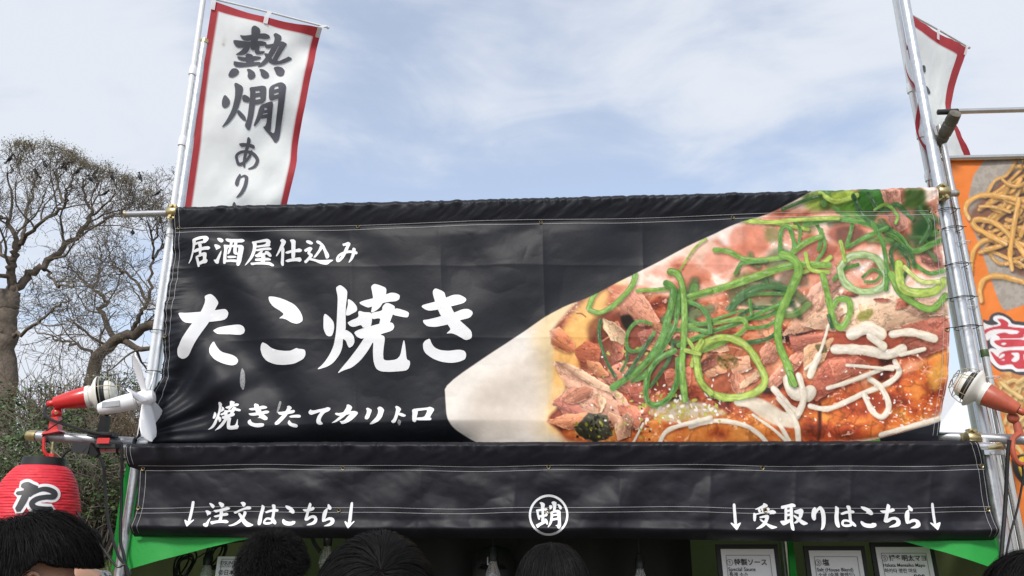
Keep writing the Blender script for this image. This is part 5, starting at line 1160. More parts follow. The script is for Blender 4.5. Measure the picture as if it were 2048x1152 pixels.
def make_flag(label, pole_px, pole_r, off, rows, p0, rod, nrm, wave, border, glyphs, seed, ptop):
    d = Pf(*pole_px[-1], off); root = empty('banner_flag', (d[0], d[1], 0), label, 'flag', 'tall cloth flags on poles')
    base = d.copy(); base[2] = 0
    pts = [base] + [Pf(u, v, off) for u, v in pole_px[::-1]] + [np.array(ptop)]
    MB().tube(pts, [pole_r * 1.12] * (len(pts) - 1) + [pole_r * .9], 14).build('pole', M['white_pipe'], root)
    for u, v in pole_px[1:-1]:
        c = Pf(u, v, off); MB().lathe(c - [0, 0, .03], (0, 0, 1), [(0, pole_r * 1.1), (.004, pole_r * 1.5), (.035, pole_r * 1.5), (.05, pole_r * 1.25), (.06, pole_r * 1.05)], 14).build('pole_collar', M['white_plastic'], root)
    MB().tube([rod[0], (np.array(rod[0]) + rod[1]) / 2 + [0, 0, .004], rod[1]], .0055, 8).build('top_rod', M['white_pipe'], root)
    MB().ball(rod[1], .009, 10, 6).build('rod_tip', M['white_plastic'], root)
    P, px, A, T2 = flag_grid(rows, p0, nrm, 90, 220, wave)
    nv_, nu_ = A.shape
    me = mesh_np('cloth', P.reshape(-1, 3), gridfaces(nu_, nv_))
    al, at_, ar = border
    red = np.array((.42, .035, .045)); wht = np.array((.86, .87, .87))
    w = np.maximum.reduce([sstep(al + .006, al - .006, A), sstep(at_ + .002, at_ - .002, T2), sstep(1 - ar - .006, 1 - ar + .006, A)])[..., None]
    n_ = (fbm(A * 14, T2 * 30, seed, 3)[..., None] - .5) * .06
    c = (wht + n_) * (1 - w) + red * (1 + n_ * 2) * w
    rust = np.exp(-(((A - .16) / .012) ** 2 + ((T2 - .155) / .005) ** 2))[..., None] + .35 * np.exp(-(((A - .16) / .02) ** 2 + ((T2 - .14) / .02) ** 2))[..., None]
    c = c * (1 - .6 * np.clip(rust, 0, 1)) + np.array((.30, .2, .08)) * .6 * np.clip(rust, 0, 1)
    setcol(me, c.reshape(-1, 3)); link('cloth', me, root, (M['flag'],))
    # lettering follows the cloth: interpolate the grid
    fx = px.reshape(-1, 2); FP = P.reshape(-1, 3)
    sgn = -1 if np.dot(nrm, EYE - np.asarray(p0)) < 0 else 1
    def surf(u, v):
        out = np.zeros((len(u), 3))
        # invert the (nearly affine) grid: row by height, column by x
        for _i, (x, y) in enumerate(zip(u, v)):
            r = np.interp(y, px[:, nu_ // 2, 1], np.arange(nv_))
            for _k in range(2):
                r0 = int(min(max(r, 0), nv_ - 2)); f = r - r0
                rowx = px[r0, :, 0] * (1 - f) + px[r0 + 1, :, 0] * f; a = np.interp(x, rowx, np.arange(nu_)); a0 = int(min(a, nu_ - 2)); g = a - a0
                coly = px[:, a0, 1] * (1 - g) + px[:, a0 + 1, 1] * g; r = np.interp(y, coly, np.arange(nv_))
            r0 = int(min(max(r, 0), nv_ - 2)); f = r - r0
            out[_i] = (P[r0, a0] * (1 - g) + P[r0, a0 + 1] * g) * (1 - f) + (P[r0 + 1, a0] * (1 - g) + P[r0 + 1, a0 + 1] * g) * f
        return out + np.asarray(nrm) * sgn * .004
    letters(glyphs, surf, root, M['flag_ink'], 'character', 4.0)
    # ribbon loops on the rod
    for a in (.02, .5, .985):
        k = int(a * (nu_ - 1)); c0 = P[0, k]; c1 = P[8, k]; top = np.array(rod[0]) + (np.array(rod[1]) - rod[0]) * a
        e_ = (np.array(rod[1]) - rod[0]); e_ = e_ / np.linalg.norm(e_) * .011; f_ = np.asarray(nrm) * sgn * .007
        q = [top + f_ + [0, 0, .006], c0 + f_, c1 + f_]
        vs_ = [p + s_ * e_ for p in q for s_ in (-1, 1)]
        MB().add(vs_, [(0, 1, 3, 2), (2, 3, 5, 4)]).build('loop_tab', M['flag_tab'], root)
    return root
G['atsu'] = ZK([[(212,140),(260,148),(330,140),(440,125),(480,140),(490,165),(450,175),(380,168),(300,190),(250,185)], [(318,85),(345,62),(395,90),(400,120),(380,180),(360,260),(310,250),(320,150)],
 [(160,180),(200,182),(300,195),(400,185),(455,195),(460,225),(380,225),(290,235),(200,245),(165,210)], [(260,225),(320,230),(280,290),(230,305),(175,305),(240,260)], [(355,225),(400,220),(390,265),(445,265),(440,285),(380,292),(355,280)],
 [(195,315),(260,320),(340,300),(415,310),(405,330),(320,350),(240,355),(205,340)], [(270,280),(345,290),(350,380),(280,395)], [(165,360),(200,365),(280,370),(360,355),(410,355),(400,385),(300,405),(200,418),(165,400)],
 [(515,130),(540,115),(585,140),(590,170),(560,240),(510,320),(440,390),(375,412),(400,375),(460,310),(510,230),(530,170)],
 [(445,215),(500,215),(590,190),(640,215),(625,240),(590,290),(545,360),(640,325),(650,315),(685,330),(680,345),(620,370),(530,382),(495,370),(510,340),(560,250),(570,228),(480,250),(445,240)], [(435,280),(480,290),(520,350),(500,375),(460,340)],
 [(150,430),(190,425),(217,455),(200,490),(150,515),(115,500),(125,465)], [(280,430),(310,428),(350,460),(360,500),(340,530),(305,540),(285,510),(292,470)], [(390,425),(430,425),(475,460),(482,495),(465,520),(430,522),(405,495),(405,460)], [(520,405),(560,393),(600,405),(623,440),(605,495),(575,502),(545,480),(535,440)]])
G['kan'] = ZK([[(168,570),(185,558),(250,600),(240,670),(215,760),(180,850),(120,930),(50,970),(100,900),(150,800),(175,690),(178,620)], [(75,675),(90,662),(130,710),(132,750),(110,780),(80,792),(60,770),(60,720)], [(240,680),(260,668),(310,700),(300,740),(240,725)], [(205,795),(270,860),(275,905),(240,890),(190,830)],
 [(300,610),(355,605),(355,750),(340,850),(310,980),(290,985),(258,945),(285,880),(300,760),(310,660)], [(305,612),(420,595),(450,610),(448,680),(442,740),(405,752),(395,700),(395,640),(350,645)], B((345,682,36),(410,675,36)), B((335,742,42),(420,735,42)),
 [(470,610),(580,563),(625,605),(615,680),(600,850),(580,1030),(540,1082),(500,1010),(425,945),(440,930),(480,960),(535,990),(545,850),(555,700),(555,605),(515,620),(515,730),(470,740)], B((500,665,34),(570,650,34)), B((490,722,40),(570,702,36)),
 [(400,770),(440,760),(430,830),(400,890),(350,950),(340,935),(370,860),(385,800)], [(400,770),(480,745),(510,750),(505,850),(500,970),(480,985),(440,945),(460,900),(465,800),(430,790)], B((410,828,26),(490,815,26)), B((405,865,30),(490,850,30))])
G['a'] = ZL([[(340,200),(400,190),(480,195),(560,205),(578,235),(570,262),(540,255),(470,235),(390,245),(360,230)], [(462,120),(485,108),(515,140),(510,190),(480,280),(450,400),(440,515),(425,525),(410,505),(405,400),(430,280),(455,190)],
 B((530,290,36),(490,380,42),(405,458,46),(345,468,48),(322,420,42),(312,360,42),(360,315,38),(440,300,38),(540,322,48),(600,380,48),(612,440,50),(570,510,46),(485,540,18))])
G['ri_f'] = ZL([[(340,640),(360,612),(378,640),(375,665),(350,740),(335,810),(310,832),(285,805),(282,770),(305,700)], [(365,665),(430,625),(480,665),(478,710),(465,800),(430,900),(370,980),(300,1008),(295,998),(350,930),(400,830),(425,730),(430,680),(410,665),(365,690)]])
G['ma'] = ZL([[(270,1052),(300,1090),(290,1180),(260,1240),(240,1150),(245,1090)], [(190,1150),(380,1130),(390,1160),(200,1190)]])
pl = Pf(386, 141, -.02)
rodL0 = at(np.array(425.), np.array(-4.), pl[1]); zt = rodL0[2]
def at_height(u, v, z):
    d = rays(float(u), float(v)); return EYE + d * ((z - EYE[2]) / d[2])
rodL1 = at_height(656, 55, zt)
nL = np.cross(rodL1 - rodL0, [0, 0, 1.0]); nL /= np.linalg.norm(nL)
waveL = lambda A, T: A * (.028 * np.sin(T * 17 + A * 3) + .016 * np.sin(T * 31 - A * 5 + 1)) + .012 * (fbm(A * 4, T * 9, 77, 3) - .5) + .006 * np.sin(A * 16 + T * 26) * A
rowsL = [(0, (425, 2), (643, 60)), (.10, (417, 52), (635, 95)), (.25, (404, 135), (622, 150)), (.4, (394, 215), (605, 235)), (.55, (387, 290), (594, 320)), (.75, (371, 405), (574, 408)), (1, (345, 560), (545, 560))]
make_flag('white flag with red border and black brush characters above the left post', [(412, -40), (386, 141), (365, 282), (300, 745)], .0125, -.02, rowsL, rodL0, (rodL0 + [-.02, 0, .002], rodL1), nL, waveL, (.068, .036, .066), ['atsu', 'kan', 'a', 'ri_f', 'ma'], 5, rodL0 + [-.022, 0, .3])
pr = Pf(1822, 176, -.17)
rodR0 = at(np.array(1812.), np.array(24.), pr[1]); rodR1 = at_height(1938, 95, rodR0[2])
nR = np.cross(rodR1 - rodR0, [0, 0, 1.0]); nR /= np.linalg.norm(nR)
waveR = lambda A, T: (1 - A) * .02 * np.sin(T * 21 + .5) + A * .02 * np.sin(T * 13 + 2) + .015 * (fbm(A * 4, T * 9, 78, 3) - .5)
rowsR = [(0, (1812, 27), (1930, 98)), (.12, (1815, 85), (1920, 150)), (.24, (1822, 150), (1909, 212)), (.34, (1826, 195), (1908, 245)), (.45, (1836, 240), (1917, 278)), (.58, (1850, 300), (1943, 318)), (.75, (1862, 345), (1955, 370)), (1, (1875, 470), (1962, 470))]
G['dash1'] = [np.array([(1849, 127), (1855, 130), (1857, 143), (1850, 140)], float)]; G['dash2'] = [np.array([(1851, 166), (1860, 170), (1866, 184), (1860, 188), (1850, 178)], float)]
make_flag('white flag with red border, folded back by the wind above the right post', [(1784, -40), (1822, 176), (1841, 267), (1858, 352), (1930, 746)], .0135, -.17, rowsR, rodR0, (rodR0, rodR1), nR, waveR, (.09, .05, .14), ['dash1', 'dash2'], 6, Pf(1784, -40, -.17) + [0, 0, .2])

# ---------------------------------------------------------------- horn lamps
def horn_lamp(label, root_p, rear, front, red, rimr, mats):
    """rear, front: ends of the painted housing; the dish opens beyond front"""
    rear, front = V(rear), V(front); ax = (front - rear).normalized(); L = (front - rear).length
    t = empty('horn_lamp', root_p, label, 'lamp', 'horn lamps on side arms')
    r0, r1 = rimr * .33, rimr * .58
    MB().lathe(rear, ax, [(-.002, r0 * .5), (0, r0 * .9), (.012, r0 * 1.02), (L * .55, (r0 + r1) * .54), (L * .95, r1), (L, r1 * .97), (L, r1 * .8)], 28).build('housing', red, t)
    MB().lathe(rear - ax * .026, ax, [(0, r0 * .35), (.004, r0 * .5), (.018, r0 * .52), (.028, r0 * .45)], 14).build('cable_gland', red, t)
    dish = MB().lathe(front - ax * .004, ax, [(0, r1 * 1.02), (.014, r1 * 1.04), (.016, r1 * .92), (.024, r1 * .98), (rimr * .50, rimr * .90), (rimr * .62, rimr), (rimr * .66, rimr * 1.0), (rimr * .64, rimr * .94), (rimr * .5, rimr * .8), (.03, r1 * .8)], 36, False).build('reflector', M['enamel'], t)
    o = front + ax * rimr * .52
    MB().lathe(o, ax, [(0, rimr * .60), (.012, rimr * .76), (rimr * .36, rimr * .74), (rimr * .40, rimr * .68)], 30).build('bulb_band', M['rubber'], t)
    MB().lathe(o + ax * rimr * .40, ax, [(0, rimr * .70), (rimr * .16, rimr * .68), (rimr * .34, rimr * .54), (rimr * .46, rimr * .30), (rimr * .50, .001)], 30).build('bulb', M['glass'], t)
    g = MB(); u = ax.orthogonal().normalized(); w = ax.cross(u)
    rg = lambda d, r: [o + ax * d + (u * math.cos(6.2832 * k / 28) + w * math.sin(6.2832 * k / 28)) * r for k in range(28)]
    for d, r in ((rimr * .20, rimr * .93), (rimr * .66, rimr * .82), (rimr * .98, rimr * .52)): g.tube(rg(d, r), .0016, 5, closed=True)
    for k in range(6):
        q = math.pi * k / 3; e = u * math.cos(q) + w * math.sin(q)
        g.tube([o + e * rimr * .92, o + ax * rimr * .3 + e * rimr * .92, o + ax * rimr * .66 + e * rimr * .82, o + ax * rimr * .9 + e * rimr * .62, o + ax * rimr * 1.02 + e * rimr * .42, o + ax * rimr * 1.06], .0016, 5)
    g.build('wire_guard', M['wire'], t)
    return t, ax
aL = Pf(104, 872, .09)
hrL, hfL = Pf(108, 806, .12), Pf(176, 794, .085)
lampL, axL = horn_lamp('bright red horn lamp with white dish on the left side arm', aL, hrL, hfL, M['red_paint'], .080, None)
k0 = V(Pf(114, 826, .10))
MB().ball(k0, .0215, 16, 10).build('ball_joint', M['red_paint'], lampL)
MB().tube([k0 + Vector((0, 0, .012)), k0 + Vector((.01, 0, .05))], .014, 10).build('neck', M['red_paint'], lampL)
MB().frustum(k0 - Vector((0, 0, .018)), Pf(110, 864, .10), (.032, .028), (.042, .034), (0, 1, 0)).build('stem', M['red_paint'], lampL)
MB().frustum(Pf(109, 862, .10), Pf(109, 868, .10), (.05, .06), (.075, .066), (0, 1, 0)).build('saddle', M['red_paint'], lampL)
MB().tube([Pf(112, 826, .125), Pf(112, 826, .13)], .006, 8).build('joint_screw', M['brass'], lampL)
cl = MB(); cl.tube([Pf(88, 874, .125), Pf(87, 900, .125), Pf(96, 915, .115), Pf(106, 918, .10)], [.006, .007, .008, .009], 8); cl.box(Pf(102, 915, .10), (.034, .03, .03))
cl.build('clamp_jaw', M['red_paint'], lampL)
MB().tube([Pf(106, 884, .10), Pf(103, 912, .10)], .006, 8).build('clamp_screw', M['brass'], lampL)
# right lamp, older and dull red
aR = Pf(2030, 880, .09)
hrR, hfR = Pf(2036, 820, .14), Pf(1970, 788, .09)
lampR, axR = horn_lamp('faded brownish red horn lamp with white dish on the right side arm', aR, hrR, hfR, M['rust_paint'], .080, None)
k0 = V(Pf(2026, 836, .11))
MB().ball(k0, .022, 16, 10).build('ball_joint', M['rust_paint'], lampR)
MB().tube([k0 + Vector((.01, 0, -.015)), Pf(2036, 858, .11), Pf(2040, 872, .11)], [.013, .015, .016], 10).build('stem', M['rust_paint'], lampR)
cl = MB(); cl.tube(smooth_path([Pf(2040, 866, .115), Pf(2026, 878, .125), Pf(2025, 902, .125), Pf(2034, 924, .12), Pf(2048, 930, .11)], 4), .0105, 8)
cl.build('clamp_jaw', M['rust_paint'], lampR)
MB().tube([Pf(2052, 930, .11), Pf(2052, 885, .10)], .007, 8).build('clamp_screw', M['wire'], lampR)

# ---------------------------------------------------------------- fan
fan_c = V(Pf(292, 796, .17)); fax = (V(E2) * .95 + V(N2) * -.16 + Vector((0, 0, .27))).normalized()
fr = empty('fan', Pf(205, 876, .09), 'white plastic fan with five blades clamped to the left side arm', 'fan')
MB().lathe(fan_c - fax * .03, fax, [(0, .028), (.012, .033), (.045, .033), (.062, .024), (.068, .004)], 26).build('hub', M['white_plastic'], fr)
body = MB().lathe(fan_c - fax * .185, fax, [(0, .014), (.004, .022), (.03, .029), (.10, .034), (.145, .036), (.152, .03)], 24).build('motor_body', M['white_plastic'], fr)
bu = fax.orthogonal().normalized(); bw = fax.cross(bu)
up = Vector((0, 0, 1)); bu = (up - fax * up.dot(fax)).normalized(); bw = fax.cross(bu)
for k in range(5):
    q = R(72 * k + 24); e = bu * math.cos(q) + bw * math.sin(q); s_ = fax.cross(e)
    m = MB(); Pn = []; rows = 9
    for side in (0, 1):
        for i in range(rows):
            t_ = i / (rows - 1); r_ = .026 + t_ * .168; wd = .019 + .024 * math.sin(min(t_ * 1.25, 1) * 1.57) - .030 * max(0, t_ - .8) ** 2 * 25 * .8
            for j in range(5):
                x = (j / 4 - .5) * 2; tw = R(42 - 14 * t_)
                p = fan_c + e * (r_ - .010 * x * x * t_) + (s_ * math.cos(tw) + fax * math.sin(tw)) * x * wd * .86 + fax * (.006 * (1 - x * x)) + fax * (.0022 if side else -.0022)
                Pn.append(p)
    Fs = []
    o_ = rows * 5
    for i in range(rows - 1):
        for j in range(4):
            a = i * 5 + j; Fs.append((a, a + 1, a + 6, a + 5)); Fs.append((o_ + a, o_ + a + 5, o_ + a + 6, o_ + a + 1))
    rim = [j for j in range(5)] + [i * 5 + 4 for i in range(1, rows)] + [(rows - 1) * 5 + j for j in range(3, -1, -1)] + [i * 5 for i in range(rows - 2, 0, -1)]
    for a, b in zip(rim, rim[1:] + rim[:1]): Fs.append((a, o_ + a, o_ + b, b))
    m.add(Pn, Fs).build('blade', M['white_plastic'], fr)
sb = fan_c - fax * .12
lbl = MB().box(sb - Vector((0, 0, .0)) + V(N2) * .0325, (.07, .002, .022), Matrix.Rotation(-.12, 3, 'Y')).build('label_plate', M['grey_pipe'], fr)
m = MB(); m.frustum(Pf(212, 832, .12), Pf(205, 866, .10), (.026, .032), (.034, .036), (0, 1, 0)); m.box(Pf(206, 870, .10), (.10, .06, .018)); m.box(Pf(212, 893, .10), (.10, .05, .014)); m.tube([Pf(214, 828, .12), sb], .010, 8)
m.build('stand', M['rubber'], fr)
MB().box(Pf(207, 881.5, .135), (.05, .006, .022)).build('clamp_pad', M['red_paint'], fr)

# ---------------------------------------------------------------- paper lantern
lc = Pf(72, 1010, .14); LR = .163
lan = empty('paper_lantern', lc - [0, 0, .36], 'round red paper lantern with a black character, hanging from the left side arm', 'lantern')
H0, H1 = float(Pf(72, 932, .14)[2]), float(Pf(72, 932, .14)[2]) - .47
def lan_r(z, rib=True):
    t_ = np.clip((H0 - z) / (H0 - H1), 0, 1); r = .072 + (LR - .072) * np.clip(np.sin(np.pi * t_), 0, 1) ** .52
    return r
prof = []
NR = 42
for i in range(NR * 6 + 1):
    t_ = i / (NR * 6); z = H0 + (H1 - H0) * t_; r = float(lan_r(z)) - .0021 * (1 - abs(math.sin(math.pi * NR * t_)) ** .6) + .003
    prof.append((H0 - z, r))
me_l = MB(); me_l.lathe((lc[0], lc[1], H0), (0, 0, -1), prof, 72, False)
ob = me_l.build('paper', M['paper_red'], lan)
co_ = np.array([v.co for v in ob.data.vertices]); ctr = np.array([lc[0], lc[1]])
rr_ = np.hypot(co_[:, 0] - ctr[0], co_[:, 1] - ctr[1]); an = np.arctan2(co_[:, 1] - ctr[1], co_[:, 0] - ctr[0])
k_ = 1 + .040 * (fbm(an * 4.0 + 9, co_[:, 2] * 90, 7, 3) - .5)
co_[:, :2] = ctr + (co_[:, :2] - ctr) * k_[:, None]; ob.data.vertices.foreach_set('co', co_.astype(np.float32).ravel()); ob.data.update()
MB().lathe((lc[0], lc[1], H0 - .004), (0, 0, 1), [(0, .078), (.002, .080), (.034, .078), (.036, .074), (.030, .070), (.0, .070)], 40, False).build('top_ring', M['rubber'], lan)
MB().lathe((lc[0], lc[1], H1 + .004), (0, 0, -1), [(0, .078), (.002, .080), (.030, .078), (.032, .072), (.0, .070)], 40, False).build('bottom_ring', M['rubber'], lan)
MB().tube([(lc[0] - .07, lc[1], H0 + .03), Pf(88, 886, .11), (lc[0] + .07, lc[1], H0 + .03)], .0012, 5).build('hanging_wire', M['wire'], lan)
# character on the lantern: white outline, black strokes, wrapped on the round paper
def lan_surf(lift):
    def f(u, v):
        d = rays(u, v); ox, oy = EYE[0] - lc[0], EYE[1] - lc[1]
        t_ = np.full(len(d), 3.1)
        for _ in range(14):          # ray meets the bulged paper
            z = EYE[2] + d[:, 2] * t_; rr = lan_r(z) + .0045 + lift
            a = d[:, 0] ** 2 + d[:, 1] ** 2; b = ox * d[:, 0] + oy * d[:, 1]; c = ox * ox + oy * oy - rr * rr
            t_ = (-b - np.sqrt(np.maximum(b * b - a * c, 0))) / a
        return EYE + d * t_[:, None]
    return f
QL = zf(0, 890, 6.777)
ST = [[(300,560,60),(370,535,74),(430,560,70),(500,580,56)], [(230,655,50),(330,640,60),(420,610,60),(500,570,60)], [(370,540,84),(360,640,92),(320,740,100),(240,880,84)],
      [(400,690,34),(450,650,46),(560,600,60),(660,605,72),(740,650,78),(720,700,78),(620,705,66),(500,730,70),(430,790,76),(470,850,84),(560,870,84),(700,870,70)]]
G['lan_w'] = QL([brush(*[(x, y, w + 78) for x, y, w in s_]) for s_ in ST]); G['lan_b'] = QL([brush(*s_) for s_ in ST])
letters(['lan_w'], lan_surf(.0012), lan, M['ink_white'], 'character_outline', 3.0, 0)
letters(['lan_b'], lan_surf(.0026), lan, M['ink'], 'character', 3.0, 0)

# ---------------------------------------------------------------- cables
def cable(label, pts, r=.0045, name='cable', mat=None, extra=None):
    P = smooth_path(pts, 7); m = MB().tube(P, r, 7)
    if extra: extra(m)
    o = m.build(name, mat or M['cable']); return tag(o, label, 'cable')
gpt = lambda u, v, off, z=None: Pf(u, v, off)
cable('thick black cable looping from the back of the red lamp along the side arm', [Pf(103, 808, .10), Pf(92, 815, .12), Pf(91, 830, .13), Pf(104, 840, .13), Pf(135, 850, .135), Pf(170, 861, .135), Pf(205, 868, .14), Pf(226, 869, .13)], .006)
def tap(m):
    m.frustum(Pf(150, 895, .13), Pf(185, 898, .13), (.04, .04), (.05, .04)); m.frustum(Pf(180, 896, .13), Pf(196, 912, .13), (.05, .045), (.02, .02))
cable('black power tap with cable hanging in a long curve beside the lower banner', [Pf(120, 935, .13), Pf(124, 915, .13), Pf(138, 901, .13), Pf(160, 896, .13), Pf(190, 906, .13), Pf(206, 930, .12), Pf(210, 975, .10), Pf(217, 1045, .09), Pf(236, 1110, .08), Pf(256, 1150, .08), Pf(262, 1300, .08), Pf(240, 1900, .2) * [1, 1, 0] + [0, 0, .01]], .006, extra=tap)
cable('straight black cable dropping down the left tent leg', [Pf(243, 886, .10), Pf(244, 905, .10), Pf(243, 1000, .07), Pf(241, 1080, .07), Pf(250, 1130, .07), Pf(258, 1300, .06), Pf(230, 1900, .2) * [1, 1, 0] + [.05, 0, .01]], .006)
cable('thin black wire crossing from the lamp to the fan', [Pf(92, 862, .13), Pf(110, 850, .135), Pf(130, 837, .14), Pf(150, 828, .14), Pf(170, 840, .13), Pf(168, 862, .125)], .0028)
cable('black wire between lantern and tent leg', [Pf(146, 1008, .12), Pf(158, 1030, .12), Pf(200, 1090, .10), Pf(232, 1132, .09), Pf(258, 1152, .08), Pf(262, 1400, .08), Pf(262, 2100, .2) * [1, 1, 0] + [.1, 0, .01]], .0045)
cable('thick black cable hanging from the right side arm beside the lower banner', [Pf(2019, 880, .13), Pf(2015, 915, .12), Pf(2011, 1000, .10), Pf(2004, 1090, .10), Pf(2000, 1160, .10), Pf(2000, 1400, .10), Pf(1990, 2000, .1) * [1, 1, 0] + [0, 0, .01]], .0075)
cable('thin black wire below the faded red lamp', [Pf(2044, 930, .12), Pf(2046, 955, .11), Pf(2034, 1020, .10), Pf(2018, 1080, .10), Pf(2010, 1160, .10), Pf(2008, 1500, .10), Pf(2000, 2050, .1) * [1, 1, 0] + [.04, 0, .01]], .004)
for c, l in ((Pf(92, 873, .10), 'black wire wound round the end of the left side arm'), (Pf(238, 899, OFF_LO), 'black tie round the banner pipe left of the lower banner')):
    o = wrap('wire_tie', c, E2, .0235, None, M['cable'], 3, .002); tag(o, l, 'wire tie')

# ---------------------------------------------------------------- neighbouring stall on the right
nbr = empty('neighbour_stall_frame', Pf(1990, 700, -.09) * [1, 1, 0], 'two slim stainless poles of the neighbouring stall with their bars', 'stall frame')
for u0_, v0_, r_ in ((1926, 576, .0145), (1945, 585, .0155)):
    p = Pf(u0_, v0_, -.07); MB().tube([(p[0], p[1], 0), (p[0], p[1], 3.52)], r_, 16).build('pole', M['steel'], nbr)
    MB().lathe((p[0], p[1], 2.35 + (.06 if r_ > .015 else 0)), (0, 0, 1), [(0, r_ + .0005), (.002, r_ + .0012), (.03, r_ + .0012), (.032, r_ + .0005)], 16).build('tape_band', M['leaf'] if r_ > .015 else M['flag_tab'], nbr)
MB().tube([Pf(1878, 317, -.09), Pf(2260, 308, -.09)], .0125, 14).build('crossbar', M['steel'], nbr)
MB().tube([Pf(1912, 223, .05), Pf(2260, 214, .05)], .0125, 14).build('crossbar', M['steel'], nbr)
MB().lathe(Pf(1874, 224.5, .05), V(Pf(1912, 223, .05) - Pf(1874, 224.5, .05)), [(0, .006), (.004, .0125), (.09, .0135), (.092, .012)], 14).build('rubber_cap', M['rubber'], nbr)
p0_, p1_ = V(Pf(1908, 232, .06)), V(Pf(1872, 300, -.12))
MB().lathe(p0_ + (p0_ - p1_).normalized() * .02, p1_ - p0_, [(0, .012), (.005, .026), (.05, .029), (.06, .024), (.065, .029), (.12, .028), (.13, .022), (.135, .027), (.22, .026), (.26, .02)], 12).build('wrapped_arm', M['wood'], nbr)
p0_ = Pf(2260, 308, -.09); MB().tube([(p0_[0] - .01, p0_[1], 0), (p0_[0] - .01, p0_[1], 3.5)], .0155, 12).build('pole', M['steel'], nbr)
for (u, v) in ((1913, 488), (1926, 617), (1970, 757)):
    c = Pf(u + 10, v, -.07); wrap('cable_tie', c, (0, 0, 1), .036, nbr, M['flag_tab'], 1, .0018)

# printed orange banner of the neighbour
nb = empty('orange_banner', Pf(2100, 1070, -.105), 'orange printed banner with fried noodles and a red character at the right edge', 'banner')
nl = lambda v: 1884 + (v - 318) * .2022
U_, V_ = [], []
nu, nv = 250, 420
A_, B_ = np.meshgrid(np.linspace(0, 1, nu), np.linspace(0, 1, nv))
VV = 319 + B_ * 752 + A_ * (-8 + 14 * B_); UU = nl(VV) + A_ * (300 + 40 * B_)
UU, VV = UU.ravel(), VV.ravel(); A2, B2 = A_.ravel(), B_.ravel()
dn = .012 * (fbm(UU / 120, VV / 120, 301, 3) - .5) + .010 * np.abs(fbm(UU / 50, VV / 60, 311, 3) - .5) + .004 * np.sin((UU * .4 - VV) / 20) * np.exp(-A2 * 6)
pn = Paint(UU, VV, (.72, .19, .022))
Z5 = lambda *P: [(1740 + x / 3.032, 400 + y / 3.032) for x, y in P]
pn.poly([(1976, 312), (1958, 335), (1946, 352), (1936, 400), (1938, 425), (1951, 472), (1977, 542), (2004, 624), (2030, 616), (2080, 600), (2230, 590), (2230, 300)], (.40, .355, .30), 1.5, .35, 9, col2=(.30, .26, .22), seed=2)
pn.poly([(1934, 430), (1960, 400), (2010, 350), (2060, 335), (2230, 330), (2230, 560), (2040, 560), (2010, 520), (1960, 480)], (.16, .05, .015), 8, .5, 12, alpha=.9)
rs = np.random.default_rng(4)
nd = (.66, .35, .08); ne = (.46, .17, .03); nc = (.74, .52, .22)
for k in range(150):
    x, y = rs.uniform(1955, 2220), rs.uniform(345, 530); a = rs.uniform(-.9, .5); l = rs.uniform(40, 110)
    if x < 2000 and y < 390: continue
    pn.stroke([(x, y), (x + l * .3 * math.cos(a), y + l * .3 * math.sin(a) - rs.uniform(-10, 14)), (x + l * .7 * math.cos(a), y + l * .7 * math.sin(a) + rs.uniform(-12, 12)), (x + l * math.cos(a), y + l * math.sin(a))], rs.uniform(5.5, 9), np.array(nd) * rs.uniform(.6, 1.15), edge=ne, core=nc, soft=1.0, var=.3, seed=k, shade=.6, gloss=.4)
for P, w in [(Z5((612, 440), (622, 320), (680, 252), (760, 235), (820, 250)), 10), (Z5((820, 265), (700, 200), (640, 165), (625, 130), (680, 118), (780, 150), (880, 250), (960, 360)), 11), (Z5((672, 610), (668, 540), (700, 475), (790, 462), (960, 505)), 11), (Z5((600, 110), (580, 60), (600, 10), (680, -30), (800, -20), (960, 10)), 10), (Z5((860, 420), (850, 330), (870, 180), (900, 0)), 10)]:
    pn.stroke(P, w, nd, edge=ne, core=nc, soft=1.0, var=.3, shade=.6, gloss=.4)
pn.poly([(1990, 752), (2020, 738), (2060, 740), (2240, 745), (2240, 905), (2040, 905), (2005, 830)], (.62, .40, .14), 4, .4, 9, col2=(.46, .18, .06), seed=8)
for k in range(80):
    x, y = rs.uniform(1985, 2230), rs.uniform(752, 895); a = rs.uniform(-1.2, 1.2); l = rs.uniform(26, 60)
    pn.stroke([(x, y), (x + l * .4 * math.cos(a), y + l * .4 * math.sin(a) - rs.uniform(-12, 16)), (x + l * math.cos(a), y + l * math.sin(a))], rs.uniform(6, 10), (.68, .46, .17), edge=(.46, .22, .06), core=(.76, .64, .38), soft=1.0, var=.2, seed=k, shade=.4)
pn.poly([(2018, 905), (2240, 900), (2240, 985), (2060, 985), (2026, 950)], (.022, .02, .02), 1.2, .2)
for x in range(2034, 2230, 34): pn.poly([(x, 915), (x + 22, 912), (x + 24, 940), (x + 10, 958), (x + 2, 940)], (.72, .46, .03), 1.2)
QN = lambda P: [(1930 + x / 6.4, 600 + y / 6.4) for x, y in P]
pn.poly(QN([(215,240),(300,275),(320,200),(370,165),(440,158),(520,180),(590,230),(620,270),(760,280),(960,290),(1010,400),(1000,900),(940,955),(800,965),(700,965),(620,940),(580,915),(460,925),(380,870),(330,800),(300,640),(270,420)]), (.050, .045, .055), .9)
pn.poly(QN([(230,280),(270,310),(350,330),(440,305),(355,260),(360,215),(420,195),(500,210),(570,260),(600,310),(755,330),(930,330),(970,400),(950,480),(860,480),(840,560),(930,640),(960,720),(930,880),(860,915),(700,920),(650,920),(600,880),(460,890),(390,850),(320,770),(295,640),(350,610),(420,640),(330,570),(320,500),(350,470),(280,530),(250,400)]), (.74, .73, .74), .9)
rd = (.52, .045, .06)
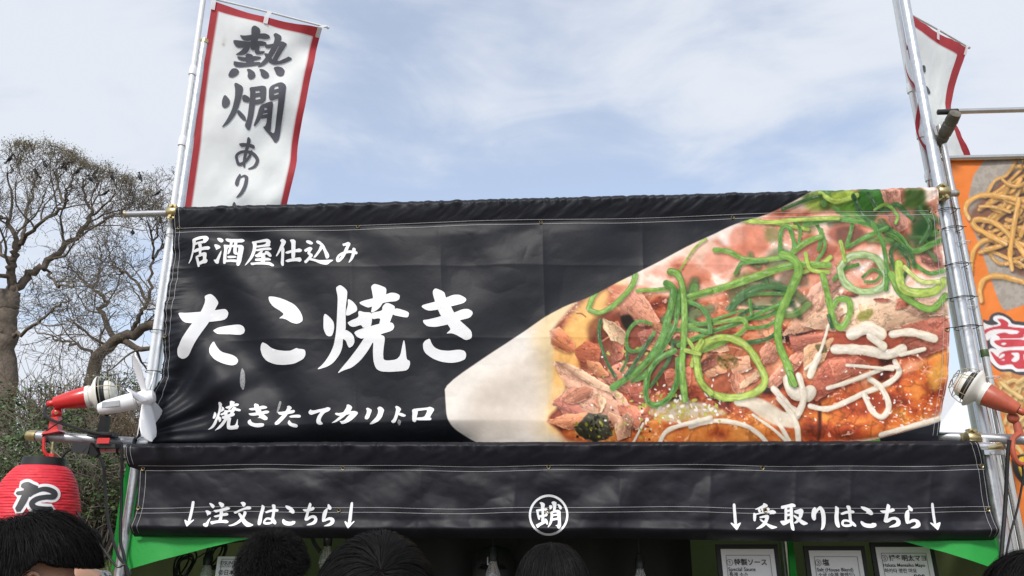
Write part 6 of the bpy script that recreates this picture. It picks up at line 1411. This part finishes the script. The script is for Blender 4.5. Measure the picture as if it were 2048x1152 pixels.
for P in ([(400,245),(480,240),(545,280),(560,310),(540,340),(755,360),(900,365),(930,410),(900,450),(800,445),(690,450),(665,430),(700,400),(600,380),(400,370),(300,400),(250,450),(240,380),(350,345),(450,330),(460,300)], [(385,440),(510,410),(580,440),(700,430),(760,450),(740,490),(540,490),(440,500),(445,470)], [(360,520),(500,500),(610,500),(760,510),(800,545),(760,600),(610,600),(480,610),(400,570)], [(325,660),(345,655),(430,740),(440,690),(500,650),(620,640),(800,650),(900,690),(910,800),(860,875),(690,885),(650,875),(600,815),(460,845),(400,800)]):
    pn.poly(QN(P), rd, .9, .06)
for P in ([(455,565),(490,545),(535,550),(500,582)], [(430,735),(470,690),(515,690),(505,720),(450,750)], [(450,770),(515,755),(500,775)], [(580,680),(690,670),(695,760),(640,800),(585,775),(640,720)], [(740,690),(830,690),(830,780),(750,790)]): pn.poly(QN(P), (.74, .73, .74), .9)
me = mesh_np('cloth', onfront_var(UU, VV, -.105, dn), gridfaces(nu, nv)); setcol(me, pn.c); link('cloth', me, nb, (M['banner2'],))
for u, v in ((1892, 328), (2041, 1056), (2048, 324)):
    g = grommet(Pf(u, v, -.09), nb); g.data = g.data.copy() if u == 1892 else g.data; g.scale = (1.3,) * 3
# white roof of a tent further back on the right
rt = empty('white_tent', (*at(2300, 900, 8)[:2], 0), 'white tent roof seen through the gap beside the right post', 'tent')
c0 = at(1868, 866, 7.0); ez = float(c0[2]); ap = (c0[0] + 1.5, 8.5, ez + 1.0)
q4 = [(c0[0], 7.0, ez), (c0[0] + 3.0, 7.0, ez), (c0[0] + 3.0, 10.0, ez), (c0[0], 10.0, ez)]
MB().add(q4 + [ap], [(0, 1, 4), (1, 2, 4), (2, 3, 4), (3, 0, 4)], False).build('roof', M['white_canvas'], rt)
vd = [(x, y, z - .28) for x, y, z in q4]
MB().add(q4 + vd, [(0, 4, 5, 1), (1, 5, 6, 2), (2, 6, 7, 3), (3, 7, 4, 0)], False).build('valance', M['white_canvas'], rt)
for x, y, z in q4: MB().tube([(x, y, 0), (x, y, z - .01)], .02, 10).build('leg', M['galv'], rt)
# ---------------------------------------------------------------- inside of the stall
fl = Pf(262, 1000, 0.0); frr = Pf(1996, 1000, 0.0)
xl, yl, xr, yr = float(fl[0]), float(fl[1]), float(frr[0]), float(frr[1])
DEP = 2.55
tent = empty('tent_canopy', ((xl + xr) / 2, (yl + yr) / 2 + 1.2, 0), 'green tent canopy with olive walls and a green front valance behind the lower banner', 'tent')
def sheet(name, f, nu, nv, mat, parent, flip=False):
    a, b = np.meshgrid(np.linspace(0, 1, nu), np.linspace(0, 1, nv)); P = f(a.ravel(), b.ravel())
    g = gridfaces(nu, nv); return link(name, mesh_np(name, P, g[:, ::-1] if flip else g), parent, (mat,))
yf = lambda a: yl + (yr - yl) * a
sheet('roof', lambda a, b: np.stack([xl - .02 + (xr - xl + .04) * a, yf(a) + .03 + DEP * b, 2.085 + .10 * np.sin(np.pi * b) * np.sin(np.pi * a) + .004 * fbm(a * 20, b * 20, 3)], 1), 40, 30, M['green_roof'], tent)
sheet('back_wall', lambda a, b: np.stack([xl + (xr - xl) * a, yf(a) + DEP + .02 * np.sin(a * 40) * (.4 + b), 2.07 * (1 - b) + .01], 1), 120, 20, M['olive'], tent)
for k, x in enumerate((xl, xr)):
    sheet('side_wall', lambda a, b: np.stack([x + .012 * np.sin(a * 30) * b - (.012 if k == 0 else -.012), (yl if k == 0 else yr) + .04 + (DEP - .06) * a, 2.07 * (1 - b) + .01], 1), 60, 12, M['olive'], tent)
# valance: deep at the corners, drawn up in the middle
def val(a, b):
    u = 258 + (1993 - 258) * a
    low = np.interp(u, [258, 330, 420, 505, 700, 1600, 1785, 1880, 1985, 1993], [1141, 1120, 1096, 1077, 1040, 1040, 1079, 1104, 1139, 1141])
    v = 925 + (low - 925) * b
    return onfront_var(u, v, -.02, .008 * np.sin(a * 60) * b + .012 * (fbm(a * 30, b * 3, 7) - .5) * b + .035 * b)
sheet('valance', val, 240, 20, M['green'], tent)
sheet('side_valance', lambda a, b: np.stack([np.full_like(a, xl - .035) - .012 * np.sin(b * 3), yl - .0 + .6 * a, 2.075 - (.52 * (1 - .7 * a)) * b], 1), 20, 12, M['green'], tent)
# dark hanging backdrop in the middle
bd = sheet('black_backdrop', lambda a, b: np.stack([-.56 + 1.46 * a, 4.10 + 0 * a + .03 * np.sin(a * 26) * (.3 + b), 2.10 - 2.09 * b], 1), 80, 12, M['black_board'], None)
tag(bd, 'black cloth backdrop hanging in the middle of the stall', 'curtain')
# counter
ct = empty('counter', (.15, 3.75, 0), 'dark serving counter across the stall, below the banners', 'counter')
MB().box((.15, 3.75, .86), (3.1, .5, .04)).build('counter_top', M['concrete'], ct)
MB().box((.15, 3.60, .42), (3.06, .03, .839)).build('front_panel', M['cloth_black'], ct)
for x in (-1.35, 1.65): MB().box((x, 3.80, .42), (.04, .36, .838)).build('end_panel', M['concrete'], ct)

# ---------------------------------------------------------------- menus
def text_mesh(s, size, p, ex, ez_, parent, name, bold=0.0, mat=None):
    c = bpy.data.curves.new('t', 'FONT'); c.body = s; c.size = size; c.offset = bold; c.resolution_u = 3
    o = bpy.data.objects.new('t', c); COL.objects.link(o); bpy.context.view_layer.update()
    me = bpy.data.meshes.new_from_object(o.evaluated_get(bpy.context.evaluated_depsgraph_get()))
    bpy.data.objects.remove(o)
    co = np.zeros(len(me.vertices) * 3, np.float32); me.vertices.foreach_get('co', co); co = co.reshape(-1, 3)
    P = np.asarray(p) + co[:, :1] * np.asarray(ex) + co[:, 1:2] * np.asarray(ez_)
    me.vertices.foreach_set('co', P.astype(np.float32).ravel()); me.update(); me.materials.clear()
    return link(name, me, parent, (mat or M['ink'],))
def menu(label, uL, vT, uR, lines, tilt, off, fr_px, h=.32):
    """paper in a black frame; lines: (text, size px, u offset px, v px, bold)"""
    a, b = Pf(uL, vT, off), Pf(uR, vT, off); wid = np.linalg.norm(b - a); ex = (b - a) / wid
    ez_ = np.array([0, 0, 1.0]) + ex * tilt; ez_ /= np.linalg.norm(ez_); px = wid / (uR - uL); nn = -np.cross(ez_, ex) * -1
    nn = np.cross(ex, ez_); 
    root = empty('menu_board', (a + b) / 2 - ez_ * h, label, 'menu', 'menu sheets hanging in the stall')
    q = lambda x, z, n_: a + ex * x + ez_ * z + nn * n_
    sg = 1 if nn @ (EYE - a) > 0 else -1
    if fr_px:
        f = fr_px * px
        MB().add([q(-f, f, 0), q(wid + f, f, 0), q(wid + f, -h - f, 0), q(-f, -h - f, 0)] + [q(-f, f, -sg * .012), q(wid + f, f, -sg * .012), q(wid + f, -h - f, -sg * .012), q(-f, -h - f, -sg * .012)],
                 [(0, 1, 2, 3), (7, 6, 5, 4), (0, 4, 5, 1), (1, 5, 6, 2), (2, 6, 7, 3), (3, 7, 4, 0)], False).build('frame', M['black_board'], root)
    e = .002 * sg
    MB().add([q(0, 0, e), q(wid, 0, e), q(wid, -h, e), q(0, -h, e)] + [q(0, 0, e * .4), q(wid, 0, e * .4), q(wid, -h, e * .4), q(0, -h, e * .4)], [(0, 1, 2, 3), (7, 6, 5, 4), (0, 4, 5, 1), (1, 5, 6, 2), (2, 6, 7, 3), (3, 7, 4, 0)], False).build('sheet', M['paper'], root)
    m = MB(); mg = .022 * wid / .25; tp = 12 * px if fr_px else 5 * px; lw = .0016
    for (x0, z0, x1, z1_) in ((mg, -tp, wid - mg, -tp), (mg, -tp, mg, -h + tp), (wid - mg, -tp, wid - mg, -h + tp)):
        dx, dz = x1 - x0, z1_ - z0; l = math.hypot(dx, dz); nx, nz_ = -dz / l * lw / 2, dx / l * lw / 2
        m.add([q(x0 + nx, z0 + nz_, e * 2), q(x1 + nx, z1_ + nz_, e * 2), q(x1 - nx, z1_ - nz_, e * 2), q(x0 - nx, z0 - nz_, e * 2)], [(0, 1, 2, 3)], False)
    m.build('rule_lines', M['ink'], root)
    for s, sz, du, v, bd_ in lines:
        text_mesh(s, sz * px, q(du * px, -(v - vT) * px, e * 2.2), ex, ez_, root, 'text_line', bd_ * px)
    return root
OM = -.16
menu('menu sheet headed 1 with the special sauce in a black frame', 1441, 1098, 1547, [('①', 15, 8, 1129, 0), ('特製ソース', 13.2, 24, 1128, .3), ('Special Sauce', 10.2, 11, 1140, .12), ('특제 소스', 9.5, 12, 1150, .12), ('800', 16, 66, 1168, .3)], -.02, OM, 9)
menu('menu sheet headed 3 with salt, between the two other framed sheets', 1617, 1101, 1721, [('③', 15, 8, 1130, 0), ('塩', 13.5, 24, 1129, .3), ('Salt (House Blend)', 9.6, 11, 1141, .12), ('소금 (수제 블렌드)', 9.5, 12, 1151, .12), ('800', 16, 66, 1169, .3)], -.02, OM - .01, 9)
menu('menu sheet headed 5 with mentaiko mayo, nearest the right leg', 1750, 1094, 1858, [('⑤', 15, 7, 1121, 0), ('博多明太マヨ', 12.6, 23, 1120, .25), ('Hakata Mentaiko Mayo', 8.9, 9, 1132, .12), ('하카타 명란 마요', 9.2, 10, 1143, .12), ('900', 15, 66, 1157, .3), ('yen', 8, 90, 1157, .2)], -.03, OM + .01, 9)
menu('white drinks price sheet behind the short haired person', 436, 1113, 540, [('①SUNTORY 生ビール', 9, 6, 1128, .15), ('SUNTORY Draft Beer', 5, 7, 1133, 0), ('②日本酒 180ml', 10.5, 6, 1146, .2), ('Japanese Sake (180ml)', 5, 7, 1151, 0)], .03, OM, 0)

# ---------------------------------------------------------------- bulbs on cords
def bulb(u, v, off, label, s=1.0):
    p = Pf(u, v, off); t = empty('hanging_bulb', p, label, 'light bulb', 'bare bulbs hanging in the stall')
    MB().tube([(p[0], p[1], 2.09), p + [0, 0, .05]], .003, 6).build('cord', M['cable'], t)
    MB().lathe(p, (0, 0, 1), [(0, .019 * s), (.03 * s, .021 * s), (.036 * s, .017 * s), (.058 * s, .013 * s), (.062 * s, .004)], 16).build('socket', M['socket'], t)
    MB().lathe(p, (0, 0, -1), [(0, .014 * s), (.02 * s, .02 * s), (.05 * s, .031 * s), (.075 * s, .033 * s), (.1 * s, .024 * s), (.112 * s, .002)], 20).build('bulb', M['bulb'], t)
    MB().tube([p - [0, 0, .01], p - [0, 0, .045], p - [.008, 0, .06], p - [-.008, 0, .065], p - [0, 0, .05]], .0016, 5).build('filament_stem', M['wire'], t)
bulb(655, 1092, -.35, 'bare bulb hanging just left of the side parted hair')
bulb(415, 1130, -.22, 'bare bulb hanging in front of the coiled cables beside the drinks sheet')
bulb(986, 1122, -.30, 'bare bulb hanging in front of the black cap')
bulb(1280, 1137, -.30, 'bare bulb hanging alone before the black backdrop')
# coils of dark cable
def coil(u, v, off, r, n, label):
    c = Pf(u, v, off); m = MB()
    for k in range(n):
        a = random.uniform(-.6, .6); q = c + [random.uniform(-.02, .02), random.uniform(-.02, .02), random.uniform(-.02, .015)]
        m.tube([q + np.array([math.cos(x) * r * .62 * math.cos(a) + math.sin(x) * r * .25, .015 * math.sin(2 * x), math.sin(x) * r]) for x in np.linspace(0, 6.283, 22)[:-1]], .0042, 6, closed=True)
    m.tube([c + [0, 0, r], (c[0], c[1], 2.08)], .003, 5)
    tag(m.build('cable_coil', M['cable']), label, 'cable coil')
coil(362, 1132, -.25, .052, 5, 'coil of dark cable hanging behind the green valance at left')
coil(430, 1108, -.30, .05, 5, 'bundle of black cable above the drinks sheet')
cable('thin dark cord crossing under the lower banner near the short haired person', [Pf(392, 1117, -.2), Pf(440, 1090, -.2), Pf(480, 1083, -.2), Pf(510, 1077, -.2), Pf(540, 1050, -.2)], .003)
cable('black strap hanging down beside the bulb', [Pf(618, 1060, -.3), Pf(628, 1085, -.3), Pf(640, 1104, -.3)], .009)
# bright green strip between the menus
tag(MB().frustum(Pf(1579, 1075, -.5), Pf(1587, 1160, -.5), (.02, .02), (.03, .02), (0, 1, 0)).build('green_strap', M['green']), 'narrow green strap hanging between the first two framed menus', 'strap')

# ---------------------------------------------------------------- people
def skin_mesh(verts, edges, radii, sub=2):
    me = bpy.data.meshes.new('sk'); me.from_pydata([tuple(map(float, p)) for p in verts], edges, [])
    ob = bpy.data.objects.new('sk', me); COL.objects.link(ob)
    m = ob.modifiers.new('s', 'SKIN'); 
    for i, d in enumerate(me.skin_vertices[0].data):
        r = radii[i]; d.radius = (r, r) if isinstance(r, (int, float)) else r; d.use_root = (i == 0)
    m.use_smooth_shade = True
    s = ob.modifiers.new('d', 'SUBSURF'); s.levels = s.render_levels = sub
    bpy.context.view_layer.update()
    out = bpy.data.meshes.new_from_object(ob.evaluated_get(bpy.context.evaluated_depsgraph_get()))
    bpy.data.objects.remove(ob); return out
def body_skeleton(h, arms='down'):
    k = h / 1.72; V_, E_, R_ = [], [], []
    def add(p, r, par=None):
        V_.append(np.array(p) * k); R_.append(r * k if isinstance(r, (int, float)) else (r[0] * k, r[1] * k))
        if par is not None: E_.append((par, len(V_) - 1))
        return len(V_) - 1
    pel = add((0, 0, .95), (.15, .11)); w = add((0, 0, 1.10), (.14, .10), pel); ch = add((0, -.01, 1.28), (.16, .11), w); sh = add((0, 0, 1.42), (.12, .08), ch)
    nk = add((0, .005, 1.49), .055, sh); hd0 = add((0, .01, 1.545), (.058, .062), nk); hd1 = add((0, .012, 1.60), (.070, .082), hd0); hd2 = add((0, .0, 1.655), (.073, .09), hd1); add((0, 0, 1.695), (.045, .055), hd2)
    for s in (-1, 1):
        a = add((s * .17, 0, 1.41), .058, sh); b = add((s * .22, -.01, 1.14), .042, a); c = add((s * .22, .06, .90), .030, b); d = add((s * .215, .075, .85), (.026, .036), c)
        e = add((s * .21, .085, .79), (.018, .038), d)
        for f, (dx, dy, l) in enumerate(((0, .030, .065), (0, .010, .075), (0, -.010, .07), (0, -.028, .055))):
            g = add((s * .205, .085 + dy, .79 - l * .5), .010, e); add((s * .19, .088 + dy, .79 - l), .0085, g)
        g = add((s * .19, .125, .82), .012, d); add((s * .18, .135, .785), .0095, g)
        t = add((s * .09, 0, .90), .09, pel); kn = add((s * .10, .01, .50), .058, t); an = add((s * .10, -.02, .09), .04, kn); add((s * .11, .12, .035), .034, an)
    return V_, E_, R_
_bod = {}
def person(label, u, vtop, Y, yaw, hair, jacket, trousers, cat='person', lean=0.0, hat=None):
    top = at(float(u), float(vtop), Y); H = float(top[2]) - .018
    root = empty('person', (top[0], top[1], 0), label, cat); 
    rot = np.array([[math.cos(yaw), -math.sin(yaw)], [math.sin(yaw), math.cos(yaw)]])
    def place(me, name, mat, parent=root):
        n_ = len(me.vertices); c = np.zeros(n_ * 3, np.float32); me.vertices.foreach_get('co', c); c = c.reshape(-1, 3).astype(float)
        c[:, :2] = c[:, :2] @ rot.T; c += np.array([top[0], top[1], 0]); me.vertices.foreach_set('co', c.astype(np.float32).ravel()); me.update(); me.materials.clear()
        return link(name, me, parent, (mat,))
    V_, E_, R_ = body_skeleton(H); k = H / 1.72
    me = skin_mesh(V_, E_, R_)
    # face and ears shaped on the body surface
    n_ = len(me.vertices); c = np.zeros(n_ * 3, np.float32); me.vertices.foreach_get('co', c); c = c.reshape(-1, 3)
    hz = c[:, 2] / k; front = (c[:, 1] > .055 * k) & (hz > 1.5) & (hz < 1.7)
    c[:, 1] += k * .022 * np.exp(-((c[:, 0] / k / .014) ** 2 + ((hz - 1.585) / .022) ** 2)) * front
    c[:, 1] -= k * .008 * (np.exp(-(((np.abs(c[:, 0]) / k - .03) / .014) ** 2 + ((hz - 1.612) / .012) ** 2))) * front
    c[:, 1] += k * .006 * np.exp(-((c[:, 0] / k / .022) ** 2 + ((hz - 1.548) / .008) ** 2)) * front
    me.vertices.foreach_set('co', c.ravel())
    bm_v = [v.co.copy() for v in me.vertices]
    ears = MB()
    for s in (-1, 1):
        for i in range(1):
            cx_, cz_ = s * .083 * k, 1.595 * k
            rt_ = Matrix.Rotation(s * .35, 3, 'Z') @ Matrix.Rotation(s * -.18, 3, 'Y')
            ears.ball((cx_, -.008 * k, cz_), (.009 * k, .020 * k, .033 * k), 14, 10, rt_)
            ears.tube([Vector((cx_ + s * .004, -.006 * k, cz_)) + rt_ @ Vector((s * .006, math.cos(q) * .017 * k, math.sin(q) * .03 * k)) for q in np.linspace(-1.9, 2.2, 12)], .0042 * k, 6)
    v0 = [tuple(v) for v in bm_v] + ears.v; f0 = [tuple(p.vertices) for p in me.polygons] + [tuple(i + len(bm_v) for i in f) for f in ears.f]
    me2 = bpy.data.meshes.new('body'); me2.from_pydata(v0, [], f0); me2.update(); me2.polygons.foreach_set('use_smooth', np.ones(len(f0), bool))
    place(me2, 'body', M['skin'])
    # clothes: same skeleton, a little larger
    js = [0, 1, 2, 3] ; nV = len(V_)
    ids = [0, 1, 2, 3]; arms_ = []
    for i, p in enumerate(V_):
        pass
    side = [9, 9 + (nV - 9) // 2]
    jv = [V_[0], V_[1], V_[2], V_[3] + np.array([0, 0, .005])]; jr = [(R_[0][0] + .03, R_[0][1] + .03), (R_[1][0] + .03, R_[1][1] + .03), (R_[2][0] + .03, R_[2][1] + .03), (R_[3][0] + .015, R_[3][1] + .02)]; je = [(0, 1), (1, 2), (2, 3)]
    tv = [V_[0] + np.array([0, 0, .02])]; tr_ = [(R_[0][0] + .012, R_[0][1] + .012)]; te_ = []
    sv = []
    for s0 in side:
        b = len(jv); jv += [V_[s0], V_[s0 + 1], V_[s0 + 2] + np.array([0, 0, .01])]; jr += [R_[s0] + .02, R_[s0 + 1] + .022, R_[s0 + 2] + .018]; je += [(3, b), (b, b + 1), (b + 1, b + 2)]
        l0 = s0 + (nV - 9) // 2 - 4; b = len(tv); tv += [V_[l0], V_[l0 + 1], V_[l0 + 2]]; tr_ += [R_[l0] + .014, R_[l0 + 1] + .022, R_[l0 + 2] + .03]; te_ += [(0, b), (b, b + 1), (b + 1, b + 2)]
        sv.append((V_[l0 + 2], V_[l0 + 3]))
    place(skin_mesh(jv, je, jr), 'jacket', jacket); place(skin_mesh(tv, te_, tr_), 'trousers', trousers)
    for a, b in sv:
        m = MB(); m.tube([(a[0], a[1] - .05, .05), (a[0], a[1], .055), (b[0], b[1] - .02, .05), (b[0], b[1] + .05, .038)], [.042, .05, .048, .03], 12)
        for i, v in enumerate(m.v): m.v[i] = (v[0], v[1], max(v[2], .004))
        place(m.mesh('shoe'), 'shoe', M['cloth_black'])
    # hair
    hc = np.array([0, -.004, 1.615]) * k; er = np.array([.0865, .106, .104]) * k
    part, nstr, length, lift, spread, low = hair['part'], hair['n'], hair['len'], hair.get('lift', .012), hair.get('spread', .1), hair.get('low', 1.75)
    wv_ = np.array(hair.get('whorl', (0, -.25)))
    rs = np.random.default_rng(hair.get('seed', 1))
    # scalp shell
    th_, ph_ = np.meshgrid(np.linspace(0.0, 1.0, 26), np.linspace(0, 2 * np.pi, 49))
    def dirs(thv, phv): return np.stack([np.sin(thv) * np.sin(phv), np.sin(thv) * np.cos(phv), np.cos(thv)], -1)     # ph = 0 looks forward
    def hairline(phv):      # how far down the hair reaches, by direction (0 = face)
        an_ = np.degrees(np.abs((np.asarray(phv) + np.pi) % (2 * np.pi) - np.pi)); fr_, si_, lo_ = hair.get('front', 1.35), hair.get('side', 1.5), low
        return np.interp(an_, [0, 48, 76, 90, 102, 122, 180], [fr_, fr_, si_ + .08, si_, si_ + .22, lo_ - .05, lo_])
    TH = th_ * hairline(ph_); D = dirs(TH, ph_)
    grow = hair.get('bulk', .012) * k
    sh = hc + D * (er + grow * .6 * (1 - th_[..., None] ** 6))
    hm = mesh_np('scalp', sh.reshape(-1, 3), gridfaces(26, 49)[:, ::-1])
    hp = place(hm, 'hair', M['scalp'])
    Vv = []; Ff = []; b = 0
    K = 7
    th0 = np.arccos(1 - rs.random(nstr) * (1 - np.cos(1.62))); ph0 = rs.random(nstr) * 2 * np.pi
    hl = hairline(ph0); th0 = np.minimum(th0, hl - rs.random(nstr) * .35)
    d0 = dirs(th0, ph0)
    if hair.get('bald'):
        wd0 = np.array([wv_[0], wv_[1], 1.0]); wd0 /= np.linalg.norm(wd0); an0 = np.arccos(np.clip(d0 @ wd0, -1, 1))
        k0_ = an0 > hair['bald'] * (.1 + .8 * rs.random(nstr)); th0, ph0, d0, hl = th0[k0_], ph0[k0_], d0[k0_], hl[k0_]; nstr = len(th0)
        m = MB(); e1 = Vector(wd0).orthogonal().normalized(); e2 = Vector(wd0).cross(e1); Pn = []
        for i_ in range(5):
            for j_ in range(16):
                q_ = j_ / 16 * 6.283; a_ = hair['bald'] * .62 * i_ / 4; dd = Vector(wd0) * math.cos(a_) + (e1 * math.cos(q_) + e2 * math.sin(q_)) * math.sin(a_)
                Pn.append(hc + np.array(dd) * (er + grow * .62))
        m.add(Pn, [(i_ * 16 + j_, i_ * 16 + (j_ + 1) % 16, (i_ + 1) * 16 + (j_ + 1) % 16, (i_ + 1) * 16 + j_) for i_ in range(4) for j_ in range(16)])
        place(m.mesh('crown_skin'), 'crown_skin', M['skin'], hp).location = (0, 0, 0)
    if part is not None:       # parting plane: hair falls away from it
        px_ = d0[:, 0] - part; fl_ = np.stack([np.sign(px_) * (.75 + .2 * rs.random(nstr)), wv_[1] + .55 * d0[:, 1] + spread * rs.normal(size=nstr), -.55 * np.ones(nstr)], 1)
    else:
        wd = np.array([wv_[0], wv_[1], 1.0]); wd /= np.linalg.norm(wd)
        fl_ = d0 - wd * (d0 @ wd)[:, None] * 1.0; fl_ /= np.linalg.norm(fl_, axis=1)[:, None] + 1e-3
        sw = np.cross(wd, fl_); fl_ = fl_ + .35 * sw * hair.get('swirl', .5) + spread * rs.normal(size=(nstr, 3)); fl_[:, 2] -= .25
    # clumps: neighbouring strands share a tilt
    cl_ = fbm(ph0 * 5, th0 * 6, 5, 2); fl_ += (cl_[:, None] - .5) * np.array([.5, .5, .2]) * hair.get('clump', 1.0)
    ln = length * k * (.6 + .6 * rs.random(nstr)); lf = lift * k * (.25 + 1.1 * rs.random(nstr) + .8 * (cl_ - .4)) 
    pos = hc + d0 * (er + grow * .65); P = [pos]; cur = pos.copy(); fl_ = fl_ / (np.linalg.norm(fl_, axis=1)[:, None] + 1e-6)
    for s_ in range(K - 1):
        t_ = (s_ + 1) / (K - 1)
        nrm = (cur - hc) / er; nn_ = np.linalg.norm(nrm, axis=1)[:, None]; nrm = nrm / er; nrm /= np.linalg.norm(nrm, axis=1)[:, None]
        fl_[:, 2] -= .16 if hair.get('fall', True) else .03
        tang = fl_ - nrm * np.sum(fl_ * nrm, 1)[:, None] * (.85 if hair.get('fall', True) else .55)
        if hair.get('long'): tang = np.where(((cur[:, 2] < hc[2] - .02 * k) & True)[:, None], np.array([0, 0, -1.0]) + .12 * nrm, tang)
        tang /= np.linalg.norm(tang, axis=1)[:, None] + 1e-6
        q0 = (cur - hc) / er; q0 = q0 / (np.linalg.norm(q0, axis=1)[:, None] + 1e-9); ph_c = np.arctan2(q0[:, 0], q0[:, 1])
        go = np.clip((hairline(ph_c) + .10 - np.arccos(np.clip(q0[:, 2], -1, 1))) / .15, .04, 1)
        if hair.get('long'): go = go * 0 + 1
        cur = cur + tang * (ln / (K - 1) * go)[:, None]
        q = (cur - hc) / er; l_ = np.linalg.norm(q, axis=1)[:, None]; want = 1 + (grow * .75 + lf * math.sin(t_ * 2.2))[:, None] / .09
        top_ok = (cur[:, 2] > hc[2] - .03 * k)[:, None]
        cur = np.where(top_ok | (l_ < 1.03), hc + q / l_ * er * np.maximum(want, np.where(top_ok, 0, 1.03)), cur)
        P.append(cur.copy())
    P = np.stack(P, 1)
    rad = (P - hc); rad /= np.linalg.norm(rad, axis=2)[..., None]; tg = np.gradient(P, axis=1); sd2 = np.cross(tg, rad); sd2 /= np.linalg.norm(sd2, axis=2)[..., None] + 1e-9
    rl = rs.normal(size=(nstr, 1, 1)) * .5; sd2 = sd2 + rad * rl
    wd_ = hair.get('w', .0016) * k * (1 - .85 * np.linspace(0, 1, K) ** 2)[None, :, None]
    Q = np.concatenate([P - sd2 * wd_, P + sd2 * wd_], 1).reshape(-1, 3)
    i = np.arange(K - 1); base = (np.arange(nstr) * 2 * K)[:, None]
    fq = np.stack([i, i + 1, i + 1 + K, i + K], 1)[None] + base[..., None]
    o = place(mesh_np('strands', Q, fq.reshape(-1, 4)), 'hair_strands', M['hair'], hp)
    o.location = (0, 0, 0)
    if hat:
        m = MB(); hh = hc + np.array([0, 0, .012]) * k
        m.lathe(hh, (0, 0, 1), [(-.03, .108 * k), (.03, .108 * k), (.065, .098 * k), (.095, .07 * k), (.108, .02 * k), (.109, .004)], 28, False)
        cap = place(m.mesh('cap'), 'cap', M['cloth_black'])
        m = MB(); Pn = []
        for side in (0, .004):
            for i in range(5):
                for j in range(9):
                    a = (j / 8 - .5) * 2.1; r_ = .100 + .075 * i / 4 * math.cos(a * .62)
                    Pn.append(hh + np.array([math.sin(a) * r_, math.cos(a) * r_, -.026 - .02 * (i / 4) - .02 * (a / 1.05) ** 2 * i / 4 - side]))
        m.add(Pn, [f for i in range(4) for j in range(8) for f in ((i * 9 + j, i * 9 + j + 1, i * 9 + j + 10, i * 9 + j + 9), (45 + i * 9 + j, 45 + i * 9 + j + 9, 45 + i * 9 + j + 10, 45 + i * 9 + j + 1))])
        pk = place(m.mesh('peak'), 'peak', M['cloth_black'], cap); pk.location = (0, 0, 0)
    return root, hc, k, rot, top
person('person with thick tousled black hair in front of the red lantern, ear and cheek showing', 80, 1032, 1.72, R(-52), dict(part=None, n=20000, len=.085, lift=.012, spread=.16, whorl=(.0, -.35), bulk=.026, clump=2.0, low=1.85, side=1.24, front=1.36, seed=3, w=.0004), M['cloth_grey'], M['cloth_navy'])
person('person with short cropped black hair seen from behind, ears showing', 551, 1066, 2.62, R(6), dict(part=None, n=20000, len=.032, lift=.020, spread=.25, whorl=(0, -.5), bulk=.016, fall=False, low=1.85, side=1.42, seed=5, w=.0004, clump=.8), M['cloth_navy'], M['cloth_black'])
person('person with side parted dark hair in the middle left, scalp showing at the crown', 757, 1070, 1.40, R(12), dict(part=None, n=20000, len=.15, lift=.008, spread=.10, whorl=(.02, -1.5), bulk=.022, low=1.8, side=1.6, seed=9, w=.0004, clump=1.8, swirl=.9), M['cloth_black'], M['cloth_grey'])
person('person with long smooth black hair below the octopus emblem', 1103, 1078, 2.12, R(-4), dict(part=None, n=16000, len=.33, lift=.004, spread=.04, whorl=(0, -.1), bulk=.018, low=1.95, side=1.75, long=True, seed=12, w=.00045, clump=.35, swirl=0.0, earcut=0), M['cloth_grey'], M['cloth_navy'])
person('person with black hair cut off by the right edge of the picture', 2062, 1098, 1.75, R(30), dict(part=None, n=12000, len=.09, lift=.008, spread=.16, bulk=.016, seed=15, clump=1.2, w=.0004), M['cloth_navy'], M['cloth_black'])
w_, hc_, k_, rot_, top_ = person('stall worker in a black cap with letters, standing inside the dark stall', 988, 1092, 3.95, R(176), dict(part=None, n=1500, len=.05, lift=.006, bulk=.008, seed=18), M['cloth_black'], M['cloth_black'], hat=True)
# letters on the cap
ct_ = np.array([top_[0], top_[1], 0]) + np.array([*(rot_ @ hc_[:2]), hc_[2]]); fw = np.array([*(rot_ @ np.array([0, 1.0])), 0]); exx = np.array([fw[1], -fw[0], 0]) * -1
lp = ct_ + fw * .111 * k_ + np.array([0, 0, .028])
for s_, dx, dz in (('L', -.026, .006), ('A', -.012, -.006)):
    o = text_mesh(s_, .05, lp + exx * dx + np.array([0, 0, dz]) + fw * (.004 if s_ == 'A' else .002), exx, np.array([0, 0, 1.0]), w_, 'cap_letter', .0006, M['thread'])
# passer-by in patterned clothes, glimpsed between the leg and the cables
person('passer-by in a black and white patterned top, glimpsed beside the left tent leg', 170, 1054, 5.6, R(60), dict(part=None, n=1500, len=.12, bulk=.015, seed=21), M['cloth_pattern'], M['cloth_navy'])
